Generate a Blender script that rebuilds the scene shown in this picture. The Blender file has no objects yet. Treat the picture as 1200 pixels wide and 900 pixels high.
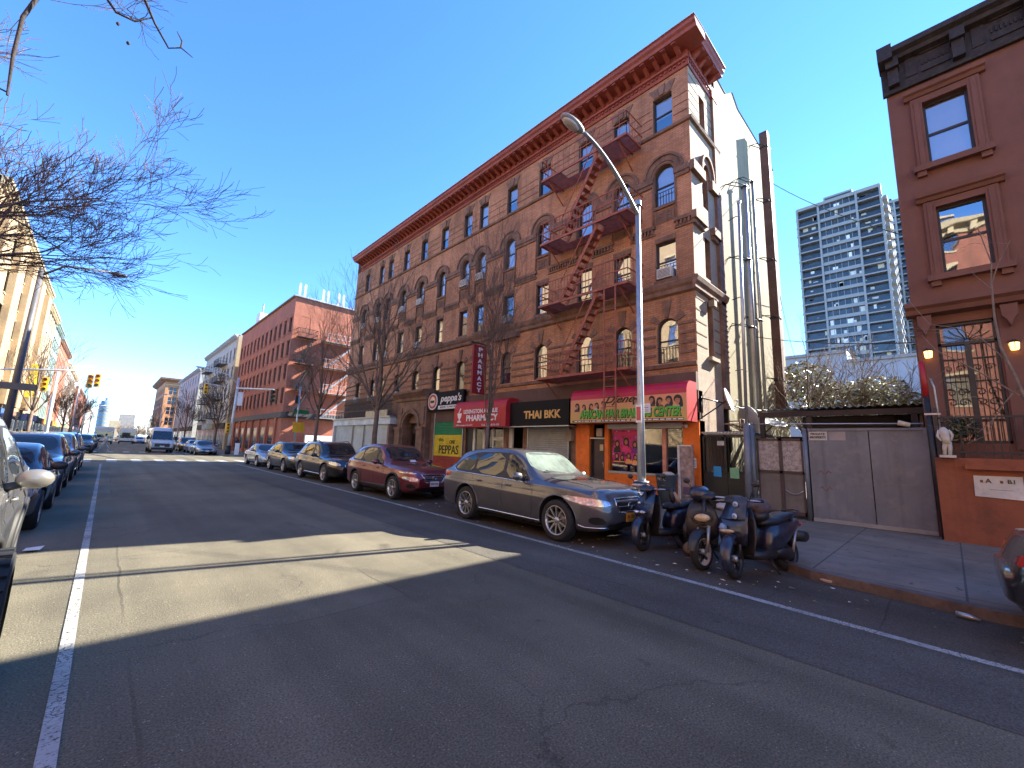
import bpy, bmesh, math, random
from mathutils import Vector, Matrix
from mathutils.bvhtree import BVHTree
PI = math.pi
rnd = random.Random(7)
scene = bpy.context.scene
COL = scene.collection

# ------------------------------------------------------------------ materials
class NT:
    """small helper around a node tree"""
    def __init__(s, name):
        s.m = bpy.data.materials.new(name); s.m.use_nodes = True
        s.t = s.m.node_tree; s.n = s.t.nodes; s.n.clear()
        s.out = s.n.new('ShaderNodeOutputMaterial')
    def add(s, kind, **kw):
        nd = s.n.new(kind)
        for k, v in kw.items():
            if k in nd.inputs.keys(): nd.inputs[k].default_value = v
            else: setattr(nd, k, v)
        return nd
    def ln(s, a, b): s.t.links.new(a, b)

def c4(c): return (c[0], c[1], c[2], 1.0)

def _ramp(nt, fac, c0, c1, p0=0.3, p1=0.7):
    r = nt.add('ShaderNodeValToRGB'); e = r.color_ramp.elements
    e[0].position = p0; e[0].color = c4(c0); e[1].position = p1; e[1].color = c4(c1)
    nt.ln(fac, r.inputs[0]); return r.outputs[0]

def _mix(nt, fac, a, b, mode='MIX'):
    m = nt.add('ShaderNodeMix', data_type='RGBA', blend_type=mode)
    if isinstance(fac, (int, float)): m.inputs[0].default_value = fac
    else: nt.ln(fac, m.inputs[0])
    for i, x in ((6, a), (7, b)):
        if isinstance(x, tuple): m.inputs[i].default_value = c4(x)
        else: nt.ln(x, m.inputs[i])
    return m.outputs[2]

def pm(name, col, rough=0.6, metal=0.0, var=0.25, vs=1.5, bump=0.0, bs=60.0, coat=0.0, spec=0.5, streak=0.0, dirt=None, dirt_amt=0.35, emit=None, es=0.0, fleck=0.0):
    """general painted / stone / fabric surface with uneven tone, vertical streaks and stains"""
    nt = NT(name); b = nt.add('ShaderNodeBsdfPrincipled')
    nt.ln(b.outputs[0], nt.out.inputs[0])
    b.inputs['Metallic'].default_value = metal; b.inputs['Roughness'].default_value = rough
    b.inputs['Specular IOR Level'].default_value = spec
    b.inputs['Coat Weight'].default_value = coat; b.inputs['Coat Roughness'].default_value = 0.04
    tc = nt.add('ShaderNodeTexCoord'); src = tc.outputs['Object']
    n1 = nt.add('ShaderNodeTexNoise', Scale=vs, Detail=6.0, Roughness=0.62); nt.ln(src, n1.inputs[0])
    lo = tuple(x * (1 - var) for x in col); hi = tuple(min(1, x * (1 + var)) for x in col)
    cur = _ramp(nt, n1.outputs[0], lo, hi, 0.32, 0.68)
    if streak:
        mp = nt.add('ShaderNodeMapping'); mp.inputs['Scale'].default_value = (3.0, 3.0, 0.12); nt.ln(src, mp.inputs[0])
        n2 = nt.add('ShaderNodeTexNoise', Scale=2.0, Detail=5.0); nt.ln(mp.outputs[0], n2.inputs[0])
        f = _ramp(nt, n2.outputs[0], (0, 0, 0), (streak, streak, streak), 0.5, 0.75)
        cur = _mix(nt, f, cur, tuple(x * 0.45 for x in col))
    if dirt:
        n3 = nt.add('ShaderNodeTexNoise', Scale=vs * 2.7, Detail=9.0, Roughness=0.7); nt.ln(src, n3.inputs[0])
        f = _ramp(nt, n3.outputs[0], (0, 0, 0), (dirt_amt,) * 3, 0.5, 0.66)
        cur = _mix(nt, f, cur, dirt)
    if fleck:
        n4 = nt.add('ShaderNodeTexNoise', Scale=bs * 1.5, Detail=2.0); nt.ln(src, n4.inputs[0])
        f = _ramp(nt, n4.outputs[0], (1 - fleck,) * 3, (1 + fleck,) * 3, 0.35, 0.65)
        cur = _mix(nt, 1.0, cur, f, 'MULTIPLY')
    nt.ln(cur, b.inputs['Base Color'])
    if bump:
        n5 = nt.add('ShaderNodeTexNoise', Scale=bs, Detail=4.0); nt.ln(src, n5.inputs[0])
        bp = nt.add('ShaderNodeBump', Strength=bump, Distance=0.02); nt.ln(n5.outputs[0], bp.inputs['Height'])
        nt.ln(bp.outputs[0], b.inputs['Normal'])
    if emit:
        b.inputs['Emission Color'].default_value = c4(emit); b.inputs['Emission Strength'].default_value = es
    return nt.m

def brick(name, c1, c2, mortar, bw=0.215, bh=0.075, ms=0.010, var=0.3, rows=None, row_col=None, bump=0.4, rough=0.85, stain=(0.035, 0.022, 0.018), stain_amt=0.5):
    nt = NT(name); b = nt.add('ShaderNodeBsdfPrincipled', Roughness=rough); nt.ln(b.outputs[0], nt.out.inputs[0])
    uv = nt.add('ShaderNodeUVMap')
    br = nt.add('ShaderNodeTexBrick', Scale=1.0); br.inputs['Brick Width'].default_value = bw; br.inputs['Row Height'].default_value = bh
    br.inputs['Mortar Size'].default_value = ms; br.inputs['Mortar Smooth'].default_value = 0.2; br.inputs['Bias'].default_value = -0.1
    br.inputs['Color1'].default_value = c4(c1); br.inputs['Color2'].default_value = c4(c2); br.inputs['Mortar'].default_value = c4(mortar)
    nt.ln(uv.outputs[0], br.inputs[0])
    n1 = nt.add('ShaderNodeTexNoise', Scale=0.45, Detail=7.0, Roughness=0.65); nt.ln(uv.outputs[0], n1.inputs[0])
    f = _ramp(nt, n1.outputs[0], (1 - var,) * 3, (1 + var,) * 3, 0.3, 0.7)
    cur = _mix(nt, 1.0, br.outputs[0], f, 'MULTIPLY')
    mp = nt.add('ShaderNodeMapping'); mp.inputs['Scale'].default_value = (2.2, 0.25, 1); nt.ln(uv.outputs[0], mp.inputs[0])
    n2 = nt.add('ShaderNodeTexNoise', Scale=1.0, Detail=6.0, Roughness=0.7); nt.ln(mp.outputs[0], n2.inputs[0])
    f2 = _ramp(nt, n2.outputs[0], (0, 0, 0), (stain_amt,) * 3, 0.5, 0.72)
    cur = _mix(nt, f2, cur, stain)
    nt.ln(cur, b.inputs['Base Color'])
    bp = nt.add('ShaderNodeBump', Strength=bump, Distance=0.01); nt.ln(br.outputs['Fac'], bp.inputs['Height']); bp.invert = True
    nt.ln(bp.outputs[0], b.inputs['Normal'])
    return nt.m

def glassmat(name, tint=(0.02, 0.03, 0.035), refl=0.25, rough=0.02, through=0.75):
    """window pane: mirror reflection growing at glancing angles over a tinted clear sheet"""
    nt = NT(name)
    g = nt.add('ShaderNodeBsdfGlossy', Roughness=rough); g.inputs[0].default_value = (0.95, 0.97, 1, 1)
    t = nt.add('ShaderNodeBsdfTransparent'); t.inputs[0].default_value = (through, through, through, 1)
    lw = nt.add('ShaderNodeLayerWeight', Blend=0.35)
    mr = nt.add('ShaderNodeMapRange'); mr.inputs['To Min'].default_value = refl; mr.inputs['To Max'].default_value = 0.95
    nt.ln(lw.outputs['Fresnel'], mr.inputs['Value'])
    n = nt.add('ShaderNodeTexNoise', Scale=1.3, Detail=1.0); tc = nt.add('ShaderNodeTexCoord'); nt.ln(tc.outputs['Object'], n.inputs[0])
    bp = nt.add('ShaderNodeBump', Strength=0.10, Distance=0.05); nt.ln(n.outputs[0], bp.inputs['Height']); nt.ln(bp.outputs[0], g.inputs['Normal'])
    mx = nt.add('ShaderNodeMixShader'); nt.ln(mr.outputs[0], mx.inputs[0]); nt.ln(t.outputs[0], mx.inputs[1]); nt.ln(g.outputs[0], mx.inputs[2])
    nt.ln(mx.outputs[0], nt.out.inputs[0]); return nt.m

def emis(name, col, s):
    nt = NT(name); e = nt.add('ShaderNodeEmission', Strength=s); e.inputs[0].default_value = c4(col)
    nt.ln(e.outputs[0], nt.out.inputs[0]); return nt.m

# ------------------------------------------------------------------ objects
def tag(o, label=None, cat=None, group=None, kind=None):
    if label: o['label'] = label
    if cat: o['category'] = cat
    if group: o['group'] = group
    if kind: o['kind'] = kind
    return o

def thing(name, label, cat, loc=(0, 0, 0), rz=0.0, group=None):
    o = bpy.data.objects.new(name, None); COL.objects.link(o)
    o.location = loc; o.rotation_euler = (0, 0, rz); o.empty_display_size = 0.2
    return tag(o, label, cat, group)

def wloc(o):
    v = Vector((0, 0, 0))
    while o is not None: v = v + Vector(o.location); o = o.parent
    return v

class Fr:
    """a vertical working plane: u runs along it, z up, d outward"""
    def __init__(s, o, U, n): s.o = Vector(o); s.U = Vector(U); s.n = Vector(n)
    def __call__(s, u, z, d=0.0):
        return s.o + s.U * u + s.n * d + Vector((0, 0, z))
def FX(x): return Fr((x, 0, 0), (0, 1, 0), (-1, 0, 0))       # faces the street from the right side, u = y
def FL(x): return Fr((x, 0, 0), (0, 1, 0), (1, 0, 0))        # faces the street from the left side
def FY(y): return Fr((0, y, 0), (1, 0, 0), (0, -1, 0))       # faces the camera, u = x

class MB:
    def __init__(s): s.v = []; s.f = []; s.m = []; s.s = []; s.mats = []
    def slot(s, m):
        if m not in s.mats: s.mats.append(m)
        return s.mats.index(m)
    def face(s, pts, m, sm=False):
        i = len(s.v); s.v += [Vector(p) for p in pts]; s.f.append(tuple(range(i, i + len(pts)))); s.m.append(s.slot(m)); s.s.append(sm)
    def grid(s, rows, m, sm=True, closed=False):
        i = len(s.v); n = len(rows[0]); k = s.slot(m)
        for r in rows: s.v += [Vector(p) for p in r]
        for a in range(len(rows) - 1):
            for b in range(n if closed else n - 1):
                c = (b + 1) % n
                s.f.append((i + a * n + b, i + a * n + c, i + (a + 1) * n + c, i + (a + 1) * n + b)); s.m.append(k); s.s.append(sm)
    def hexa(s, p, m):
        """p: 8 points, bottom 4 then top 4"""
        i = len(s.v); s.v += [Vector(q) for q in p]; k = s.slot(m)
        for f in ((3, 2, 1, 0), (4, 5, 6, 7), (0, 1, 5, 4), (1, 2, 6, 5), (2, 3, 7, 6), (3, 0, 4, 7)):
            s.f.append(tuple(i + a for a in f)); s.m.append(k); s.s.append(False)
    def box(s, x0, x1, y0, y1, z0, z1, m):
        s.hexa([(x0, y0, z0), (x1, y0, z0), (x1, y1, z0), (x0, y1, z0), (x0, y0, z1), (x1, y0, z1), (x1, y1, z1), (x0, y1, z1)], m)
    def fbox(s, fr, u0, u1, z0, z1, d0, d1, m):
        s.hexa([fr(u0, z0, d0), fr(u1, z0, d0), fr(u1, z0, d1), fr(u0, z0, d1), fr(u0, z1, d0), fr(u1, z1, d0), fr(u1, z1, d1), fr(u0, z1, d1)], m)
    def fprism(s, fr, poly, d0, d1, m, sm=False):
        """poly of (u,z) extruded between depths d0 and d1"""
        a = [fr(u, z, d0) for u, z in poly]; b = [fr(u, z, d1) for u, z in poly]
        s.face(a, m); s.face(b[::-1], m); n = len(poly)
        for i in range(n):
            j = (i + 1) % n; s.face([a[i], a[j], b[j], b[i]], m, sm)
    def sweep(s, fr, prof, u0, u1, m, sm=False, cap=True):
        """prof of (d,z) swept along u"""
        a = [fr(u0, z, d) for d, z in prof]; b = [fr(u1, z, d) for d, z in prof]; n = len(prof)
        for i in range(n):
            j = (i + 1) % n; s.face([a[i], a[j], b[j], b[i]], m, sm)
        if cap: s.face(a, m); s.face(b[::-1], m)
    def beam(s, a, b, w, h, m, up=(0, 0, 1)):
        a = Vector(a); b = Vector(b); d = (b - a).normalized(); up = Vector(up)
        if abs(d.dot(up)) > 0.98: up = Vector((1, 0, 0))
        r = d.cross(up).normalized() * (w / 2); u = r.cross(d).normalized() * (h / 2)
        s.hexa([a - r - u, a + r - u, b + r - u, b - r - u, a - r + u, a + r + u, b + r + u, b - r + u], m)
    def tube(s, pts, r, m, n=8, cap=True):
        pts = [Vector(p) for p in pts]; R = r if isinstance(r, (list, tuple)) else [r] * len(pts)
        rows = []; prev = None
        for i, p in enumerate(pts):
            d = (pts[min(i + 1, len(pts) - 1)] - pts[max(i - 1, 0)])
            if d.length < 1e-9: d = Vector((0, 0, 1))
            d.normalize()
            if prev is None:
                x = d.cross(Vector((0, 0, 1)) if abs(d.z) < 0.9 else Vector((1, 0, 0))).normalized()
            else:
                x = prev - d * prev.dot(d)
                x = x.normalized() if x.length > 1e-6 else d.orthogonal().normalized()
            prev = x; y = d.cross(x)
            rows.append([p + (x * math.cos(2 * PI * k / n) + y * math.sin(2 * PI * k / n)) * R[i] for k in range(n)])
        s.grid(rows, m, True, True)
        if cap: s.face(rows[0][::-1], m); s.face(rows[-1], m)
    def lathe(s, c, prof, m, n=24, axis='z', sm=True, mats=None):
        """prof of (r,h) around an axis through c"""
        c = Vector(c); rows = []
        for r, h in prof:
            row = []
            for k in range(n):
                a = 2 * PI * k / n; p = (r * math.cos(a), r * math.sin(a), h)
                if axis == 'x': p = (p[2], p[0], p[1])
                elif axis == 'y': p = (p[0], p[2], p[1])
                row.append(c + Vector(p))
            rows.append(row)
        if mats is None: s.grid(rows, m, sm, True)
        else:
            for i in range(len(rows) - 1): s.grid(rows[i:i + 2], mats[i], sm, True)
    def ell(s, c, r, m, n=12, k=8, rot=None, jit=0):
        c = Vector(c); rows = []
        for i in range(k + 1):
            t = PI * i / k; row = []
            for j in range(n):
                a = 2 * PI * j / n
                p = Vector((r[0] * math.sin(t) * math.cos(a), r[1] * math.sin(t) * math.sin(a), r[2] * math.cos(t)))
                if jit: p *= 1 + rnd.uniform(-jit, jit)
                if rot: p = rot @ p
                row.append(c + p)
            rows.append(row)
        s.grid(rows, m, True, True)
    def mesh(s, name, off=Vector((0, 0, 0)), recalc=True):
        me = bpy.data.meshes.new(name)
        me.from_pydata([tuple(v - off) for v in s.v], [], s.f)
        for m in s.mats: me.materials.append(m)
        me.polygons.foreach_set('material_index', s.m); me.polygons.foreach_set('use_smooth', s.s)
        uv = me.uv_layers.new(name='UVMap'); dat = [0.0] * (2 * len(me.loops)); li = 0
        for f in s.f:
            a, b, c = s.v[f[0]], s.v[f[1]], s.v[f[2]]
            n = (b - a).cross(c - a)
            if n.length < 1e-9 and len(f) > 3: n = (c - a).cross(s.v[f[3]] - a)
            ax, ay, az = abs(n.x), abs(n.y), abs(n.z)
            for i in f:
                p = s.v[i]
                if ax >= ay and ax >= az: q = (p.y, p.z)
                elif ay >= az: q = (p.x, p.z)
                else: q = (p.x, p.y)
                dat[li] = q[0]; dat[li + 1] = q[1]; li += 2
        uv.data.foreach_set('uv', dat)
        if recalc:
            bm = bmesh.new(); bm.from_mesh(me); bmesh.ops.remove_doubles(bm, verts=bm.verts, dist=1e-5) if any(s.s) else None
            bmesh.ops.recalc_face_normals(bm, faces=bm.faces); bm.to_mesh(me); bm.free()
        me.update(); return me
    def build(s, name, parent=None, local=False, recalc=True, org=None):
        if not s.v: return None
        if parent is not None: off = Vector((0, 0, 0)) if local else wloc(parent)
        elif org is not None: off = Vector(org)
        else:
            xs = [v.x for v in s.v]; ys = [v.y for v in s.v]
            off = Vector(((min(xs) + max(xs)) / 2, (min(ys) + max(ys)) / 2, min(v.z for v in s.v)))
        o = bpy.data.objects.new(name, s.mesh(name, off, recalc)); COL.objects.link(o)
        if parent is not None: o.parent = parent
        else: o.location = off
        return o

def one(name, mb, label, cat, group=None, **kw):
    return tag(mb.build(name, **kw), label, cat, group)
def struct(name, mb): return tag(mb.build(name, org=(0, 0, 0)), kind='structure')

def copy_tree(o, parent=None):
    c = o.copy(); COL.objects.link(c)
    if parent is not None: c.parent = parent
    for ch in list(o.children): copy_tree(ch, c)
    return c

def text_mb(mb, txt, fr, u, z, size, d, mat, align='CENTER', shear=0.0, bold=0.0, sx=1.0, depth=0.012, flip=False, spacing=1.0, fit=None):
    """solid lettering laid on a working plane at outward depth d; flip when u runs right-to-left as seen"""
    cu = bpy.data.curves.new('lettering', 'FONT'); cu.body = txt; cu.size = size; cu.align_x = align; cu.align_y = 'CENTER'
    cu.shear = shear; cu.offset = bold; cu.extrude = depth / 2; cu.space_character = spacing; cu.resolution_u = 3
    o = bpy.data.objects.new('lettering', cu); COL.objects.link(o)
    dg = bpy.context.evaluated_depsgraph_get(); me = bpy.data.meshes.new_from_object(o.evaluated_get(dg))
    xs = [v.co.x for v in me.vertices]; zs = [v.co.y for v in me.vertices]
    k = sx; kz = 1.0
    if fit and xs: k = fit[0] / (max(xs) - min(xs)); kz = fit[1] / (max(zs) - min(zs)) if fit[1] else 1.0
    zc = (max(zs) + min(zs)) / 2 if xs else 0
    base = len(mb.v); sl = mb.slot(mat)
    for v in me.vertices:
        x = v.co.x * k * (-1 if flip else 1)
        mb.v.append(fr(u + x, z + (v.co.y - zc) * kz, d + depth / 2 + v.co.z))
    for p in me.polygons:
        mb.f.append(tuple(base + i for i in p.vertices)); mb.m.append(sl); mb.s.append(False)
    bpy.data.objects.remove(o); bpy.data.curves.remove(cu); bpy.data.meshes.remove(me)

# ------------------------------------------------------------------ material library
M = {}
def gloss(n, c, r=0.25, **k): M[n] = pm(n, c, r, var=0.05, **k); return M[n]
M['stone'] = pm('brownstone', (0.23, 0.135, 0.09), 0.85, var=0.35, vs=2.0, bump=0.5, bs=30, streak=0.5, dirt=(0.045, 0.03, 0.025))
M['brick_main'] = brick('orange_brown_brick', (0.55, 0.265, 0.13), (0.42, 0.18, 0.085), (0.28, 0.17, 0.11), var=0.34)
M['cream_brick'] = brick('cream_painted_brick', (0.36, 0.30, 0.20), (0.32, 0.265, 0.18), (0.42, 0.33, 0.26), var=0.1, stain_amt=0.2, stain=(0.3, 0.2, 0.15))
M['pink_render'] = pm('pinkish_render', (0.44, 0.33, 0.25), 0.9, var=0.2, vs=2, bump=0.4, bs=20, dirt=(0.28, 0.16, 0.10))
M['beige_render'] = pm('beige_render', (0.33, 0.29, 0.18), 0.92, var=0.14, vs=0.8, bump=0.5, bs=14, streak=0.35, dirt=(0.36, 0.32, 0.22), dirt_amt=0.5)
M['cornice_red'] = pm('red_painted_metal_cornice', (0.30, 0.075, 0.050), 0.6, var=0.2, vs=1.2, streak=0.4)
M['roof'] = pm('tar_roof', (0.06, 0.06, 0.065), 0.9, bump=0.4)
M['silver_edge'] = pm('roof_edge_flashing', (0.5, 0.5, 0.5), 0.4, metal=0.6)
M['escape'] = pm('red_oxide_iron', (0.36, 0.105, 0.06), 0.6, var=0.3, vs=5, dirt=(0.10, 0.03, 0.02))
M['black_iron'] = pm('black_iron', (0.018, 0.018, 0.02), 0.5)
M['sash'] = pm('dark_window_sash', (0.035, 0.032, 0.03), 0.5)
M['white_paint'] = pm('white_paint', (0.75, 0.75, 0.72), 0.6, var=0.08, dirt=(0.35, 0.33, 0.3), dirt_amt=0.25)
M['room'] = pm('dark_room_backing', (0.035, 0.033, 0.03), 0.9)  # flat dark backing; the unlit room is painted as colour
M['blind_white'] = pm('white_roller_blind', (0.84, 0.85, 0.87), 0.8, var=0.08)
M['blind_cream'] = pm('cream_curtain', (0.62, 0.56, 0.42), 0.8, var=0.2, vs=6)
M['curtain_red'] = pm('red_curtain', (0.45, 0.02, 0.03), 0.8)
M['curtain_purple'] = pm('lilac_curtain', (0.35, 0.30, 0.45), 0.8)
M['pane'] = glassmat('window_glass', refl=0.30)
M['shop_pane'] = glassmat('shop_glass', refl=0.10, through=0.8)
M['ac'] = pm('air_conditioner_case', (0.62, 0.61, 0.56), 0.5, dirt=(0.3, 0.28, 0.24))
M['grille_dark'] = pm('dark_vent', (0.05, 0.05, 0.05), 0.6)
M['galv'] = pm('galvanised_steel', (0.42, 0.44, 0.45), 0.42, metal=0.65, var=0.12, vs=3, dirt=(0.25, 0.25, 0.25))
M['shutter'] = pm('grey_roll_shutter', (0.36, 0.38, 0.38), 0.5, metal=0.25, var=0.12, dirt=(0.2, 0.2, 0.19))
M['shutter_pale'] = pm('pale_roll_shutter', (0.52, 0.55, 0.50), 0.55, var=0.12, dirt=(0.3, 0.3, 0.27))
M['orange'] = pm('orange_paint', (0.85, 0.19, 0.02), 0.5, var=0.12, vs=2, streak=0.25, dirt=(0.42, 0.10, 0.03), dirt_amt=0.5)
M['black_sign'] = pm('black_sign_face', (0.008, 0.008, 0.009), 0.6, spec=0.2)
M['brown_fascia'] = pm('dark_brown_fascia', (0.12, 0.065, 0.052), 0.7, var=0.2, streak=0.3)
M['asphalt_patch'] = None
M['concrete'] = pm('concrete', (0.33, 0.32, 0.30), 0.9, var=0.18, vs=2, bump=0.3, bs=60, dirt=(0.18, 0.17, 0.16))
M['rubber'] = pm('rubber', (0.016, 0.016, 0.017), 0.75, var=0.2, bump=0.2, bs=90)
M['black_plastic'] = pm('black_plastic', (0.02, 0.02, 0.022), 0.5)
M['chrome'] = pm('chrome', (0.75, 0.75, 0.76), 0.12, metal=1.0, var=0.02)
M['alloy'] = pm('alloy_wheel', (0.5, 0.5, 0.51), 0.3, metal=0.85, var=0.05)
M['bark'] = pm('grey_brown_bark', (0.15, 0.105, 0.078), 0.9, var=0.35, vs=8, bump=0.7, bs=30)
M['bark_pale'] = pm('pale_twig_bark', (0.22, 0.17, 0.13), 0.85, var=0.25, vs=8, bump=0.4, bs=30)
# ------------------------------------------------------------------ ground, road, pavements
KERB = [(-70, 6.8), (-6, 6.85), (0, 7.1), (1.5, 7.34), (2.4, 7.9), (4, 8.2), (5.5, 8.38), (8, 8.45), (32.7, 8.45)]
LINE_R = [(-70, 5.3), (-5, 5.45), (0.2, 5.64), (2.2, 5.80), (8, 6.08), (15, 6.30), (30, 6.6), (34, 6.65)]
KL = -2.9         # left kerb
def lerp_line(pts, y):
    if y <= pts[0][0]: return pts[0][1]
    for (a, b), (c, d) in zip(pts, pts[1:]):
        if y <= c: return b + (d - b) * (y - a) / (c - a)
    return pts[-1][1]
def flat(name, polys, z, mat):
    mb = MB()
    for p in polys: mb.face([(x, y, z) for x, y in p], mat)
    return struct(name, mb)

def asphalt(name, base, crack=0.6, warm=0.0):
    nt = NT(name); b = nt.add('ShaderNodeBsdfPrincipled', Roughness=0.88); b.inputs['Specular IOR Level'].default_value = 0.35
    nt.ln(b.outputs[0], nt.out.inputs[0]); tc = nt.add('ShaderNodeTexCoord'); P = tc.outputs['Object']
    n1 = nt.add('ShaderNodeTexNoise', Scale=0.35, Detail=8.0, Roughness=0.62); nt.ln(P, n1.inputs[0])
    cur = _ramp(nt, n1.outputs[0], tuple(x * 0.70 for x in base), tuple(x * 1.28 for x in base), 0.32, 0.68)
    mp = nt.add('ShaderNodeMapping'); mp.inputs['Scale'].default_value = (1.6, 0.06, 1); nt.ln(P, mp.inputs[0])
    n2 = nt.add('ShaderNodeTexNoise', Scale=1.0, Detail=5.0); nt.ln(mp.outputs[0], n2.inputs[0])
    f = _ramp(nt, n2.outputs[0], (0.72,) * 3, (1.18,) * 3, 0.3, 0.7); cur = _mix(nt, 1.0, cur, f, 'MULTIPLY')
    n3 = nt.add('ShaderNodeTexNoise', Scale=70.0, Detail=3.0, Roughness=0.7); nt.ln(P, n3.inputs[0])
    f = _ramp(nt, n3.outputs[0], (0.5,) * 3, (1.75,) * 3, 0.32, 0.70); cur = _mix(nt, 1.0, cur, f, 'MULTIPLY')
    vo = nt.add('ShaderNodeTexVoronoi', Scale=38.0); nt.ln(P, vo.inputs[0])
    f = _ramp(nt, vo.outputs[0], (1, 1, 1), (0, 0, 0), 0.09, 0.2)
    n6 = nt.add('ShaderNodeTexNoise', Scale=9.0, Detail=2.0); nt.ln(P, n6.inputs[0])
    m6 = _ramp(nt, n6.outputs[0], (0, 0, 0), (0.8,) * 3, 0.45, 0.62)
    cur = _mix(nt, _mix(nt, 1.0, f, m6, 'MULTIPLY'), cur, tuple(x * 3.8 for x in base))
    # older square-cut repairs of a different mix
    bk = nt.add('ShaderNodeTexBrick', Scale=1.0, offset=0.37, squash=1.6, squash_frequency=3); bk.inputs['Brick Width'].default_value = 3.7; bk.inputs['Row Height'].default_value = 2.3
    bk.inputs['Mortar Size'].default_value = 0.012; bk.inputs['Color1'].default_value = (0.80, 0.80, 0.80, 1); bk.inputs['Color2'].default_value = (1.12, 1.12, 1.12, 1); bk.inputs['Mortar'].default_value = (0.45, 0.45, 0.45, 1); bk.inputs['Bias'].default_value = 0.25
    mpb = nt.add('ShaderNodeMapping'); mpb.inputs['Rotation'].default_value = (0, 0, 1.5708); mpb.inputs['Location'].default_value = (0.7, 1.9, 0)
    wb = nt.add('ShaderNodeVectorMath', operation='MULTIPLY_ADD'); wb.inputs[1].default_value = (0.12, 0.12, 0); wn = nt.add('ShaderNodeTexNoise', Scale=1.2, Detail=4.0); nt.ln(P, wn.inputs[0]); nt.ln(wn.outputs['Color'], wb.inputs[0]); nt.ln(P, wb.inputs[2])
    nt.ln(wb.outputs[0], mpb.inputs[0]); nt.ln(mpb.outputs[0], bk.inputs[0])
    nm = nt.add('ShaderNodeTexNoise', Scale=0.22, Detail=2.0); nt.ln(P, nm.inputs[0])
    mk = _ramp(nt, nm.outputs[0], (0, 0, 0), (0.75,) * 3, 0.50, 0.58); cur = _mix(nt, mk, cur, _mix(nt, 1.0, cur, bk.outputs[0], 'MULTIPLY'))
    # wandering cracks
    dn = nt.add('ShaderNodeTexNoise', Scale=0.9, Detail=6.0, Roughness=0.6); nt.ln(P, dn.inputs[0])
    va = nt.add('ShaderNodeVectorMath', operation='MULTIPLY_ADD'); nt.ln(dn.outputs['Color'], va.inputs[0]); va.inputs[1].default_value = (1.5, 1.5, 0); nt.ln(P, va.inputs[2])
    vc = nt.add('ShaderNodeTexVoronoi', feature='DISTANCE_TO_EDGE', Scale=0.33); nt.ln(va.outputs[0], vc.inputs[0])
    cr = _ramp(nt, vc.outputs['Distance'], (crack,) * 3, (0, 0, 0), 0.001, 0.005)
    n4 = nt.add('ShaderNodeTexNoise', Scale=0.5, Detail=4.0); mp4 = nt.add('ShaderNodeMapping'); mp4.inputs['Location'].default_value = (11, 4, 0)
    nt.ln(P, mp4.inputs[0]); nt.ln(mp4.outputs[0], n4.inputs[0])
    m4 = _ramp(nt, n4.outputs[0], (0, 0, 0), (0.75,) * 3, 0.44, 0.56)
    cf = _mix(nt, 1.0, cr, m4, 'MULTIPLY'); cur = _mix(nt, cf, cur, (0.012, 0.012, 0.013))
    # oil and tar spots
    n5 = nt.add('ShaderNodeTexNoise', Scale=3.5, Detail=4.0, Roughness=0.5); nt.ln(P, n5.inputs[0])
    f5 = _ramp(nt, n5.outputs[0], (0, 0, 0), (0.5,) * 3, 0.68, 0.76); cur = _mix(nt, f5, cur, tuple(x * 0.35 for x in base))
    nt.ln(cur, b.inputs['Base Color'])
    ad = nt.add('ShaderNodeMath', operation='SUBTRACT'); nt.ln(n3.outputs[0], ad.inputs[0]); nt.ln(cf, ad.inputs[1])
    bp = nt.add('ShaderNodeBump', Strength=0.5, Distance=0.012); nt.ln(ad.outputs[0], bp.inputs['Height']); nt.ln(bp.outputs[0], b.inputs['Normal'])
    return nt.m
M['asphalt'] = asphalt('worn_asphalt', (0.122, 0.108, 0.074))
M['asphalt_dark'] = asphalt('newer_asphalt', (0.082, 0.074, 0.058), 0.4)
M['asphalt_gutter'] = asphalt('dirty_gutter_asphalt', (0.080, 0.066, 0.052), 0.6)

def paving(name, base, w, h, joint=(0.08, 0.075, 0.07)):
    nt = NT(name); b = nt.add('ShaderNodeBsdfPrincipled', Roughness=0.9); nt.ln(b.outputs[0], nt.out.inputs[0])
    tc = nt.add('ShaderNodeTexCoord'); P = tc.outputs['Object']
    br = nt.add('ShaderNodeTexBrick', Scale=1.0, offset=0.0); br.inputs['Brick Width'].default_value = w; br.inputs['Row Height'].default_value = h
    br.inputs['Mortar Size'].default_value = 0.012; br.inputs['Color1'].default_value = c4(base); br.inputs['Color2'].default_value = c4(tuple(x * 0.84 for x in base))
    br.inputs['Mortar'].default_value = c4(joint); nt.ln(P, br.inputs[0])
    n1 = nt.add('ShaderNodeTexNoise', Scale=1.1, Detail=9.0, Roughness=0.7); nt.ln(P, n1.inputs[0])
    f = _ramp(nt, n1.outputs[0], (0.62,) * 3, (1.25,) * 3, 0.3, 0.7); cur = _mix(nt, 1.0, br.outputs[0], f, 'MULTIPLY')
    n5 = nt.add('ShaderNodeTexNoise', Scale=7.0, Detail=3.0); nt.ln(P, n5.inputs[0])
    f5 = _ramp(nt, n5.outputs[0], (0, 0, 0), (0.7,) * 3, 0.66, 0.70); cur = _mix(nt, f5, cur, (0.05, 0.048, 0.045))
    nt.ln(cur, b.inputs['Base Color'])
    n3 = nt.add('ShaderNodeTexNoise', Scale=70.0, Detail=3.0); nt.ln(P, n3.inputs[0])
    bp = nt.add('ShaderNodeBump', Strength=0.3, Distance=0.01); nt.ln(n3.outputs[0], bp.inputs['Height']); nt.ln(bp.outputs[0], b.inputs['Normal'])
    return nt.m
M['paving'] = paving('concrete_flags', (0.225, 0.185, 0.145), 1.5, 1.5)
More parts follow.
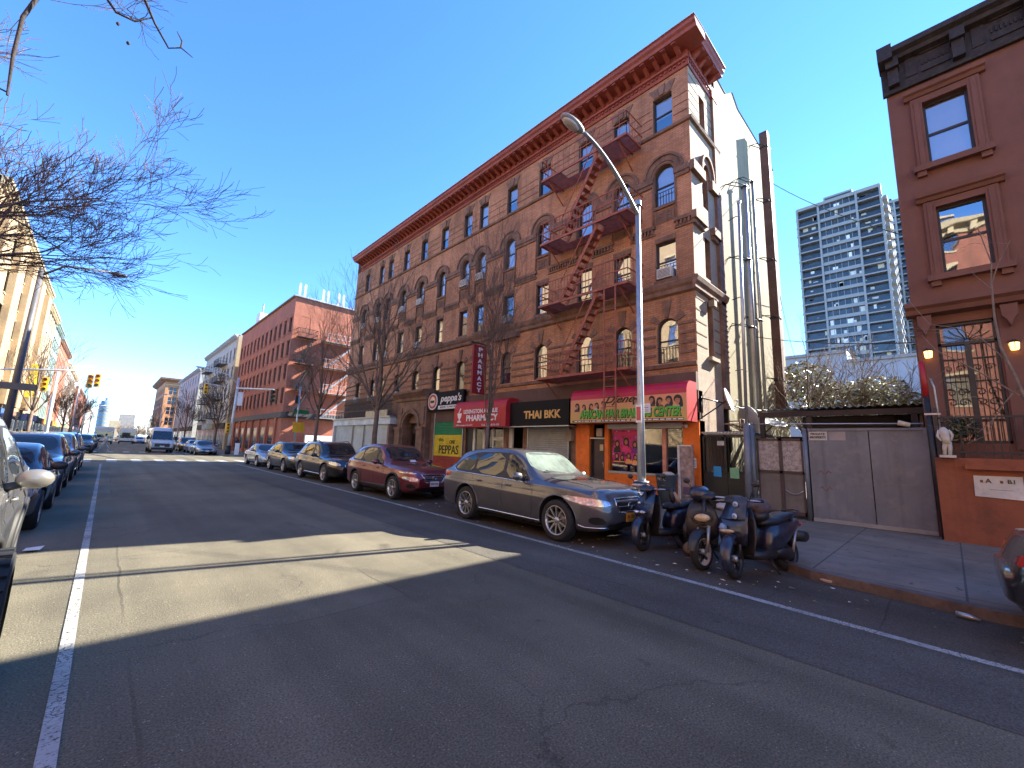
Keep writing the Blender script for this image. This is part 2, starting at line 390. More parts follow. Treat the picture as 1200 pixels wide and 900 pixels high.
M['kerb'] = pm('rusty_steel_faced_kerb', (0.13, 0.105, 0.09), 0.8, var=0.35, vs=3, bump=0.4, bs=25, dirt=(0.10, 0.06, 0.04), dirt_amt=0.6)
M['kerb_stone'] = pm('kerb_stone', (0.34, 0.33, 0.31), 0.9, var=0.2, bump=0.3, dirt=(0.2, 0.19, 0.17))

def road_paint(name, wear):
    nt = NT(name); b = nt.add('ShaderNodeBsdfPrincipled', Roughness=0.8)
    tr = nt.add('ShaderNodeBsdfTransparent'); mx = nt.add('ShaderNodeMixShader'); nt.ln(mx.outputs[0], nt.out.inputs[0])
    tc = nt.add('ShaderNodeTexCoord'); P = tc.outputs['Object']
    n1 = nt.add('ShaderNodeTexNoise', Scale=2.0, Detail=4.0); nt.ln(P, n1.inputs[0])
    nt.ln(_ramp(nt, n1.outputs[0], (0.29, 0.29, 0.27), (0.43, 0.43, 0.40), 0.3, 0.7), b.inputs['Base Color'])
    va = nt.add('ShaderNodeTexVoronoi', feature='DISTANCE_TO_EDGE', Scale=17.0); mp = nt.add('ShaderNodeMapping'); mp.inputs['Scale'].default_value = (1.0, 1.7, 1)
    dn = nt.add('ShaderNodeTexNoise', Scale=14.0, Detail=2.0); nt.ln(P, dn.inputs[0])
    vv = nt.add('ShaderNodeVectorMath', operation='MULTIPLY_ADD'); nt.ln(dn.outputs['Color'], vv.inputs[0]); vv.inputs[1].default_value = (0.07, 0.07, 0); nt.ln(P, vv.inputs[2])
    nt.ln(vv.outputs[0], mp.inputs[0]); nt.ln(mp.outputs[0], va.inputs[0])
    cr = _ramp(nt, va.outputs['Distance'], (0.85,) * 3, (0, 0, 0), 0.02, 0.06)
    n2 = nt.add('ShaderNodeTexNoise', Scale=1.6, Detail=3.0); nt.ln(P, n2.inputs[0])
    cr = _mix(nt, 1.0, cr, _ramp(nt, n2.outputs[0], (0.12,) * 3, (1,) * 3, 0.4, 0.6), 'MULTIPLY')
    n3 = nt.add('ShaderNodeTexNoise', Scale=30.0, Detail=6.0, Roughness=0.75); nt.ln(P, n3.inputs[0])
    sp = _ramp(nt, n3.outputs[0], (0, 0, 0), (1, 1, 1), 0.62 - wear, 0.70 - wear)
    mxf = nt.add('ShaderNodeMath', operation='MAXIMUM'); nt.ln(cr, mxf.inputs[0]); nt.ln(sp, mxf.inputs[1])
    nt.ln(mxf.outputs[0], mx.inputs[0]); nt.ln(b.outputs[0], mx.inputs[1]); nt.ln(tr.outputs[0], mx.inputs[2])
    return nt.m
M['paint'] = road_paint('cracked_white_road_paint', 0.07)
M['paint_worn'] = road_paint('worn_white_road_paint', 0.09)

flat('ground', [[(-900, -400), (1200, -400), (1200, 2500), (-900, 2500)]], -0.06, M['asphalt_gutter'])
ys = [-70, -20, -6, -3, 0, 1.5, 2.4, 3.2, 4, 5.5, 8, 12, 20, 32.7]
mb = MB()
for a, b in zip(ys, ys[1:]): mb.face([(KL, a, 0), (lerp_line(KERB, a), a, 0), (lerp_line(KERB, b), b, 0), (KL, b, 0)], M['asphalt'])
mb.face([(KL, 32.7, 0), (8.45, 32.7, 0), (8.45, 900, 0), (KL, 900, 0)], M['asphalt'])
struct('road', mb)
flat('cross_street', [[(8.45, 35.5), (400, 35.5), (400, 47.0), (8.45, 47.0)], [(-400, 35.5), (KL, 35.5), (KL, 47.0), (-400, 47.0)]], 0.0, M['asphalt_dark'])
mb = MB()
ys2 = [y for y in ys if y >= -20]
for a, b in zip(ys2, ys2[1:]):
    mb.face([(4.35 + 0.02 * a, a, 0.004), (lerp_line(LINE_R, a) - 0.05, a, 0.004), (lerp_line(LINE_R, b) - 0.05, b, 0.004), (4.35 + 0.02 * b, b, 0.004)], M['asphalt_dark'])
struct('road_repair_strip', mb)
mb = MB()
for a, b in zip(ys, ys[1:]):
    mb.face([(lerp_line(LINE_R, a) + 0.06, a, 0.004), (lerp_line(KERB, a), a, 0.004), (lerp_line(KERB, b), b, 0.004), (lerp_line(LINE_R, b) + 0.06, b, 0.004)], M['asphalt_gutter'])
struct('gutter_strip', mb)
# markings
mb = MB()
yy = [-70, -20, -5, -2, 0.2, 2.2, 5, 8, 11, 15, 22, 30, 34]
for a, b in zip(yy, yy[1:]):
    xa, xb = lerp_line(LINE_R, a), lerp_line(LINE_R, b)
    mb.face([(xa - 0.05, a, 0.008), (xa + 0.055, a, 0.008), (xb + 0.055, b, 0.008), (xb - 0.055, b, 0.008)], M['paint'])
struct('white_line_right', mb)
mb = MB(); mb.face([(-0.041, -60, 0.008), (0.041, -60, 0.008), (0.041, 11.5, 0.008), (-0.041, 11.5, 0.008)], M['paint'])
mb.face([(-0.041, 11.5, 0.008), (0.041, 11.5, 0.008), (0.041, 34, 0.008), (-0.041, 34, 0.008)], M['paint_worn'])
struct('white_line_left', mb)
mb = MB()
for (y0, y1) in ((36.3, 40.2), (56.5, 60.5)):
    for k in range(9):
        x = -2.2 + k * 1.22; mb.face([(x, y0, 0.008), (x + 0.5, y0, 0.008), (x + 0.5, y1, 0.008), (x, y1, 0.008)], M['paint_worn'] if k % 3 else M['paint'])
struct('crosswalk', mb)
# pavements: raised slabs with kerbs
def slab(name, outline, mat, z=0.12, z0=-0.05):
    mb = MB(); n = len(outline)
    mb.face([(x, y, z) for x, y in outline], mat)
    for i in range(n):
        a, b = outline[i], outline[(i + 1) % n]
        mb.face([(a[0], a[1], z0), (b[0], b[1], z0), (b[0], b[1], z), (a[0], a[1], z)], mat)
    return struct(name, mb)
kx = [(lerp_line(KERB, y) + 0.16, y) for y in ys]
slab('pavement_right', kx + [(30, 32.7), (30, -70)], M['paving'])
mb = MB()
for a, b in zip(ys, ys[1:]):
    A, B = lerp_line(KERB, a), lerp_line(KERB, b)
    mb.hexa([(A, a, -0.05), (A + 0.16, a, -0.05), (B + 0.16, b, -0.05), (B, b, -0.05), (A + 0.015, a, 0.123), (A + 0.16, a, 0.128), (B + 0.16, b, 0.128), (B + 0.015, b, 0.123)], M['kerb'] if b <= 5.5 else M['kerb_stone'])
struct('kerb_right', mb)
slab('pavement_left', [(KL - 0.16, -70), (KL - 0.16, 32.7), (-30, 32.7), (-30, -70)], M['paving'])
mb = MB(); mb.box(KL - 0.16, KL, -70, 32.7, -0.05, 0.127, M['kerb_stone']); struct('kerb_left', mb)
slab('pavement_far_right', [(8.45, 50), (60, 50), (60, 330), (8.45, 330)], M['paving'])
slab('pavement_far_left', [(KL, 50), (-40, 50), (-40, 330), (KL, 330)], M['paving'])
# ------------------------------------------------------------------ facades
def arc_pts(u0, u1, z1, n=10):
    """top arch of an opening whose crown is at z1: points from left spring to right spring"""
    r = (u1 - u0) / 2; c = (u0 + u1) / 2
    return [(c - r * math.cos(PI * i / n), z1 - r + r * math.sin(PI * i / n)) for i in range(n + 1)]
def wall(mb, fr, u0, u1, z0, z1, holes, mat, depth=0.2, rev=None):
    """sheet with recessed openings; hole = (u0,u1,z0,z1,arched)"""
    rev = rev or mat
    us = sorted(set([u0, u1] + [h[0] for h in holes] + [h[1] for h in holes])); zs = sorted(set([z0, z1] + [h[2] for h in holes] + [h[3] for h in holes]))
    us = [u for u in us if u0 <= u <= u1]; zs = [z for z in zs if z0 <= z <= z1]
    for i in range(len(us) - 1):
        run = None
        for j in range(len(zs) - 1):
            cu = (us[i] + us[i + 1]) / 2; cz = (zs[j] + zs[j + 1]) / 2
            hit = any(h[0] < cu < h[1] and h[2] < cz < h[3] for h in holes)
            if not hit: mb.face([fr(us[i], zs[j]), fr(us[i + 1], zs[j]), fr(us[i + 1], zs[j + 1]), fr(us[i], zs[j + 1])], mat)
    for h in holes:
        a, b, c, d = h[:4]
        if len(h) > 4 and h[4]:
            arc = arc_pts(a, b, d); sp = arc[0][1]; m = len(arc) // 2
            mb.face([fr(a, d)] + [fr(*p) for p in arc[:m + 1]], mat)
            mb.face([fr(b, d)] + [fr(*p) for p in arc[m:][::-1]], mat)
            out = [(a, c), (a, sp)] + arc[1:-1] + [(b, sp), (b, c)]
        else: out = [(a, c), (a, d), (b, d), (b, c)]
        for i in range(len(out)):
            p, q = out[i], out[(i + 1) % len(out)]
            mb.face([fr(*p), fr(*q), fr(*q, -depth), fr(*p, -depth)], rev)

def window(parent, fr, h, depth=0.14, blind=None, sash=None, ac=False, bar=0.045, drop=None, glass=None, name='window', pname='pane', rail=True, lite=False, grill=False):
    """sash window in an opening: frame mesh with a pane (and what hangs behind it) as its child"""
    a, b, c, d = h[:4]; arch = len(h) > 4 and h[4]; sash = sash or M['sash']; r = (b - a) / 2; sp = d - r if arch else d
    mb = MB()
    mb.fbox(fr, a, a + bar, c, sp, -depth - 0.05, -depth + 0.02, sash); mb.fbox(fr, b - bar, b, c, sp, -depth - 0.05, -depth + 0.02, sash)
    mb.fbox(fr, a + bar, b - bar, c, c + bar, -depth - 0.05, -depth + 0.02, sash)
    mid = (c + d) / 2
    if rail: mb.fbox(fr, a + bar, b - bar, mid - bar * 0.55, mid + bar * 0.55, -depth - 0.05, -depth + 0.012, sash)
    if arch:
        arc = arc_pts(a, b, d); c0 = (a + b) / 2; inn = [(c0 + (u - c0) * (1 - bar / r), sp + (z - sp) * (1 - bar / r)) for u, z in arc]
        for i in range(len(arc) - 1):
            p, q, s, t = arc[i], arc[i + 1], inn[i + 1], inn[i]
            mb.hexa([fr(*p, -depth - 0.05), fr(*q, -depth - 0.05), fr(*s, -depth - 0.05), fr(*t, -depth - 0.05), fr(*p, -depth + 0.02), fr(*q, -depth + 0.02), fr(*s, -depth + 0.02), fr(*t, -depth + 0.02)], sash)
    else: mb.fbox(fr, a + bar, b - bar, d - bar, d, -depth - 0.05, -depth + 0.02, sash)
    w = mb.build(name, parent)
    out = [(a, c), (a, sp)] + (arc_pts(a, b, d)[1:-1] if arch else []) + [(b, sp), (b, c)]
    g = MB()
    g.face([fr(u, z, -depth - 0.015) for u, z in out], glass or M['pane'])
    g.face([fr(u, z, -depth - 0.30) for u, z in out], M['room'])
    if blind:
        zb = drop if drop is not None else c
        bz = [(u, max(z, zb)) for u, z in out]
        g.face([fr(u, z, -depth - 0.07) for u, z in bz], blind)
    g.build(pname, w, recalc=False)
    if ac:
        m = MB(); uc = (a + b) / 2; m.fbox(fr, uc - 0.26, uc + 0.26, c + 0.02, c + 0.38, -depth - 0.1, 0.18, M['ac'])
        for k in range(6): m.fbox(fr, uc - 0.22, uc + 0.22, c + 0.07 + k * 0.048, c + 0.085 + k * 0.048, 0.18, 0.188, M['grille_dark'])
        m.build('air_conditioner', w)
    if grill:
        m = MB()
        for k in range(1, 7): u = a + (b - a) * k / 7; m.fbox(fr, u - 0.008, u + 0.008, c, c + 0.55, -0.03, -0.014, M['black_iron'])
        m.fbox(fr, a, b, c + 0.54, c + 0.56, -0.034, -0.010, M['black_iron']); m.build('window_guard', w)
    return w

# ================================================================== the corner apartment building
BX = 13.2; BY = 5.3; BE = 32.7
F = FX(BX); S = FY(BY)
bld = thing('apartment_building', 'long five storey brown brick building with red cornice and shops at street level', 'building', (BX, 19, 0.12))
cols = [6.27, 7.98, 9.72, 12.05, 14.25, 16.47, 17.85, 20.12, 22.42, 24.65, 26.85, 28.25, 30.6]
hw = 0.365
holes = []
for c in cols:
    holes += [(c - hw, c + hw, 4.70, 6.25, 1), (c - hw, c + hw, 7.63, 9.05, 0), (c - hw, c + hw, 10.43, 12.02, 1), (c - hw, c + hw, 13.42, 14.85, 0)]
mb = MB(); wall(mb, F, BY, BE, 3.9, 15.5, holes, M['brick_main'], 0.2, M['stone'])
mb.face([(24, BY, 3.9), (24, BE, 3.9), (24, BE, 17.0), (24, BY, 17.0)], M['beige_render'])
mb.face([(BX, BE, 0.12), (24, BE, 0.12), (24, BE, 17.0), (BX, BE, 17.0)], M['brick_main'])
mb.face([(BX, BY, 17.0), (24, BY, 17.0), (24, BE, 17.0), (BX, BE, 17.0)], M['roof'])
mb.face([(24, BY, 0), (24, BE, 0), (24, BE, 3.9), (24, BY, 3.9)], M['beige_render'])
mb.build('front_wall', bld)
# stone trim on the street front
mb = MB(); st = M['stone']
def sweepF(prof, u0=BY - 0.0, u1=BE): mb.sweep(F, prof, u0, u1, st)
sweepF([(0.004, 7.0), (0.10, 7.06), (0.10, 7.2), (0.16, 7.28), (0.20, 7.42), (0.17, 7.47), (0.004, 7.50)])       # course over 2nd floor
sweepF([(0.004, 13.27), (0.08, 13.29), (0.10, 13.38), (0.004, 13.40)])
sweepF([(0.004, 4.50), (0.06, 4.52), (0.08, 4.63), (0.004, 4.66)])
for z in (4.95, 5.28, 5.61, 5.94):      # rusticated bands, second floor
    for a, b in zip([BY] + [c + hw for c in cols], [c - hw for c in cols] + [BE]):
        mb.fbox(F, a + 0.06, b - 0.06, z, z + 0.09, 0.003, 0.035, st)
gaps = list(zip([BY] + [c + hw for c in cols], [c - hw for c in cols] + [BE]))
for i, (a, b) in enumerate(gaps):
    # capital blocks where the big arches land, dentil course under the fourth floor
    mb.fbox(F, a + 0.02, b - 0.02, 11.42, 11.64, 0.003, 0.10, st); mb.fbox(F, a + 0.05, b - 0.05, 11.28, 11.42, 0.003, 0.06, st)
    mb.fbox(F, a - 0.02, b + 0.02, 9.62, 9.74, 0.003, 0.10, st)
    n = max(1, int((b - a) / 0.13))
    for k in range(n): u = a + 0.03 + (b - a - 0.06) * (k + 0.5) / n; mb.fbox(F, u - 0.032, u + 0.032, 9.46, 9.62, 0.003, 0.085, st)
    mb.fbox(F, a + 0.0, b - 0.0, 9.38, 9.46, 0.003, 0.05, st)
for c in cols:
    # fourth floor hood mould, decorated panel, sills
    for (r0, r1, d1) in ((hw + 0.10, hw + 0.30, 0.05), (hw + 0.30, hw + 0.38, 0.11), (hw + 0.015, hw + 0.09, 0.03)):
        n = 14; zc = 11.655
        for i in range(n):
            t0, t1 = PI * i / n, PI * (i + 1) / n
            p = [(c + r * math.cos(t), zc + r * math.sin(t)) for r, t in ((r0, t0), (r1, t0), (r1, t1), (r0, t1))]
            mb.hexa([F(u, z, 0.003) for u, z in p] + [F(u, z, d1) for u, z in p], st)
    mb.fbox(F, c - hw - 0.03, c + hw + 0.03, 10.31, 10.42, 0.003, 0.08, st)
    mb.fbox(F, c - hw + 0.02, c + hw - 0.02, 9.78, 10.24, 0.003, 0.025, st)
    for k in range(4):
        for l in range(3): mb.fbox(F, c - 0.26 + k * 0.14, c - 0.18 + k * 0.14, 9.84 + l * 0.13, 9.92 + l * 0.13, 0.025, 0.045, st)
    for s in (-1, 1):
        mb.tube([F(c + s * (hw + 0.05), 9.74, 0.03), F(c + s * (hw + 0.05), 11.45, 0.03)], 0.035, st, 6)
    mb.fbox(F, c - hw - 0.04, c + hw + 0.04, 7.505, 7.62, 0.003, 0.10, st)
    mb.fbox(F, c - hw - 0.02, c + hw + 0.02, 9.06, 9.24, 0.003, 0.03, st)
    # fifth floor flared lintel
    for k, o in enumerate((-0.42, -0.14, 0.14)):
        q = [(c + o * 0.75, 14.87), (c + (o + 0.26) * 0.75, 14.87), (c + (o + 0.26) * 1.25, 15.25 + (0.05 if k == 1 else 0)), (c + o * 1.25, 15.25 + (0.05 if k == 1 else 0))]
        if k != 1: mb.fprism(F, q, 0.003, 0.03, st)
    mb.fprism(F, [(c - 0.08, 14.87), (c + 0.08, 14.87), (c + 0.13, 15.28), (c - 0.13, 15.28)], 0.003, 0.06, st)
    # second floor arch: flared voussoirs and keystone
    for k in range(7):
        t = PI * (k + 0.5) / 7; r0, r1 = hw + 0.02, hw + (0.62 if k == 3 else 0.36); dt = 0.17
        p = [(c + r0 * math.cos(t - dt), 5.885 + r0 * math.sin(t - dt)), (c + r1 * math.cos(t - dt), 5.885 + r1 * math.sin(t - dt)), (c + r1 * math.cos(t + dt), 5.885 + r1 * math.sin(t + dt)), (c + r0 * math.cos(t + dt), 5.885 + r0 * math.sin(t + dt))]
        if k in (1, 3, 5): mb.hexa([F(u, z, 0.003) for u, z in p] + [F(u, z, 0.05 if k == 3 else 0.035) for u, z in p], st)
for z in (13.75, 14.1, 14.45):
    for a, b in gaps: mb.fbox(F, a + 0.04, b - 0.04, z, z + 0.022, 0.003, 0.02, st)
mb.fbox(F, 13.35, 15.1, 6.82, 6.998, 0.003, 0.25, st)    # shallow balcony slab
mb.build('stone_trim', bld)
# cornice
mb = MB(); cr = M['cornice_red']
def cornice(fr, u0, u1, ext0, ext1):
    mb.sweep(fr, [(0.0, 15.45), (0.06, 15.45), (0.10, 15.521), (0.06, 15.539), (0.06, 15.685), (0.16, 15.708), (0.18, 15.765), (0.14, 15.779), (0.14, 16.000), (0.0, 16.000)], u0 - 0.06, u1, cr)
    n = int((u1 - u0) / 0.17)
    for k in range(n): u = u0 + (u1 - u0) * (k + 0.5) / n; mb.fbox(fr, u - 0.045, u + 0.045, 15.596, 15.662, 0.055, 0.115, cr)
    n = int((u1 - u0) / 0.40)
    for k in range(n):
        u = u0 + (u1 - u0) * (k + 0.5) / n
        mb.hexa([fr(u - 0.07, 15.793, 0.138), fr(u + 0.07, 15.793, 0.138), fr(u + 0.07, 15.812, 0.20), fr(u - 0.07, 15.812, 0.20), fr(u - 0.07, 16.009, 0.138), fr(u + 0.07, 16.009, 0.138), fr(u + 0.07, 16.009, 0.66), fr(u - 0.07, 16.009, 0.66)], cr)
        mb.fbox(fr, u - 0.085, u + 0.085, 15.958, 16.007, 0.30, 0.70, cr)
    mb.sweep(fr, [(0.0, 16.014), (0.74, 16.014), (0.78, 16.108), (0.86, 16.169), (0.88, 16.282), (0.93, 16.310), (0.0, 16.338)], u0 - ext0, u1 + ext1, cr)
    mb.sweep(fr, [(0.0, 16.339), (0.95, 16.312), (0.955, 16.329), (0.0, 16.357)], u0 - ext0 - 0.015, u1 + ext1, M['silver_edge'])
cornice(F, BY, BE - 0.9, 0.64, 0.0)
mb.build('cornice', bld)
mb = MB(); cornice(Fr((0, BY, 0), (1, 0, 0), (0, -0.69, 0)), BX + 0.0, BX + 1.95, 0.0, 0.0); mb.fbox(S, BX + 1.95, BX + 2.5, 15.45, 15.9, 0, 0.12, cr); mb.build('side_cornice', bld)
# side return: cream painted brick, then the blank rendered wall
sh = [(14.15, 14.62, 4.95, 6.95, 1), (14.15, 14.62, 7.75, 9.25, 0), (14.15, 14.62, 10.4, 12.1, 1), (14.1, 14.6, 13.5, 14.9, 0)]
mb = MB(); wall(mb, S, BX, 15.25, 4.3, 15.5, sh, M['cream_brick'], 0.25, M['stone'])
wall(mb, S, BX, 15.25, 0.1, 4.3, [], M['pink_render'])
mb.build('side_wall', bld)
mb = MB(); mb.fbox(S, 15.25, 15.72, 3.3, 15.5, 0.0, 0.10, M['stone'])
for k in range(14): mb.fbox(S, 15.25, 15.74, 4.6 + k * 0.19 if k < 13 else 7.6, 4.6 + k * 0.19 + 0.05 if k < 13 else 7.7, 0.10, 0.115, M['stone'])
mb.build('side_pilaster', bld)
mb = MB()
for prof, x0 in (([(0.0, 7.0), (0.10, 7.06), (0.10, 7.2), (0.16, 7.28), (0.20, 7.42), (0.17, 7.47), (0.0, 7.50)], BX - 0.2), ([(0.0, 13.27), (0.10, 13.29), (0.13, 13.38), (0.0, 13.40)], BX - 0.1)): mb.sweep(S, prof, x0, 15.78, st)
mb.build('string_course', bld); mb = MB()
for x0, x1 in ((BX - 0.12, 14.08), (14.7, 15.4)):
    mb.fbox(S, x0, x1, 11.28, 11.64, 0.003, 0.16, st); mb.fbox(S, x0, x1, 9.5, 9.78, 0.003, 0.18, st); mb.fbox(S, x0 + 0.05, x1 - 0.05, 9.36, 9.5, 0.003, 0.10, st)
for i in range(14):
    t0, t1 = PI * i / 14, PI * (i + 1) / 14; c = 14.385
    for r0, r1, d in ((0.30, 0.5, 0.08), (0.5, 0.58, 0.16)):
        p = [(c + r * math.cos(t), 11.66 + r * 1.4 * math.sin(t)) for r, t in ((r0, t0), (r1, t0), (r1, t1), (r0, t1))]
        mb.hexa([S(u, z, 0.003) for u, z in p] + [S(u, z, d) for u, z in p], st)
for z in (5.2, 5.6, 6.0, 6.4, 6.8):
    for a, b in ((BX + 0.02, 14.05), (14.72, 15.24)): mb.fbox(S, a, b, z - 0.02, z + 0.025, 0.002, 0.012, M['stone'])
for z in (13.75, 14.1, 14.45, 14.8, 15.15):
    for a, b in ((BX + 0.02, 14.05), (14.66, 15.24)): mb.fbox(S, a, b, z - 0.012, z + 0.012, 0.002, 0.01, M['stone'])
mb.build('side_trim', bld); mb = MB()
mb.fprism(S, [(14.28, 7.0), (14.5, 7.0), (14.6, 7.0), (14.54, 6.98), (14.46, 6.93), (14.3, 6.93), (14.2, 7.0)], 0.01, 0.2, st)
mb.fbox(S, 14.27, 14.5, 6.72, 6.99, 0.003, 0.2, M['cream_brick'])
mb.build('keystone', bld); mb = MB(); mb.fbox(S, 14.05, 14.74, 4.80, 4.93, 0.0, 0.15, M['cream_brick'])
mb.build('window_sill', bld)
for h in sh: window(bld, S, h, 0.2)
mb = MB()
prof = [(15.72, 17.0), (17.0, 16.9), (17.9, 17.6), (18.6, 17.2), (23.2, 17.2), (24, 17.0), (24, 0.1), (15.72, 0.1)]
mb.face([S(x, z, 0) for x, z in prof], M['beige_render'])
mb.face([S(x, z, -0.3) for x, z in prof], M['beige_render'])
for (a, b) in zip(prof[:5], prof[1:6]): mb.face([S(a[0], a[1], 0.03), S(b[0], b[1], 0.03), S(b[0], b[1], -0.35), S(a[0], a[1], -0.35)], M['concrete'])
mb.fbox(S, 17.5, 18.2, 16.9, 17.9, -0.9, -0.3, M['beige_render'])
mb.build('rendered_wall', bld)
# windows
bl = [('blind_white', .5), ('blind_cream', 0), ('blind_white', 0), ('blind_white', 0), ('blind_white', .3), (None, 0), ('curtain_purple', 0)]  # white blinds also stand in for pale sky reflections in the panes
wr = random.Random(3)
for ci, c in enumerate(cols):
    for fi, h in enumerate(holes[ci * 4:ci * 4 + 4]):
        k, dr = wr.choice(bl)
        if fi == 3: k, dr = ('blind_white', 0.45) if ci in (0, 1, 2, 3, 4) else (k, dr)
        if fi == 2: k, dr = 'blind_white', 0.0
        if fi == 1 and ci == 6: k, dr = 'curtain_red', 0.0
        if fi == 1 and ci == 5: k, dr = 'curtain_purple', 0.0
        if fi == 0: k, dr = ('blind_cream', wr.choice((0, 0.35)))
        ac = (fi, ci) in ((1, 0), (2, 5), (2, 6), (2, 8), (2, 9), (1, 4), (1, 8), (0, 9), (0, 11), (2, 11), (1, 10), (2, 12), (0, 12))
        window(bld, F, h, 0.13, M[k] if k else None, drop=h[2] + (h[3] - h[2]) * dr, ac=ac, grill=(fi in (0, 1, 2) and ci in (0, 1) or (fi == 3 and ci == 1)))
# fascia over the shops
mb = MB(); mb.fbox(F, BY - 0.0, 20.3, 3.70, 4.28, 0.02, 0.16, M['brown_fascia']); mb.fbox(F, BY, 20.3, 3.0, 3.70, -0.3, 0.05, M['brown_fascia'])
mb.fbox(F, 20.3, BE, 3.0, 4.4, -0.3, 0.02, M['stone']); mb.build('shop_fascia', bld)
# piers between the shops + dark sheets for the unlit interior behind
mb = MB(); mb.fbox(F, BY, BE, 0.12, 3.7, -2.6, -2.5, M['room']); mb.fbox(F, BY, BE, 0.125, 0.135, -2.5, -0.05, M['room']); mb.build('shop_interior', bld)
mb = MB()
for a, b in ((10.05, 10.28), (12.72, 12.95), (14.0, 14.2), (17.05, 17.2), (19.9, 20.32), (23.6, 23.8), (32.4, 32.7)):
    mb = MB(); mb.fbox(F, a, b, 0.12, 3.0, -0.4, 0.03, M['stone']); mb.build('shop_pier', bld)
# --- orange hair-braiding shop
mb = MB(); og = M['orange']
mb.fbox(F, 5.32, 5.82, 0.12, 2.75, -0.3, 0.05, og); mb.fbox(F, 5.82, 8.58, 0.12, 0.95, -0.12, 0.03, og); mb.fbox(F, 8.58, 8.74, 0.12, 2.75, -0.2, 0.04, og)
mb.fbox(F, 9.42, 10.05, 0.12, 2.75, -0.3, 0.04, og); mb.fbox(F, 6.42, 6.54, 0.95, 2.6, -0.1, 0.0, pm('pink_orange_post', (0.62, 0.28, 0.2), 0.6))
mb.fbox(F, 5.3, 5.325, 0.12, 2.75, -0.4, 0.052, og)
mb.fbox(F, 5.82, 8.58, 0.95, 1.02, -0.12, 0.06, M['galv']); mb.fbox(F, 5.82, 8.58, 2.52, 2.76, -0.1, 0.10, M['galv'])
mb.build('orange_shop_front', bld)
mb = MB(); mb.fbox(F, 5.82, 8.58, 1.02, 2.52, -0.10, -0.09, M['shop_pane']); mb.build('shop_window', bld)
mb = MB(); mb.fbox(F, 8.74, 8.82, 0.12, 2.15, -0.2, -0.05, M['black_plastic']); mb.fbox(F, 9.34, 9.42, 0.12, 2.15, -0.2, -0.05, M['black_plastic'])
mb.fbox(F, 8.82, 9.34, 0.12, 2.15, -0.16, -0.12, pm('dark_door', (0.055, 0.04, 0.045), 0.4)); mb.fbox(F, 8.74, 9.42, 2.15, 2.2, -0.2, 0.02, M['galv'])
mb.fbox(F, 8.9, 9.05, 1.72, 1.95, -0.12, -0.115, M['blind_cream']); mb.fbox(F, 8.95, 9.2, 2.25, 2.55, -0.2, -0.1, M['ac'])
mb.fbox(F, 8.86, 8.88, 1.0, 1.3, -0.12, -0.07, M['chrome'])
mb.build('shop_door', bld)
pn = NT('magenta_picture_poster'); b_ = pn.add('ShaderNodeBsdfPrincipled', Roughness=0.4); pn.ln(b_.outputs[0], pn.out.inputs[0])
tc_ = pn.add('ShaderNodeTexCoord'); vo_ = pn.add('ShaderNodeTexNoise', Scale=4.5, Detail=3.0); pn.ln(tc_.outputs['Object'], vo_.inputs[0])
r_ = pn.add('ShaderNodeValToRGB'); pn.ln(vo_.outputs[0], r_.inputs[0]); e_ = r_.color_ramp.elements
e_[0].position = .36; e_[0].color = (0.05, 0.005, 0.08, 1); e_[1].position = .66; e_[1].color = (0.85, 0.42, 0.2, 1)
for p_, c_ in ((.45, (0.55, 0.01, 0.12, 1)), (.52, (0.62, 0.01, 0.28, 1)), (.6, (0.35, 0.02, 0.3, 1))): x_ = e_.new(p_); x_.color = c_
pn.ln(r_.outputs[0], b_.inputs['Base Color']); M['poster'] = pn.m
mb = MB(); mb.fbox(F, 7.38, 8.5, 1.28, 2.5, -0.086, -0.08, M['poster']); mb.fbox(F, 7.45, 8.43, 2.28, 2.42, -0.08, -0.077, pm('poster_pink', (0.8, 0.02, 0.2), 0.4))
skin = pm('poster_skin_tone', (0.5, 0.2, 0.12), 0.5, var=0.3); hairm = pm('poster_black_hair', (0.015, 0.01, 0.015), 0.5)
purp = pm('poster_purple', (0.20, 0.01, 0.25), 0.4); gold_ = pm('poster_gold', (0.8, 0.4, 0.1), .4); pk_ = pm('poster_hot_pink', (0.75, 0.02, 0.22), .4)
rp = random.Random(12)
for (u, z, s_) in ((8.28, 1.98, 1), (7.92, 2.05, 1.15), (7.58, 1.96, 1), (8.3, 1.55, .85), (8.08, 1.5, .8), (7.82, 1.56, .85), (7.56, 1.52, .85)):
    cl = rp.choice((purp, gold_, pk_, hairm)); jw = rp.uniform(-.02, .02)
    mb.fprism(F, [(u - .15 * s_, z - .30 * s_), (u + .15 * s_, z - .30 * s_), (u + .12 * s_, z - .14 * s_), (u + .04 * s_, z - .09 * s_), (u - .04 * s_, z - .09 * s_), (u - .12 * s_, z - .14 * s_)], -0.08, -0.077, cl)
    mb.fprism(F, [(u - .10 * s_, z - .2 * s_), (u - .105 * s_, z), (u - .07 * s_ + jw, z + .11 * s_), (u + .02, z + .15 * s_), (u + .08 * s_, z + .10 * s_), (u + .10 * s_, z - .02), (u + .07 * s_, z - .1 * s_), (u - .05 * s_, z - .12 * s_)], -0.078, -0.0745, hairm)
    mb.fprism(F, [(u + .055 * s_ * math.cos(t * PI / 5), z + .08 * s_ * math.sin(t * PI / 5)) for t in range(10)], -0.075, -0.072, skin)
mb.fbox(F, 7.45, 8.43, 1.34, 1.38, -0.08, -0.076, gold_)
one('window_poster', mb, 'magenta and purple poster of women with braided hair in the shop window', 'poster')
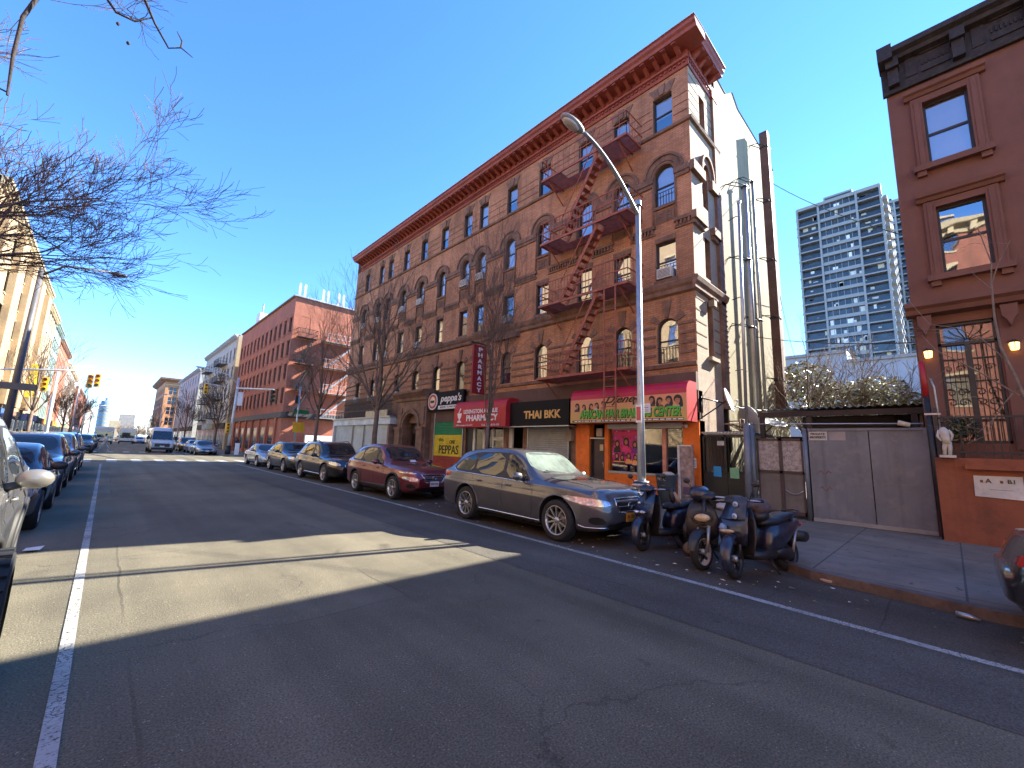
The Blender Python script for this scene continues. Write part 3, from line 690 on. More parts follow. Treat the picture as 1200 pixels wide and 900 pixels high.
# --- shutters
def shutter(name, u0, u1, z0, z1, d, bands, label=None, par=None):
    """bands: list of (z_top, material) from the bottom up"""
    mb = MB(); z = z0; n = int((z1 - z0) / 0.085); h = (z1 - z0) / n
    for k in range(n):
        za = z0 + k * h; m = next(mt for zt, mt in bands if za < zt)
        p = [(d, za), (d + 0.022, za + h * 0.25), (d + 0.022, za + h * 0.7), (d, za + h)]
        rows = [[F(u0, z_, d_) for d_, z_ in p], [F(u1, z_, d_) for d_, z_ in p]]
        mb.grid(rows, m, False)
    mb.fbox(F, u0 - 0.06, u0, z0, z1, d - 0.03, d + 0.05, M['galv']); mb.fbox(F, u1, u1 + 0.06, z0, z1, d - 0.03, d + 0.05, M['galv'])
    o = mb.build(name, par or bld)
    if label: o['label'] = label
    return o
shutter('roll_shutter', 10.45, 12.62, 0.14, 2.62, 0.0, [(9, M['shutter'])])
mb = MB(); mb.fbox(F, 10.28, 10.39, 0.12, 2.7, -0.05, 0.04, M['black_plastic']); mb.fbox(F, 10.15, 10.42, 2.05, 2.5, 0.03, 0.22, pm('meter_box', (0.25, 0.2, 0.16), 0.7, dirt=(0.1, 0.08, 0.06)))
mb.tube([F(10.3, 2.1, 0.12), F(10.3, 1.5, 0.1), F(10.42, 1.1, 0.08)], 0.015, M['black_plastic'], 6)
mb.build('meter_box', bld)
gy = pm('shutter_green', (0.015, 0.22, 0.075), 0.5, dirt=(0.02, 0.1, 0.04)); yy_ = pm('shutter_yellow', (0.75, 0.58, 0.02), 0.5, dirt=(0.5, 0.35, 0.02), dirt_amt=.3)
rr_ = pm('shutter_red', (0.40, 0.055, 0.02), 0.55, dirt=(0.16, 0.05, 0.02), dirt_amt=.7)
so = shutter('striped_shutter', 17.3, 19.85, 0.14, 3.5, 0.02, [(1.14, rr_), (2.28, yy_), (3.3, gy), (9, M['black_sign'])], 'green, yellow and red striped roll shutter')
mb = MB()
blk = pm('graffiti_black', (0.015, 0.02, 0.012), 0.6)
text_mb(mb, "PEPPAS", F, 18.45, 1.52, 0.6, 0.05, blk, fit=(1.75, 0.46), bold=0.004, flip=True); text_mb(mb, 'ONE', F, 18.15, 1.93, 0.3, 0.05, blk, fit=(0.5, 0.2), shear=0.2, flip=True)
text_mb(mb, 'this', F, 19.15, 2.05, 0.3, 0.05, blk, fit=(0.45, 0.2), flip=True); mb.build('lettering', so)
# pharmacy front, dark recessed doorway of the restaurant
mb = MB(); wp = M['white_paint']
for a, b, z1 in ((14.2, 14.3, 2.7), (14.95, 15.02, 2.6), (15.6, 15.72, 2.7), (16.35, 16.5, 2.7)): mb.fbox(F, a, b, 0.12, z1, -0.12, -0.02, wp)
mb.fbox(F, 14.3, 14.95, 0.12, 0.55, -0.1, -0.05, wp); mb.fbox(F, 14.3, 14.95, 2.05, 2.2, -0.1, -0.05, wp); mb.fbox(F, 16.5, 17.05, 0.12, 2.7, -0.15, -0.05, M['black_plastic'])
mb.fbox(F, 14.42, 14.8, 1.2, 1.9, -0.12, -0.09, M['blind_cream']); mb.fbox(F, 15.75, 16.3, 0.6, 1.35, -0.16, -0.13, M['blind_white'])
mb.build('pharmacy_front', bld)
mb = MB(); mb.fbox(F, 14.3, 16.35, 0.5, 2.7, -0.09, -0.08, M['shop_pane']); mb.build('shop_window', bld)
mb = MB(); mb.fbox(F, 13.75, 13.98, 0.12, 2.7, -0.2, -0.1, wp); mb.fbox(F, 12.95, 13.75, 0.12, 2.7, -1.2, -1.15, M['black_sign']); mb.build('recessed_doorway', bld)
# --- arched stone portal
mb = MB()
ph = [(21.15, 22.85, 0.12, 3.55, 1)]
G = Fr((BX - 0.35, 0, 0), (0, 1, 0), (-1, 0, 0)); wall(mb, G, 20.36, 23.6, 0.12, 4.3, ph, st, 0.6)
for a in (20.36, 23.6): mb.face([G(a, 0.12), G(a, 4.3), G(a, 4.3, -0.4), G(a, 0.12, -0.4)], st)
for a in (20.45, 22.95):
    mb.fbox(G, a, a + 0.6, 0.12, 2.6, 0.0, 0.16, st); mb.fbox(G, a - 0.06, a + 0.66, 2.6, 2.74, 0.0, 0.22, st); mb.fbox(G, a - 0.04, a + 0.64, 0.12, 0.5, 0.0, 0.21, st)
    mb.fbox(G, a + 0.05, a + 0.55, 2.9, 3.9, 0.0, 0.06, st)
for i in range(16):
    t0, t1 = PI * i / 16, PI * (i + 1) / 16
    for r0, r1, d in ((0.86, 1.02, 0.07), (1.02, 1.14, 0.12)):
        p = [(22 + r * math.cos(t), 2.7 + r * math.sin(t)) for r, t in ((r0, t0), (r1, t0), (r1, t1), (r0, t1))]; mb.hexa([G(u, z, 0.003) for u, z in p] + [G(u, z, d) for u, z in p], st)
mb.sweep(G, [(-0.35, 4.3), (0.1, 4.3), (0.14, 4.45), (0.3, 4.6), (0.42, 4.72), (0.42, 4.84), (-0.35, 4.9)], 20.2, 23.8, st)
mb.build('arched_portal', bld)
mb = MB(); mb.fbox(G, 21.15, 22.85, 0.12, 3.6, -0.62, -0.58, pm('dark_wooden_door', (0.05, 0.03, 0.025), 0.5)); mb.fbox(G, 21.3, 21.95, 0.7, 2.4, -0.58, -0.57, M['shop_pane']); mb.fbox(G, 22.05, 22.7, 0.7, 2.4, -0.58, -0.57, M['shop_pane'])
mb.build('entrance_door', bld)
# --- white-shuttered shop projecting at the far end
mb = MB(); bx0 = 0.75
mb.fbox(F, 23.75, 32.7, 2.95, 3.35, 0.0, bx0, pm('pale_blue_white_fascia', (0.62, 0.68, 0.68), 0.5, dirt=(0.35, 0.36, 0.35))); mb.fbox(F, 23.7, 32.75, 3.35, 3.45, -0.0, bx0 + 0.08, M['galv'])
mb.fbox(F, 32.5, 32.7, 0.12, 2.95, 0.0, bx0, M['white_paint']); mb.fbox(F, 23.8, 24.0, 0.12, 2.95, 0.0, bx0, M['stone'])
mb.fbox(F, 24.3, 27.3, 3.45, 3.85, bx0 - 0.1, bx0 - 0.02, pm('yellowed_sign', (0.5, 0.42, 0.25), 0.6, dirt=(0.6, 0.6, 0.55), vs=3))
mb.build('shop_front_white', bld)
for a, b in ((24.1, 27.4), (27.55, 29.2), (29.35, 32.4)): shutter('roll_shutter', a + 0.06, b - 0.06, 0.14, 2.95, bx0 - 0.15, [(9, M['shutter_pale'])])
mb = MB()
for z in (3.9, 4.75): mb.fbox(F, 23.8, 32.6, z, z + 0.05, bx0 - 0.1, bx0 - 0.06, M['black_iron'])
for k in range(90): u = 23.85 + k * 0.097; mb.fbox(F, u, u + 0.02, 3.46, 4.76, bx0 - 0.09, bx0 - 0.07, M['black_iron'])
mb.build('roof_railing', bld)
# --- fire escape
fe = None
D0, D1 = 0.12, 1.12; E_ = M['escape']
mb = MB()
levels = [4.45, 7.45, 10.15, 13.1]
for z in levels:
    for u in (7.5, 10.9): mb.beam(F(u, z - 0.02, 0.0), F(u, z - 0.02, D1), 0.05, 0.05, E_); mb.beam(F(u, z - 0.75, 0.02), F(u, z - 0.04, D1 - 0.1), 0.04, 0.04, E_)
fe = mb.build('fire_escape', bld)
for i, z in enumerate(levels):
    mb = MB()
    mb.beam(F(7.1, z, D0), F(11.2, z, D0), 0.05, 0.09, E_); mb.beam(F(7.1, z, D1), F(11.2, z, D1), 0.05, 0.09, E_)
    for u in (7.1, 11.2): mb.beam(F(u, z, D0), F(u, z, D1), 0.05, 0.09, E_)
    for k in range(24):
        d = D0 + 0.03 + (D1 - D0 - 0.05) * k / 23
        ua, ub = (7.12, 11.18) if (i == 0 or d < 0.55) else (7.12, 8.4)
        mb.beam(F(ua, z + 0.012, d), F(ub, z + 0.012, d), 0.018, 0.02, E_)
        if i > 0 and d >= 0.55: mb.beam(F(10.2, z + 0.012, d), F(11.18, z + 0.012, d), 0.018, 0.02, E_)
    mb.build('platform', fe)
    mb = MB()
    for zz in (z + 0.5, z + 0.95):
        mb.beam(F(7.1, zz, D1), F(11.2, zz, D1), 0.03, 0.035, E_)
        for u in (7.1, 11.2): mb.beam(F(u, zz, D0 - 0.1), F(u, zz, D1), 0.03, 0.035, E_)
    for k in range(29): u = 7.1 + 4.1 * k / 28; mb.beam(F(u, z + 0.03, D1), F(u, z + 0.95, D1), 0.016, 0.016, E_) if i < 3 or k % 2 == 0 else None
    for k in range(6):
        d = D0 + (D1 - D0) * k / 5
        for u in (7.1, 11.2): mb.beam(F(u, z + 0.03, d), F(u, z + 0.95, d), 0.016, 0.016, E_)
    mb.build('railing', fe)
for z0, z1 in zip(levels, levels[1:]):
    mb = MB(); ua, ub = 10.15, 8.35
    for d in (0.62, 1.02):
        mb.beam(F(ua, z0 + 0.02, d), F(ub, z1 + 0.06, d), 0.035, 0.12, E_)
    n = int((z1 - z0) / 0.235)
    for k in range(1, n): t = k / n; mb.fbox(F, ua + (ub - ua) * t - 0.10, ua + (ub - ua) * t + 0.10, z0 + (z1 - z0) * t, z0 + (z1 - z0) * t + 0.022, 0.63, 1.01, E_)
    mb.beam(F(ua, z0 + 0.8, 1.03), F(ub, z1 + 0.8, 1.03), 0.025, 0.03, E_)
    mb.build('stair', fe)
mb = MB()
for u in (7.55, 8.0): mb.beam(F(u, 2.75, D1 + 0.06), F(u, 7.4, D1 + 0.06), 0.045, 0.035, E_)
for k in range(13): mb.beam(F(7.55, 2.85 + k * 0.34, D1 + 0.06), F(8.0, 2.85 + k * 0.34, D1 + 0.06), 0.022, 0.022, E_)
mb.build('drop_ladder', fe)
# --- pipes and wires on the rendered wall
def wall_pipe(x, d, z0, z1, w, mat, label, brs, rnd_=False):
    mb = MB(); y = BY - d
    if rnd_: mb.tube([(x, y, z0), (x, y, z1)], w / 2, mat, 12)
    else: mb.box(x - w / 2, x + w / 2, y - w / 2, y + w / 2, z0, z1, mat)
    o = tag(mb.build('flue_pipe', org=(x, y, z0)), label, 'flue')
    for z in brs:
        mb = MB()
        for s in (-0.5, 0.5):
            mb.tube([(x + s * 0.1, y - w / 2 - 0.02, z), (x - 0.35 + s * 0.4, y + 0.2, z + 0.06), (x - 0.55 + s * 0.2, BY, z + 0.1 + s * 0.15)], 0.018, M['black_iron'], 6)
        mb.box(x - w / 2 - 0.02, x + w / 2 + 0.02, y - w / 2 - 0.02, y + w / 2 + 0.02, z - 0.03, z + 0.03, M['black_iron'])
        mb.build('bracket', o)
wall_pipe(20.7, 0.47, 3.4, 17.0, 0.34, pm('rusty_brown_flue', (0.12, 0.055, 0.038), 0.7, var=0.3, dirt=(0.22, 0.16, 0.12)), 'thick rusty brown flue pipe running up the cream side wall past the roof', [5.0, 7.8, 10.5, 13.4, 16.2])
wall_pipe(17.0, 0.55, 2.0, 12.4, 0.20, M['galv'], 'slim grey steel flue pipe beside the thick brown flue on the cream wall', [6.5, 9.2, 12.3], True)
wall_pipe(18.6, 0.42, 3.4, 13.5, 0.12, M['galv'], 'thin grey pipe standing between the two flues on the cream wall', [7.2, 13.4], True)
# ================================================================== brownstone house on the right
M['brownstone_paint'] = pm('red_brown_painted_render', (0.185, 0.084, 0.060), 0.8, var=0.12, vs=1.5, bump=0.25, bs=60, streak=0.15)
M['brownstone_wall'] = pm('rust_painted_wall', (0.28, 0.085, 0.038), 0.75, streak=0.35, var=0.22, vs=1.2, bump=0.2, bs=40, dirt=(0.13, 0.05, 0.03), dirt_amt=0.5)
M['black_cornice'] = pm('weathered_black_cornice', (0.028, 0.025, 0.026), 0.75, var=0.4, vs=5, dirt=(0.07, 0.06, 0.055), dirt_amt=.6)
bp_ = M['brownstone_paint']
hs = thing('brownstone_house', 'red brown rendered row house with black cornice above a rust coloured front wall', 'house', (BX, -3, 0.12))
HY = 0.32
bh = []
for c in (-0.65, -2.75, -4.85): bh += [(c - 0.37, c + 0.37, 8.66, 10.3, 0), (c - 0.40, c + 0.37, 5.92, 7.56, 0)]
bh += [(-0.93, -0.04, 2.12, 4.78, 0), (-3.2, -2.3, 2.4, 4.7, 0), (-5.3, -4.4, 2.4, 4.7, 0)]
mb = MB(); wall(mb, F, -6.2, HY, 0.12, 10.9, bh, bp_, 0.22)
mb.face([(BX, HY, 0.12), (BX, HY, 11.6), (27, HY, 11.4), (27, HY, 0.12)], M['pink_render']); mb.face([(BX, -6.2, 0.12), (BX, -6.2, 11.6), (27, -6.2, 11.4), (27, -6.2, 0.12)], M['pink_render'])
mb.face([(BX, -6.2, 11.55), (27, -6.2, 11.4), (27, HY, 11.4), (BX, HY, 11.55)], M['roof']); mb.face([(27, -6.2, 0), (27, HY, 0), (27, HY, 11.4), (27, -6.2, 11.4)], M['pink_render'])
mb.build('front_wall', hs)
mb = MB(); bc = M['black_cornice']
mb.sweep(F, [(0.0, 10.85), (0.10, 10.85), (0.12, 10.92), (0.06, 10.95), (0.06, 11.6), (0.24, 11.64), (0.28, 11.72), (0.40, 11.78), (0.42, 11.9), (0, 11.95)], -6.2, HY + 0.06, bc)
for k in range(6):
    u = 0.15 - k * 1.12
    mb.fbox(F, u - 0.10, u + 0.10, 11.0, 11.62, 0.06, 0.22, bc); mb.fbox(F, u - 0.12, u + 0.12, 11.42, 11.66, 0.06, 0.32, bc)
    mb.fbox(F, u - 0.42, u - 0.22, 11.12, 11.62, 0.06, 0.085, bc); mb.fbox(F, u - 0.98, u - 0.5, 11.1, 11.16, 0.06, 0.10, bc); mb.fbox(F, u - 0.98, u - 0.5, 11.58, 11.64, 0.06, 0.10, bc)
    for j in range(7): mb.fbox(F, u - 0.96 + j * 0.07, u - 0.93 + j * 0.07, 11.3, 11.42, 0.06, 0.09, bc)
mb.fbox(F, 0.12, 0.40, 11.6, 11.98, -0.1, 0.46, bc)
mb.build('cornice', hs)
mb = MB()
def surround(c, a, b, z0, z1):
    mb.fbox(F, a - 0.20, a, z0, z1 + 0.16, 0.003, 0.07, bp_); mb.fbox(F, b, b + 0.20, z0, z1 + 0.16, 0.003, 0.07, bp_); mb.fbox(F, a, b, z1, z1 + 0.16, 0.003, 0.065, bp_)
    mb.fbox(F, a - 0.14, a - 0.05, z0, z1 + 0.1, 0.07, 0.09, bp_); mb.fbox(F, b + 0.05, b + 0.14, z0, z1 + 0.1, 0.07, 0.09, bp_)
    mb.sweep(F, [(0.003, z1 + 0.17), (0.10, z1 + 0.17), (0.14, z1 + 0.24), (0.20, z1 + 0.27), (0.22, z1 + 0.36), (0.003, z1 + 0.40)], a - 0.30, b + 0.30, bp_)
    mb.fbox(F, a - 0.27, b + 0.27, z0 - 0.14, z0, 0.003, 0.16, bp_)
    for u in (a - 0.14, b + 0.14): mb.fbox(F, u - 0.08, u + 0.08, z0 - 0.26, z0 - 0.14, 0.003, 0.10, bp_)
for h in bh[:6]: surround(0, h[0], h[1], h[2], h[3])
mb.sweep(F, [(0.003, 4.98), (0.22, 5.02), (0.26, 5.12), (0.34, 5.18), (0.34, 5.28), (0.003, 5.36)], -6.2, 0.42, bp_)
for u in (0.13, -1.12, -2.15, -3.35):
    mb.fprism(F, [(u - 0.12, 4.98), (u + 0.12, 4.98), (u + 0.11, 4.75), (u + 0.05, 4.66), (u, 4.52), (u - 0.05, 4.66), (u - 0.11, 4.75)], 0.003, 0.2, bp_)
    mb.fbox(F, u - 0.16, u + 0.16, 2.0, 4.96, 0.003, 0.05, bp_)
mb.build('stone_trim', hs)
for i, h in enumerate(bh[:6]): window(hs, F, h, 0.10, M['blind_white'] if i % 2 == 0 else None, bar=0.05)
for h in bh[7:]: window(hs, F, h, 0.15)
# iron and glass double door with fanlight and scroll work
mb = MB(); bi = M['black_iron']; d0 = -0.12
for u in (-0.93, -0.09): mb.fbox(F, u, u + 0.05, 2.12, 4.78, d0, d0 + 0.06, bi)
for z in (2.12, 4.28, 4.72): mb.fbox(F, -0.93, -0.04, z, z + 0.06, d0, d0 + 0.06, bi)
mb.fbox(F, -0.53, -0.44, 2.12, 4.28, d0, d0 + 0.07, bi)
for side in (-0.88, -0.44):
    for k in range(5): u = side + 0.05 + k * 0.075; mb.fbox(F, u - 0.006, u + 0.006, 2.18, 4.28, d0 + 0.02, d0 + 0.04, bi)
    for (cz, rr) in ((3.0, 0.10), (3.22, 0.10), (3.75, 0.08)):
        for s in (-1, 1):
            pts = [F(side + 0.2 + s * 0.09 + s * rr * (1 - t / 14) * math.cos(t * 0.62), cz + rr * (1 - t / 14) * math.sin(t * 0.62), d0 + 0.05) for t in range(13)]
            mb.tube(pts, 0.008, bi, 5)
    for z in (2.62, 3.45, 3.95): mb.fbox(F, side + 0.02, side + 0.38, z, z + 0.02, d0 + 0.02, d0 + 0.045, bi)
for k in range(9):
    a = PI * (k + 0.5) / 9; pts = [F(-0.485 + t * 0.40 * math.cos(a), 4.34 + t * 0.38 * math.sin(a) + 0.02 * math.sin(t * 6), d0 + 0.03) for t in (0.1, 0.4, 0.7, 1)]
    mb.tube(pts, 0.007, bi, 5)
dr = mb.build('entrance_door', hs)
mb = MB(); mb.fbox(F, -0.9, -0.06, 2.15, 4.75, d0 - 0.03, d0 - 0.02, M['shop_pane']); mb.fbox(F, -0.9, -0.06, 2.15, 4.75, -0.219, -0.20, M['blind_cream']); mb.build('pane', dr)
def lantern(y, nm):
    p = F(y, 4.02, 0.12); mb = MB()
    mb.fbox(F, y - 0.03, y + 0.03, 4.18, 4.24, 0.05, 0.14, bi); mb.lathe(p + Vector((0, 0, 0.17)), [(0.0, 0.04), (0.09, 0), (0.10, -0.015)], bi, 8)
    for k in range(6): a = 2 * PI * k / 6; mb.beam(p + Vector((0.075 * math.cos(a), 0.075 * math.sin(a), 0)), p + Vector((0.09 * math.cos(a), 0.09 * math.sin(a), 0.16)), 0.008, 0.008, bi)
    o = mb.build('wall_lantern', org=p); tag(o, nm, 'lantern', 'lanterns by the iron door')
    mb = MB(); mb.lathe(p, [(0.055, 0.0), (0.07, 0.02), (0.082, 0.14), (0.05, 0.155)], M['lamp_glow'], 10); mb.build('lamp_glass', o)
M['lamp_glow'] = pm('warm_lantern_glass', (0.9, 0.7, 0.35), 0.5, emit=(1.0, 0.62, 0.22), es=0.7)
lantern(0.13, 'lit wall lantern left of the scrolled iron door'); lantern(-1.12, 'lit wall lantern right of the scrolled iron door')
# rust coloured front wall with letter slots
W = FX(12.62)
mb = MB(); bw = M['brownstone_wall']
mb.fbox(W, -6.2, 0.22, 0.12, 1.80, -0.35, 0.0, bw); mb.fbox(W, -1.05, -0.2, 1.58, 1.66, 0.0, 0.12, bw)
mb.fbox(W, -6.2, 0.22, 1.0, 1.8, -0.9, -0.36, M['stone'])
o = one('front_garden_wall', mb, 'low rust coloured wall in front of the row house', 'wall')
mb = MB(); wpn = pm('stained_white_plate', (0.62, 0.60, 0.55), 0.6, dirt=(0.3, 0.22, 0.15))
mb.fprism(W, [(-0.30, 1.46), (-0.29, 1.06), (-0.93, 1.03), (-0.93, 1.47)], 0.001, 0.02, wpn)
text_mb(mb, 'A', W, -0.49, 1.37, 0.12, 0.02, blk, flip=True); text_mb(mb, 'B1', W, -0.79, 1.37, 0.11, 0.02, blk, flip=True)
for u in (-0.40, -0.66): mb.fbox(W, u - 0.02, u + 0.02, 1.33, 1.38, 0.02, 0.026, pm('rusty_bolt', (0.2, 0.09, 0.04), .7))
mb.fbox(W, -0.8, -0.5, 1.2, 1.205, 0.02, 0.024, M['grille_dark'])
one('letter_plate', mb, 'stained white plate lettered A and B1 on the rust coloured wall', 'sign')
mb = MB(); R_ = FX(12.75)
for z in (2.62, 1.9): mb.fbox(R_, -6.1, 0.15, z, z + 0.04, -0.02, 0.02, bi)
for k in range(58): u = 0.13 - k * 0.108; mb.fbox(R_, u - 0.008, u + 0.008, 1.8, 2.62, -0.008, 0.008, bi)
for u in (0.14, -1.25, -3.5, -6.1): mb.fbox(R_, u - 0.025, u + 0.025, 1.8, 2.85, -0.025, 0.025, bi)
one('iron_railing', mb, 'black iron railing on top of the rust coloured wall', 'railing')
# shrub behind the railing and pale statuette on the wall
def leafy(mb, c, r, n, size, mats, rng, flat_=0.6, hollow=0.35):
    for _ in range(n):
        while True:
            p = Vector((rng.uniform(-1, 1), rng.uniform(-1, 1), rng.uniform(-1, 1)))
            if hollow < p.length < 1: break
        q = Vector((c[0] + p.x * r[0], c[1] + p.y * r[1], c[2] + p.z * r[2]))
        a = Vector((rng.uniform(-1, 1), rng.uniform(-1, 1), rng.uniform(-flat_, flat_))).normalized(); b = a.cross(Vector((rng.uniform(-1, 1), rng.uniform(-1, 1), rng.uniform(-1, 1)))).normalized()
        s = size * rng.uniform(0.6, 1.3)
        mb.face([q - a * s, q + b * s * 0.45, q + a * s, q - b * s * 0.45], rng.choice(mats))
M['leaf_dark'] = pm('dark_evergreen_leaf', (0.025, 0.055, 0.018), 0.45, var=0.3); M['leaf_mid'] = pm('mid_green_leaf', (0.24, 0.24, 0.13), 0.45, var=0.3)
M['leaf_pale'] = pm('pale_waxy_leaf', (0.62, 0.62, 0.50), 0.35, var=0.3); M['leaf_brown'] = pm('dry_leaf', (0.16, 0.12, 0.05), 0.6)
mb = MB(); rg = random.Random(4)
leafy(mb, (13.0, -0.2, 2.45), (0.22, 0.28, 0.30), 420, 0.045, [M['leaf_dark'], M['leaf_mid']], rg, hollow=0)
mb.tube([(13.0, -0.2, 1.8), (13.0, -0.22, 2.4)], 0.02, M['bark'], 6)
one('potted_shrub', mb, 'small green shrub behind the iron railing', 'plant')
mb = MB(); sw = pm('weathered_cast_stone', (0.62, 0.58, 0.50), 0.8, dirt=(0.3, 0.26, 0.2)); sx, sy = 12.52, 0.02
mb.box(sx - 0.09, sx + 0.09, sy - 0.12, sy + 0.12, 1.80, 1.85, sw)
mb.tube([(sx, sy - 0.03, 1.85), (sx, sy - 0.045, 2.0), (sx, sy - 0.03, 2.12)], [0.03, 0.035, 0.05], sw, 10); mb.tube([(sx, sy + 0.04, 1.85), (sx, sy + 0.035, 2.0), (sx, sy + 0.0, 2.12)], [0.028, 0.035, 0.05], sw, 10)
mb.tube([(sx, sy - 0.01, 2.08), (sx, sy, 2.2), (sx, sy + 0.02, 2.34), (sx, sy + 0.03, 2.42)], [0.065, 0.072, 0.08, 0.04], sw, 12)
mb.tube([(sx, sy + 0.08, 2.36), (sx - 0.02, sy + 0.115, 2.24), (sx - 0.05, sy + 0.07, 2.14)], [0.03, 0.026, 0.02], sw, 8); mb.tube([(sx, sy - 0.05, 2.36), (sx - 0.03, sy - 0.10, 2.26), (sx - 0.03, sy - 0.07, 2.14)], [0.03, 0.025, 0.02], sw, 8)
one('garden_statuette', mb, 'pale headless stone figure standing on the rust coloured wall', 'statue')
# red and black pole leaning at the wall corner
mb = MB(); mb.tube([(12.78, 0.20, 0.12), (12.78, 0.24, 3.1)], 0.055, M['black_plastic'], 10); mb.tube([(12.78, 0.24, 3.1), (12.78, 0.255, 3.9)], 0.052, pm('red_plastic_sleeve', (0.42, 0.02, 0.02), 0.4), 10)
mb.tube([(12.78, 0.08, 1.8), (12.78, 0.1, 3.3), (12.8, 0.14, 3.5)], 0.02, M['galv'], 6); mb.fbox(FX(12.72), 0.05, 0.3, 2.7, 2.74, 0, 0.02, M['galv'])
one('corner_post', mb, 'tall black post with a red top at the corner of the row house', 'post')

# ================================================================== vacant lot: gates, shed, black fence
M['gate_grey'] = pm('glare_mottled_gate_steel', (0.165, 0.185, 0.215), 0.5, metal=0.15, var=0.14, vs=1.2, dirt=(0.28, 0.28, 0.27), dirt_amt=0.4, streak=0.45)  # paler blotches paint soft glare spots into the grey
gp = M['gate_grey']
mb = MB()
for a, b in ((0.36, 1.30), (1.32, 2.52)): mb.fbox(F, a, b, 0.2, 2.42, -0.02, 0.02, gp)
for z in (1.1, 1.75): mb.fbox(F, 0.36, 2.52, z, z + 0.01, 0.02, 0.026, gp)
mb.fbox(F, 0.30, 0.36, 0.15, 2.46, -0.04, 0.05, gp); mb.fbox(F, 0.36, 2.52, 2.40, 2.46, -0.04, 0.05, gp); mb.fbox(F, 0.30, 2.52, 0.13, 0.22, -0.05, 0.06, M['concrete'])
for u, z, w_, h_, r_ in ():      # glare spots painted as lighter patches, none placed
    n = 16; mb.fprism(F, [(u + w_ * math.cos(2 * PI * k / n) * (1 + .2 * math.sin(3 * k)), z + h_ * math.sin(2 * PI * k / n)) for k in range(n)], 0.02, 0.0215, pm('glare_spot', (0.42, 0.46, 0.42), 0.35, metal=0.4, var=.3, vs=9))
pr = pm('pink_graffiti', (0.35, 0.08, 0.10), 0.6)
for z in (1.35, 0.95): mb.tube([F(2.35 - 0.05 * k, z + 0.06 * math.sin(k * 1.9), 0.022) for k in range(6)], 0.008, pr, 4)
gt = one('steel_gate', mb, 'wide glare-mottled grey double steel gate across the empty lot', 'gate')
mb = MB(); wp2 = pm('white_stencil_plate', (0.55, 0.55, 0.53), 0.7, dirt=(0.25, 0.25, 0.25)); mb.fbox(F, 2.12, 2.5, 2.16, 2.38, 0.021, 0.03, wp2)
text_mb(mb, 'PRIVATE', F, 2.31, 2.32, 0.1, 0.03, blk, fit=(0.3, 0.05), flip=True); text_mb(mb, 'PROPERTY', F, 2.31, 2.235, 0.1, 0.03, blk, fit=(0.34, 0.06), flip=True); mb.fbox(F, 1.75, 2.08, 2.16, 2.38, 0.021, 0.027, pm('faded_plate', (0.30, 0.27, 0.26), .7))
one('property_sign', mb, 'small white PRIVATE PROPERTY plate on the top corner of the steel gate', 'sign')
# small door-like gate of brown sheets
mb = MB(); pg = pm('brown_sheet_metal', (0.17, 0.15, 0.135), 0.7, var=0.15, streak=.3, dirt=(0.09, 0.06, 0.05)); pl = pm('whitewashed_boards', (0.38, 0.34, 0.31), 0.8, var=0.35, vs=9, dirt=(0.12, 0.09, 0.08), dirt_amt=.8)
mb.fbox(F, 2.68, 3.72, 0.3, 1.3, -0.02, 0.0, pg); mb.fbox(F, 2.68, 3.72, 1.3, 2.15, -0.02, 0.0, pl)
fr_ = pm('dark_rusty_frame', (0.06, 0.04, 0.04), 0.6)
for a, b, c, d in ((2.66, 2.70, 0.22, 2.2), (3.70, 3.74, 0.22, 2.2), (3.13, 3.21, 0.22, 2.2), (2.66, 3.74, 0.22, 0.30), (2.66, 3.74, 1.27, 1.34), (2.66, 3.74, 2.14, 2.2)): mb.fbox(F, a, b, c, d, -0.02, 0.025, fr_)
mb.tube([F(3.1 - 0.05 * k, 0.85 - 0.1 * math.sin(PI * k / 8), 0.03) for k in range(9)], 0.012, M['galv'], 5)
one('sheet_metal_gate', mb, 'narrow brown sheet metal gate with whitewashed upper panel beside the steel gate', 'gate')
def post(y, z1, r, mat, lb):
    mb = MB(); mb.tube([F(y, 0.1, 0.0), F(y, z1, 0.0)], r, mat, 12); mb.lathe(F(y, z1, 0), [(r + 0.008, 0), (r + 0.008, 0.03), (0, 0.05)], mat, 12)
    one('gate_post', mb, lb, 'post')
post(2.6, 2.42, 0.05, M['gate_grey'], 'grey pipe post between the narrow gate and the double gate'); post(3.86, 2.6, 0.075, M['gate_grey'], 'thick grey pipe post left of the narrow brown gate')
# tall steel mast
mb = MB(); mb.tube([(12.95, 3.95, 0.1), (12.95, 3.90, 2.6)], 0.085, M['gate_grey'], 12); mb.tube([(12.95, 3.90, 2.6), (12.95, 3.80, 9.3)], 0.045, M['galv'], 10)
mb.lathe((12.95, 3.8, 9.3), [(0.05, 0), (0.06, 0.08), (0, 0.14)], M['galv'], 10)
for z in (4.1, 6.3, 8.9): mb.tube([(12.95, 3.82, z), (13.05, 3.95, z + 0.08), (13.2, 4.2, z + 0.1)], 0.014, bi, 5)
one('service_mast', mb, 'tall thin steel mast rising beside the narrow brown gate', 'mast')
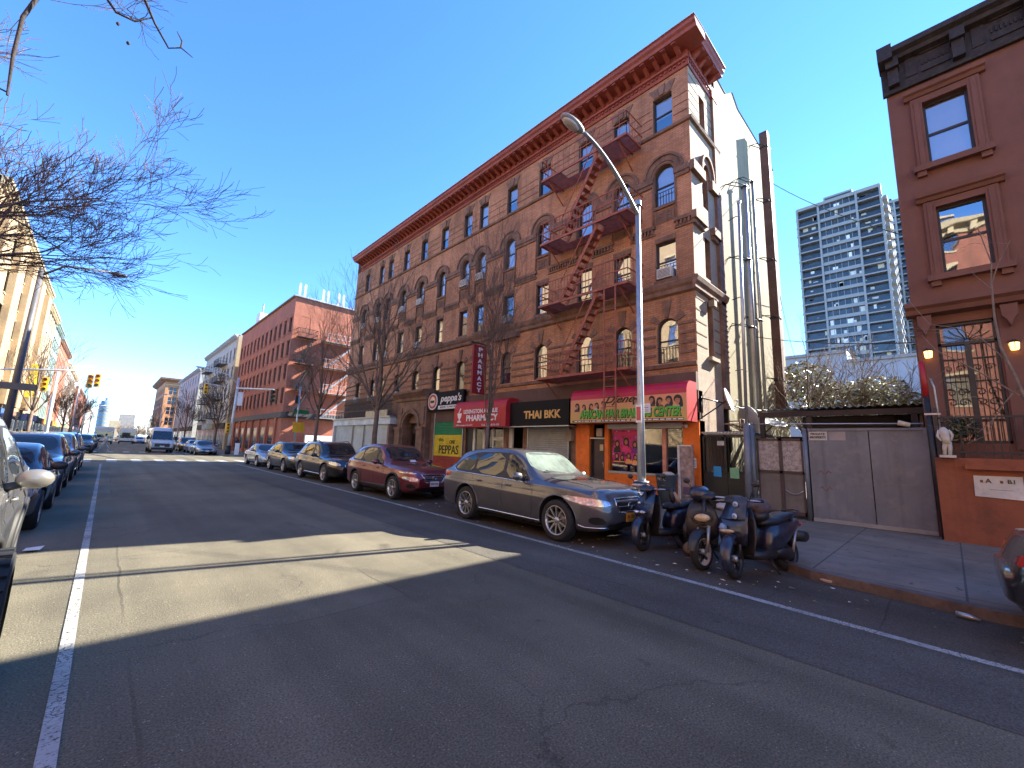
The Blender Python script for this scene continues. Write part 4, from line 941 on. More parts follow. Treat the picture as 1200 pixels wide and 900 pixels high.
# black metal enclosure with junk next to the corner shop
mb = MB(); bk = pm('black_fence_sheet', (0.014, 0.015, 0.014), 0.45)
mb.fbox(F, 3.98, 5.22, 0.15, 1.15, -0.02, 0.0, bk)
for u in (3.98, 5.18, 4.55): mb.fbox(F, u, u + 0.05, 0.12, 2.3, -0.03, 0.02, bk)
for z in (1.15, 2.25): mb.fbox(F, 3.98, 5.23, z, z + 0.05, -0.03, 0.02, bk)
for k in range(13): u = 4.03 + k * 0.092; mb.fbox(F, u, u + 0.012, 1.2, 2.25, -0.012, 0.0, bk)
one('black_enclosure_fence', mb, 'black metal enclosure fence between the orange shop and the narrow gate', 'fence')
for (u, z, w_, h_, c, lb) in ((4.82, 1.22, 0.22, 0.3, (0.02, 0.28, 0.6), 'blue notice hanging on the black enclosure fence'), (4.35, 1.2, 0.24, 0.3, (0.2, 0.5, 0.28), 'green notice hanging on the black enclosure fence'), (4.7, 2.05, 0.2, 0.13, (0.5, 0.5, 0.47), 'small white notice at the top of the black enclosure fence')):
    mb = MB(); mb.fbox(F, u - w_ / 2, u + w_ / 2, z - h_ / 2, z + h_ / 2, 0.022, 0.03, pm('notice', c, 0.5)); one('notice', mb, lb, 'notice')
mb = MB()
for k in range(2): mb.lathe((13.7, 4.35 + k * 0.5, 0.12), [(0.0, 0), (0.19, 0), (0.22, 0.75), (0.235, 0.78), (0.235, 0.84), (0.0, 0.93)], bk, 16)
mb.build('x') if False else None
for k, lb in enumerate(('black bin inside the enclosure nearer the gates', 'black bin inside the enclosure nearer the orange shop')):
    mb = MB(); mb.lathe((13.6, 4.35 + k * 0.52, 0.12), [(0.0, 0), (0.19, 0), (0.22, 0.95), (0.24, 0.98), (0.24, 1.04), (0.0, 1.13)], pm('dark_bin', (0.03, 0.035, 0.03), .5), 16); one('rubbish_bin', mb, lb, 'bin')
mb = MB(); mb.box(13.25, 15.7, 3.95, 5.25, 2.32, 2.36, M['galv'])
for k in range(14): mb.tube([(13.2, 4.0 + k * 0.095, 2.37), (15.7, 4.0 + k * 0.095, 2.40)], 0.03, M['galv'], 6)
one('enclosure_roof', mb, 'corrugated metal roof over the black enclosure', 'roof')
# open shed behind the gates
sd_ = thing('open_shed', 'low open shed with corrugated roof behind the grey gates', 'shed', (16, 2, 0.1))
mb = MB(); n = 44
rows = [[(13.75, 0.34 + 3.5 * k / n, 3.05 + 0.025 * math.cos(k * PI)) for k in range(n + 1)], [(19.5, 0.34 + 3.5 * k / n, 3.35 + 0.025 * math.cos(k * PI)) for k in range(n + 1)]]
mb.grid(rows, pm('rusty_corrugated_sheet', (0.16, 0.12, 0.10), 0.6, metal=.3, var=.4, vs=3)); mb.build('roof', sd_, recalc=False)
mb = MB(); tm = pm('dark_weathered_timber', (0.05, 0.035, 0.028), 0.8)
mb.fbox(FX(13.8), 0.34, 3.84, 2.84, 2.98, -0.06, 0.0, tm); mb.build('eaves_beam', sd_)
for y in (0.5, 2.6, 3.75):
    mb = MB(); mb.box(13.82, 13.94, y - 0.06, y + 0.06, 0.1, 2.84, tm); mb.build('post', sd_)
mb = MB(); mb.box(19.4, 19.5, 0.34, 3.84, 0.1, 3.3, tm); mb.box(14, 19.4, 0.36, 0.42, 0.1, 3.0, M['concrete']); mb.fbox(FX(15.5), 0.4, 3.8, 2.2, 2.35, 0, .1, tm); mb.build('back_wall', sd_)
mb = MB()
for k in range(8): z = 2.5 + 0.045 * k; mb.fbox(FX(14.4), 0.9, 2.9, z, z + 0.02, 0, 0.02, bi)
mb.build('louvre', sd_)
mb = MB(); mb.tube([F(4.6, 2.62, 0.02), F(0.35, 2.55, 0.02)], 0.018, M['galv'], 6)
one('cable', mb, 'grey cable strung above the gates', 'cable')
mb = MB(); mb.tube([(12.9, 0.55, 2.5), (12.9, 0.75, 2.56)], [0.05, 0.06], M['blind_cream'], 10); one('floodlight', mb, 'small cream floodlight on top of the steel gate', 'lamp')
# satellite dishes, air conditioner units
def dish(c, r, dirv, lb, arm=None):
    c = Vector(c); d = Vector(dirv).normalized(); rot = d.to_track_quat('Z', 'Y').to_matrix(); mb = MB(); rows = []
    for i in range(6):
        q = i / 5; rows.append([c + rot @ Vector((r * q * math.cos(2 * PI * k / 24), r * q * 1.1 * math.sin(2 * PI * k / 24), 0.22 * r * q * q)) for k in range(24)])
    for i in range(5, -1, -1):
        q = i / 5; rows.append([c + rot @ Vector(((r * q + 0.004) * math.cos(2 * PI * k / 24), (r * q + 0.004) * 1.1 * math.sin(2 * PI * k / 24), 0.22 * r * q * q - 0.012)) for k in range(24)])
    mb.grid(rows, pm('dish_grey', (0.42, 0.43, 0.42), 0.45), True, True); tip = c + d * r * 0.9 - Vector((0, 0, r * 0.3))
    mb.tube([c - rot @ Vector((0, r * 0.9, -0.1)), tip], 0.012, M['galv'], 6); mb.tube([tip, tip + (c - tip).normalized() * 0.1], 0.03, M['ac'], 8)
    if arm: mb.tube([c - d * 0.02] + [Vector(a) for a in arm], 0.022, M['black_iron'], 6)
    return one('satellite_dish', mb, lb, 'satellite dish', 'satellite dishes on the corner building')
dish((14.0, 4.75, 3.42), 0.36, (0.12, -1.0, 0.30), 'large grey satellite dish on a long arm at the corner of the building', [(13.75, 4.95, 3.2), (13.35, 5.28, 2.85)])
mb = MB(); mb.tube([(13.25, 5.25, 3.45), (13.9, 4.85, 3.35)], 0.02, bi, 6); mb.tube([(13.3, 5.27, 2.8), (13.3, 5.27, 3.5)], 0.025, bi, 6); mb.tube([(14.0, 4.75, 3.3), (14.8, 4.6, 3.25), (15.1, 4.6, 3.28)], 0.018, bi, 6)
one('dish_bracket', mb, 'black steel bracket holding the large satellite dish', 'bracket')
dish((15.6, 4.7, 2.85), 0.5, (0.9, -0.6, 0.3), 'pale satellite dish turned edge-on above the enclosure roof', [(15.5, 4.9, 2.4)])
dish((18.4, 4.6, 2.95), 0.42, (-0.3, -0.3, 1.0), 'satellite dish tipped skyward beside the shed roof', [(18.3, 4.9, 2.6)])
mb = MB(); mb.box(16.2, 16.75, 4.75, 5.1, 2.42, 3.12, M['ac'])
for k in range(9): mb.box(16.24, 16.70, 4.735, 4.75, 2.5 + k * 0.066, 2.53 + k * 0.066, M['grille_dark'])
one('air_conditioner_unit', mb, 'cream outdoor air conditioner unit beside the satellite dishes', 'air conditioner')
mb = MB(); ry = pm('rusty_bar', (0.2, 0.1, 0.05), .7)
for z in (2.5, 2.85): mb.tube([(14.3, 4.5, z), (15.1, 4.5, z), (15.1, 5.1, z)], 0.02, ry, 6)
for x, y in ((14.3, 4.5), (15.1, 4.5), (15.1, 5.1), (14.7, 4.5)): mb.tube([(x, y, 2.36), (x, y, 2.86)], 0.02, ry, 6)
for k in range(5): mb.tube([(14.2 + k * .3, 4.4, 2.5), (14.6 + k * .3, 5.0, 2.75), (15 + k * .2, 4.7, 2.5)], 0.012, ry, 5)
one('scrap_metal_frame', mb, 'rusty metal frame and scrap lying on the enclosure roof', 'frame')

# ================================================================== buildings further off
def grid_building(name, label, fr, u0, u1, z0, z1, depth, wallm, floors, nwin, winw, winh, sill0, fh, blinds=0.5, trim=None, sashm=None, sides=None, seed=1, parts=True, top=None, pane=None, arch=0, win_name='window', cat='building', group=None):
    """a block with a street facade of real recessed windows; returns its root"""
    o0 = fr((u0 + u1) / 2, z0, 0); root = thing(name, label, cat, tuple(o0), group=group)
    hl = []; step = (u1 - u0) / nwin
    for f_ in range(floors):
        for k in range(nwin): c = u0 + step * (k + 0.5); z = sill0 + f_ * fh; hl.append((c - winw / 2, c + winw / 2, z, z + winh, arch))
    mb = MB(); wall(mb, fr, u0, u1, z0, z1, hl, wallm, 0.25)
    A, B, C, D = fr(u0, z0), fr(u1, z0), fr(u1, z0, -depth), fr(u0, z0, -depth); up = Vector((0, 0, z1 - z0))
    sm = sides or wallm
    mb.face([B, C, C + up, B + up], sm); mb.face([C, D, D + up, C + up], sm); mb.face([D, A, A + up, D + up], sm)
    mb.face([A + up * 0.995, B + up * 0.995, C + up * 0.995, D + up * 0.995], M['roof']); mb.build('wall', root)
    if trim:
        mb = MB(); mb.sweep(fr, [(0.0, z1 - 0.7), (0.15, z1 - 0.6), (0.2, z1 - 0.3), (0.5, z1 - 0.15), (0.55, z1 + 0.05), (-0.3, z1 + 0.1)], u0, u1, trim)
        n = int((u1 - u0) / 0.9)
        for k in range(n): u = u0 + (u1 - u0) * (k + 0.5) / n; mb.fbox(fr, u - 0.12, u + 0.12, z1 - 0.6, z1 - 0.15, 0.16, 0.42, trim)
        mb.build('cornice', root)
    rg = random.Random(seed); sm_ = sashm or M['sash']
    for h in hl[:100] if parts else []:
        mb = MB(); a, b, c, d = h[:4]
        mb.fbox(fr, a, b, (c + d) / 2 - 0.03, (c + d) / 2 + 0.03, -0.2, -0.13, sm_); mb.fbox(fr, a, a + 0.06, c, d, -0.2, -0.13, sm_); mb.fbox(fr, b - 0.06, b, c, d, -0.2, -0.13, sm_)
        mb.fbox(fr, a - 0.08, b + 0.08, c - 0.14, c, 0.0, 0.08, trim or wallm); mb.fbox(fr, a - 0.05, b + 0.05, d + 0.01, d + 0.2, 0.003, 0.04, trim or wallm)
        w_ = mb.build(win_name, root); g = MB(); g.face([fr(a, c, -0.17), fr(b, c, -0.17), fr(b, d, -0.17), fr(a, d, -0.17)], pane or M['pane'])
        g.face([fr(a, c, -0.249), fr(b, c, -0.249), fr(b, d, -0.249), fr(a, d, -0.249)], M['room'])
        if rg.random() < blinds: zz = c + (d - c) * rg.choice((0, .5, .3)); g.face([fr(a, zz, -0.22), fr(b, zz, -0.22), fr(b, d, -0.22), fr(a, d, -0.22)], M[rg.choice(('blind_white', 'blind_cream'))])
        g.build('pane', w_, recalc=False)
    return root
def shop_strip(root, fr, u0, u1, z0, z1, cols_, seed=1, d=0.0):
    """a dark glazed shop front with coloured fascia boards, one part per shop"""
    rg = random.Random(seed); u = u0; k = 0
    while u < u1 - 2:
        w_ = min(rg.uniform(4, 7), u1 - u); mb = MB()
        mb.fbox(fr, u + 0.1, u + w_ - 0.1, z0, z1 - 1.0, d + 0.01, d + 0.06, M['shop_dark']); mb.fbox(fr, u + 0.05, u + w_ - 0.05, z1 - 1.0, z1 - 0.1, d + 0.05, d + 0.25, cols_[k % len(cols_)])
        for q in range(1, 4): mb.fbox(fr, u + w_ * q / 4 - 0.05, u + w_ * q / 4 + 0.05, z0, z1 - 1.0, d + 0.06, d + 0.1, M['galv'])
        mb.build('shop_front', root); u += w_; k += 1
M['shop_dark'] = pm('dark_shop_glazing', (0.02, 0.025, 0.03), 0.12, var=0.3)
M['brick_red'] = brick('bright_red_brick', (0.46, 0.15, 0.08), (0.38, 0.115, 0.06), (0.28, 0.14, 0.10), var=0.18, stain_amt=.15)
M['brick_tan'] = brick('tan_brick', (0.40, 0.28, 0.14), (0.34, 0.23, 0.11), (0.36, 0.28, 0.2), var=0.15, stain_amt=.25)
M['brick_dkred'] = brick('dark_red_brick', (0.28, 0.085, 0.05), (0.22, 0.065, 0.04), (0.18, 0.1, 0.08), var=0.2)
M['brick_orange'] = brick('orange_tan_brick', (0.50, 0.24, 0.10), (0.42, 0.20, 0.085), (0.36, 0.24, 0.16), var=0.12, stain_amt=.15)
M['white_wall'] = pm('pale_grey_painted_brick', (0.42, 0.43, 0.42), 0.8, var=0.12, dirt=(0.25, 0.25, 0.24))
M['green_metal'] = pm('grey_green_metal', (0.20, 0.27, 0.24), 0.6, var=.2)
M['limestone'] = pm('pale_limestone', (0.42, 0.34, 0.21), 0.8, var=0.12, vs=.6, dirt=(0.4, 0.32, 0.22))
# red brick block across the side street: street face and sunlit end face
red = grid_building('red_brick_building', 'red brick corner block with rooftop antennas across the side street', F, 49, 74.5, 0.12, 17.7, 22, M['brick_red'], 4, 13, 0.95, 1.75, 5.7, 2.65, seed=5)
RS = FY(49.0)
rsh = []
for f_, z in enumerate((4.6, 7.4, 10.4, 13.55)):
    for x in (14.5, 17.55, 19.0, 22.5, 26.0, 30.0): rsh.append((x - 0.48, x + 0.48, z, z + 2.0, 0))
mb = MB(); wall(mb, Fr((0, 48.98, 0), (1, 0, 0), (0, -1, 0)), BX - 0.0, 35.2, 0.12, 17.7, rsh, M['brick_red'], 0.25); mb.sweep(RS, [(0.02, 17.6), (0.25, 17.65), (0.25, 17.82), (0.02, 17.85)], BX - 0.2, 35.2, M['silver_edge']); mb.sweep(F, [(0.02, 17.6), (0.2, 17.65), (0.2, 17.82), (0.02, 17.85)], 49, 74.5, M['stone']); mb.build('end_wall', red)
rg = random.Random(2)
bluepane = glassmat('sky_reflecting_glass', refl=0.5)
for h in rsh: window(red, Fr((0, 48.98, 0), (1, 0, 0), (0, -1, 0)), h, 0.12, bar=0.07, glass=bluepane)
mb = MB(); mb.fbox(F, 49, 74.5, 4.15, 4.75, 0.003, 0.2, M['grille_dark']); mb.fbox(RS, BX - 0.2, 20, 4.15, 4.75, 0.03, 0.2, M['grille_dark']); mb.build('dark_band', red)
mb = MB()
for k in range(7): mb.fbox(F, 50.5 + k * 3.4, 51.1 + k * 3.4, 0.12, 4.15, 0.003, 0.18, M['brick_red']); mb.fbox(F, 51.2 + k * 3.4, 53.5 + k * 3.4, 0.6, 3.2, 0.002, 0.03, M['shop_dark'])
mb.build('ground_floor_bays', red)
def small_escape(fr, u0, u1, levels, d, mat, root):
    fe_ = MB()
    for z in levels: fe_.fbox(fr, u0, u1, z, z + 0.06, 0.05, d, mat)
    f_ = fe_.build('fire_escape', root); mb = MB()
    for z in levels:
        for zz in (z + 0.5, z + 1.0):
            mb.beam(fr(u0, zz, d), fr(u1, zz, d), 0.05, 0.05, mat); mb.beam(fr(u0, zz, 0), fr(u0, zz, d), 0.05, 0.05, mat); mb.beam(fr(u1, zz, 0), fr(u1, zz, d), 0.05, 0.05, mat)
        for k in range(13): u = u0 + (u1 - u0) * k / 12; mb.beam(fr(u, z, d), fr(u, z + 1, d), 0.03, 0.03, mat)
    mb.build('railing', f_); mb = MB()
    for a, b in zip(levels, levels[1:]):
        for dd in (d * 0.45, d * 0.85): mb.beam(fr(u0 + 0.4, a, dd), fr(u1 - 0.4, b, dd), 0.06, 0.14, mat)
        for k in range(9): t = k / 9; mb.fbox(fr, u0 + 0.4 + (u1 - u0 - 0.8) * t, u0 + 0.65 + (u1 - u0 - 0.8) * t, a + (b - a) * t, a + (b - a) * t + 0.03, d * .45, d * .85, mat)
    mb.build('stair', f_)
small_escape(RS, 16.4, 20.2, [4.3, 7.1, 10.0, 13.0], 1.1, pm('silver_painted_iron', (0.42, 0.42, 0.42), .5), red)
small_escape(RS, 13.6, 15.6, [4.3, 7.1, 10.0, 13.0], 0.9, M['black_iron'], red)
for k, (x, y) in enumerate(((14.6, 52), (17.3, 52), (19.2, 52), (21.6, 52), (24.5, 53))):
    mb = MB()
    for dx in (-0.3, 0.3): mb.box(x + dx - 0.13, x + dx + 0.13, y - 0.1, y + 0.1, 18.2, 20.3, M['ac']); mb.tube([(x + dx, y + 0.15, 17.6), (x + dx, y + 0.15, 20.5)], 0.05, M['galv'], 6)
    mb.beam((x - 0.5, y + 0.15, 18.6), (x + 0.5, y + 0.15, 18.6), 0.06, 0.06, M['galv'])
    mb.build('antenna', red)
mb = MB(); mb.box(13.4, 15, 66, 68, 17.7, 19.6, M['ac']); mb.tube([(13.8, 66.5, 19.5), (13.8, 66.5, 21)], .1, M['galv'], 6); mb.build('rooftop_unit', red)
# low white wall in the side street beyond the corner building
mb = MB(); mb.box(15.5, 34, 48.2, 48.5, 0.12, 2.4, M['white_paint']); one('yard_wall', mb, 'low whitewashed yard wall in front of the red brick block', 'wall')
# grey-white row house with fire escapes
wh = grid_building('grey_apartment_house', 'pale grey five storey apartment house with black fire escapes beyond the red block', F, 77.6, 107, 0.12, 18.3, 22, M['white_wall'], 4, 10, 1.0, 1.9, 5.2, 3.05, seed=6, trim=M['white_wall'])
mb = MB(); mb.fbox(F, 76.4, 77.55, 0.12, 17.9, -18, 0.15, M['limestone']); mb.build('party_wall', wh)
small_escape(F, 84, 89, [5, 8.1, 11.2, 14.2], 1.2, M['black_iron'], wh); small_escape(F, 97, 102, [5, 8.1, 11.2, 14.2], 1.2, M['black_iron'], wh)
shop_strip(wh, F, 77.8, 106.5, 0.12, 4.3, [M['black_sign'], M['stone'], M['green_metal'], pm('blue_awning', (0.25, 0.35, 0.5), .6)], 3)
mid = grid_building('grey_walk_up_house', 'lower grey walk up house between the pale apartment house and the tan block', F, 113, 150, 0.12, 17.0, 22, M['white_wall'], 4, 9, 1.2, 1.9, 4.9, 3.0, seed=8, trim=M['white_wall'])
shop_strip(mid, F, 113, 150, 0.12, 4.2, [M['black_sign'], M['stone']], 5)
# tan block with pilasters far down the avenue
TX = 13.6
tan = thing('tan_brick_building', 'tan brick block with tall window bays and brown cornice far down the avenue', 'building', (20, 205, 0.1))
TS = FY(204.0); th = []
for f_, z in enumerate((1.5, 6.2, 10.2, 14.0, 17.8)):
    for k in range(7): x = 16.2 + k * 4.0; th.append((x - 1.15, x - 0.1, z, z + 2.7, 0)); th.append((x + 0.1, x + 1.15, z, z + 2.7, 0))
mb = MB(); wall(mb, TS, TX, 43, 0.1, 23.3, th, M['brick_orange'], 0.5)
tf = []
for f_, z in enumerate((6.2, 10.2, 14.0, 17.8)):
    for k in range(10): y = 207 + k * 3.9; tf.append((y - 1.1, y + 1.1, z, z + 2.7, 0))
wall(mb, FX(TX), 204, 244, 0.1, 23.3, tf, M['brick_orange'], 0.5); mb.face([(TX, 204, 23.2), (43, 204, 23.2), (43, 244, 23.2), (TX, 244, 23.2)], M['roof']); mb.build('wall', tan)
mb = MB()
for k in range(8): x = 14.2 + k * 4.0; mb.fbox(TS, x - 0.45, x + 0.45, 5.0, 21.6, 0.003, 0.35, M['brick_orange'])
for z in (5.0, 21.6): mb.fbox(TS, TX - 0.3, 43, z - 0.4, z, 0.0, 0.5, M['limestone'])
mb.build('pilasters', tan)
mb = MB(); mb.sweep(TS, [(0, 22.4), (0.6, 22.6), (1.6, 23.3), (1.7, 23.9), (0, 24.1)], TX - 1.6, 43, M['stone']); mb.sweep(FX(TX), [(0, 22.4), (0.6, 22.6), (1.6, 23.3), (1.7, 23.9), (0, 24.1)], 204, 244, M['stone']); mb.build('cornice', tan)
for h in th:
    pass
M['dark_pane'] = pm('dark_reflecting_pane', (0.05, 0.065, 0.08), 0.08, var=.4, vs=.3)
for fr__, hl_ in ((TS, th), (FX(TX), tf[:30])):
    for h in hl_:
        g = MB(); a, b, c, d = h[:4]; g.fbox(fr__, a, b, c, d, -0.45, -0.35, M['dark_pane']); g.fbox(fr__, a, b, (c + d) / 2 - 0.06, (c + d) / 2 + 0.06, -0.35, -0.3, M['white_paint']); g.build('window', tan)
mb = MB(); mb.box(24, 28, 206, 210, 23.2, 26, M['brick_orange']); mb.build('stair_head', tan)
# grey block and highrise behind the lot
M['blue_grey_render'] = pm('blue_grey_render', (0.40, 0.44, 0.46), 0.85, var=0.1, vs=.5, streak=0.2)
mb = MB(); gX = 60
mb.box(gX, 75, -12, 7.2, 0.1, 12.8, M['blue_grey_render']); mb.box(gX, 75, 7.2, 14.5, 0.1, 14.0, M['blue_grey_render'])
for y0, y1, z in ((-12, 7.2, 12.8), (7.2, 14.6, 14.0)): mb.box(gX - 0.3, 75, y0, y1, z, z + 0.35, M['concrete'])
for y in (10.5, 5.2): mb.fbox(FX(gX), y - 0.6, y + 0.6, 7.5, 9, 0.0, 0.04, M['dark_pane'])
one('grey_rendered_building', mb, 'plain blue grey rendered building behind the leafy tree', 'building')
def tower(x0, y0, y1, z1, nfl, ylo, yhi, label, depth, side_balc=True):
    rt_ = random.Random(int(x0)); t = thing('apartment_tower', label, 'tower', (x0, (y0 + y1) / 2, 0), group='highrise towers behind the lot'); fr = FX(x0); fh = (z1 - 6) / nfl
    wt = pm('white_concrete', (0.30, 0.305, 0.30), 0.7, var=.06); dk = M['dark_pane']
    mb = MB(); mb.box(x0 + 1.4, x0 + depth, y0, y1, 0, z1, dk); mb.box(x0 + 6, x0 + depth, y0 - 0.01, y0 + 2, 0, z1, wt) ; mb.build('core', t)
    for f_ in range(nfl):
        z = 6 + f_ * fh; mb = MB()
        mb.fbox(fr, y0 - 0.4, y1 + 0.4, z, z + 0.35, -1.6, 0.0, wt)
        mb.fbox(fr, ylo, yhi, z + 0.35, z + 1.05, -1.5, -0.2, wt)
        n = 6
        for k in range(n): u = ylo + (yhi - ylo) * k / n; mb.fbox(fr, u, u + 0.12, z + 1.05, z + fh, -1.5, -0.5, wt)
        mb.fbox(fr, ylo + 0.1, yhi - 0.1, z + 1.05, z + fh, -1.5, -0.7, dk)
        for (a, b) in ((y0, ylo), (yhi, y1)):
            mb.fbox(fr, a, b, z + 0.34, z + 1.15, -0.12, -0.02, pm('tinted_balustrade', (0.035, 0.04, 0.05), 0.25) if 'bal' not in M else M['bal'])
            if 'bal' not in M: M['bal'] = mb.mats[-1]
        if side_balc:
            for q in range(3): mb.box(x0 + 3 + q * 7, x0 + 6.5 + q * 7, y0 - 1.2, y0, z, z + 1.2, wt)
        for q in range(rt_.randint(3, 6)):
            u = rt_.uniform(y0 + .3, y1 - 1.5); b_ = (u < ylo or u > yhi); dd = -1.35 if b_ else -0.66; w_ = rt_.uniform(.5, 1.4)
            mb.fbox(fr, u, u + w_, z + 1.1, z + rt_.uniform(1.6, fh), dd, dd + 0.06, rt_.choice((M['blind_white'], M['blind_cream'], M['grille_dark'], M['ac'])))
        mb.build('storey', t)
    mb = MB()
    for u in (y0, ylo, yhi, y1): mb.fbox(fr, u - 0.25, u + 0.25, 0, z1 + 0.8, -1.5, 0.1, wt)
    mb.build('piers', t); mb = MB(); mb.fbox(fr, y0, y1, z1, z1 + 1, -depth, 0, wt)
    mb.fbox(fr, ylo + 1, yhi - 1, z1 + 1, z1 + 4.2, -12, -4, wt); mb.fbox(fr, ylo + 1.4, yhi - 1.4, z1 + 1.2, z1 + 3.6, -4.0, -3.9, M['grille_dark']); mb.build('roof_plant', t)
    return t
tower(150, 7.2, 27.3, 80, 26, 12.6, 21.8, 'tall white and dark balconied apartment tower nearest behind the lot', 26)
tower(200, 4.6, 9.6, 98, 32, 6.2, 8.2, 'second tower partly hidden behind the tall balconied tower', 20, False)
tower(215, 2.0, 6.2, 72, 24, 3.4, 5.0, 'third lower tower at the right edge of the balconied tower', 16, False)

# ================================================================== left side of the avenue
LX = -8.6; FLf = FL(LX)
L_ = [(-30, -8, 20, 'brick_tan', 4, 'tan brick walk up furthest back on the left pavement'), (-8, 12, 16, 'brick_dkred', 4, 'dark red brick walk up on the left pavement behind the camera'), (12, 32, 22, 'brick_tan', 5, 'tan brick house on the left before the side street')]
for i, (a, b, z, m, fl_, lb) in enumerate(L_):
    grid_building('walk_up_building', lb, FLf, a, b, 0.12, z, 14, M[m], fl_, 7, 1.1, 1.9, 5.0, 3.2, seed=20 + i, trim=M['limestone'])
lt = grid_building('tall_tan_building', 'tall sunlit tan brick building on the left across the side street', FLf, 50, 90, 0.12, 21.6, 20, M['brick_tan'], 5, 14, 1.2, 2.0, 5.0, 3.15, seed=30, trim=M['limestone'])
shop_strip(lt, FLf, 50, 90, 0.12, 4.2, [M['black_sign'], pm('blue_tarp', (0.05, 0.12, 0.3), .5), M['stone']], 7)
mb = MB()
for k in range(5): y = 54 + k * 8; mb.fbox(FLf, y - 1.6, y + 1.6, 4.5, 20.4, 0.003, 0.5, M['brick_tan'])
mb.build('bay_fronts', lt)
l2 = grid_building('limestone_house', 'pale limestone house with a yellow banner next to the tall tan building', FLf, 90, 104, 0.12, 20.6, 18, M['limestone'], 5, 5, 1.2, 2.0, 5.2, 3.2, seed=31, trim=M['limestone'])
shop_strip(l2, FLf, 90, 104, 0.12, 4.4, [M['black_sign'], pm('blue_sign', (0.05, 0.1, 0.35), .5)], 8)
mb = MB(); yb_ = pm('yellow_banner', (0.8, 0.6, 0.03), .6); mb.box(LX + 0.3, LX + 1.2, 82.9, 83.05, 6.2, 10.6, yb_); one('yellow_banner', mb, 'tall yellow banner hanging on the tall tan building', 'banner')
l3 = grid_building('grey_green_building', 'narrow grey green building with louvred front on the left', FLf, 104, 116, 0.12, 20.2, 18, M['green_metal'], 5, 5, 1.3, 1.7, 4.6, 2.9, seed=32, trim=M['green_metal'])
l4 = grid_building('red_brick_house', 'red brick house further along the left side with an orange shop sign', FLf, 116, 142, 0.12, 19.5, 18, M['brick_red'], 5, 8, 1.2, 2.0, 5.2, 3.2, seed=33, trim=M['stone'])
shop_strip(l4, FLf, 104, 142, 0.12, 4.2, [M['black_sign'], M['orange'], pm('yellow_sign', (0.7, 0.5, 0.05), .5), M['black_sign']], 9)
M['brick_grey'] = brick('grey_brick', (0.34, 0.31, 0.28), (0.28, 0.26, 0.24), (0.25, 0.24, 0.22), var=0.2)
l5 = grid_building('grey_brick_house', 'grey brick house beyond the red brick house on the left', FLf, 142, 185, 0.12, 18, 18, M['brick_grey'], 4, 11, 1.3, 2.0, 5.2, 3.1, seed=34, trim=M['limestone'])
shop_strip(l5, FLf, 142, 185, 0.12, 4.2, [M['limestone'], pm('green_sign', (0.05, 0.25, 0.12), .5), M['orange']], 10)
l6 = grid_building('distant_walk_up', 'distant brown walk up row on the left of the avenue', FLf, 195, 270, 0.12, 17, 18, M['brick_dkred'], 4, 14, 1.6, 2.0, 5.2, 3.1, seed=35, trim=M['stone'])
shop_strip(l6, FLf, 195, 270, 0.12, 4.2, [M['limestone'], pm('blue_sign2', (0.05, 0.2, 0.45), .5), M['orange'], M['brick_red']], 11)
grid_building('distant_row', 'low distant row of houses at the end of the left side', FLf, 280, 420, 0.12, 16, 18, M['brick_grey'], 3, 20, 1.6, 2.0, 5.2, 3.1, seed=36, trim=M['stone'])
# distant cylindrical-topped tower and low buildings closing the avenue
mb = MB(); dg = pm('bluish_glass_tower', (0.20, 0.28, 0.33), 0.3); 
mb.lathe((-3, 560, 0), [(5.6, 0), (5.6, 30), (4.6, 31.5), (4.6, 34), (2, 34), (2, 37), (0, 37.4)], dg, 20)
for k in range(8): mb.lathe((-3, 560, 3 + k * 3.6), [(5.7, 0), (5.7, 1.1)], M['limestone'], 20)
one('round_office_tower', mb, 'distant round blue glass office tower at the end of the avenue', 'tower')
mb = MB(); mb.box(0.5, 8, 520, 535, 0, 15, M['limestone']); one('distant_pale_block', mb, 'distant pale stone block right of the round tower', 'building')
mb = MB(); mb.box(8, 20, 600, 640, 0, 24, M['brick_grey']); one('distant_grey_block', mb, 'distant grey block at the end of the avenue behind trees', 'building')
# ---- the terrace of row houses behind the camera on the right (they shade the road)
for i, (a, b, z, lb) in enumerate(((-16, -6.3, 11.9, 'brown row house second from the empty lot'), (-30, -16, 12.4, 'brown row house third from the empty lot'), (-50, -30, 12.0, 'brown row house fourth from the empty lot'))):
    grid_building('row_house', lb, F, a, b, 0.12, z, 13.8, M['brownstone_paint'], 3, 4, 1.0, 1.9, 2.4, 3.2, seed=40 + i, trim=bc)
# ================================================================== vehicles
def carpaint(name, c, metal=0.5, rough=0.32, coat=1.0, dust=0.16):
    nt = NT(name); b = nt.add('ShaderNodeBsdfPrincipled', Roughness=rough, Metallic=metal); nt.ln(b.outputs[0], nt.out.inputs[0])
    b.inputs['Coat Weight'].default_value = coat; b.inputs['Coat Roughness'].default_value = 0.05
    tc = nt.add('ShaderNodeTexCoord'); n = nt.add('ShaderNodeTexNoise', Scale=2.2, Detail=8.0, Roughness=0.7); nt.ln(tc.outputs['Object'], n.inputs[0])
    f = _ramp(nt, n.outputs[0], (0, 0, 0), (dust * 2,) * 3, 0.35, 0.75)
    nt.ln(_mix(nt, f, c, (0.22, 0.20, 0.17)), b.inputs['Base Color'])
    r = nt.add('ShaderNodeMapRange'); nt.ln(n.outputs[0], r.inputs[0]); r.inputs['To Min'].default_value = rough * 0.8; r.inputs['To Max'].default_value = min(1, rough * 1.7); nt.ln(r.outputs[0], b.inputs['Roughness'])
    return nt.m
M['car_glass'] = pm('tinted_car_glass', (0.022, 0.028, 0.03), 0.03, var=0.3, vs=2, spec=0.9)
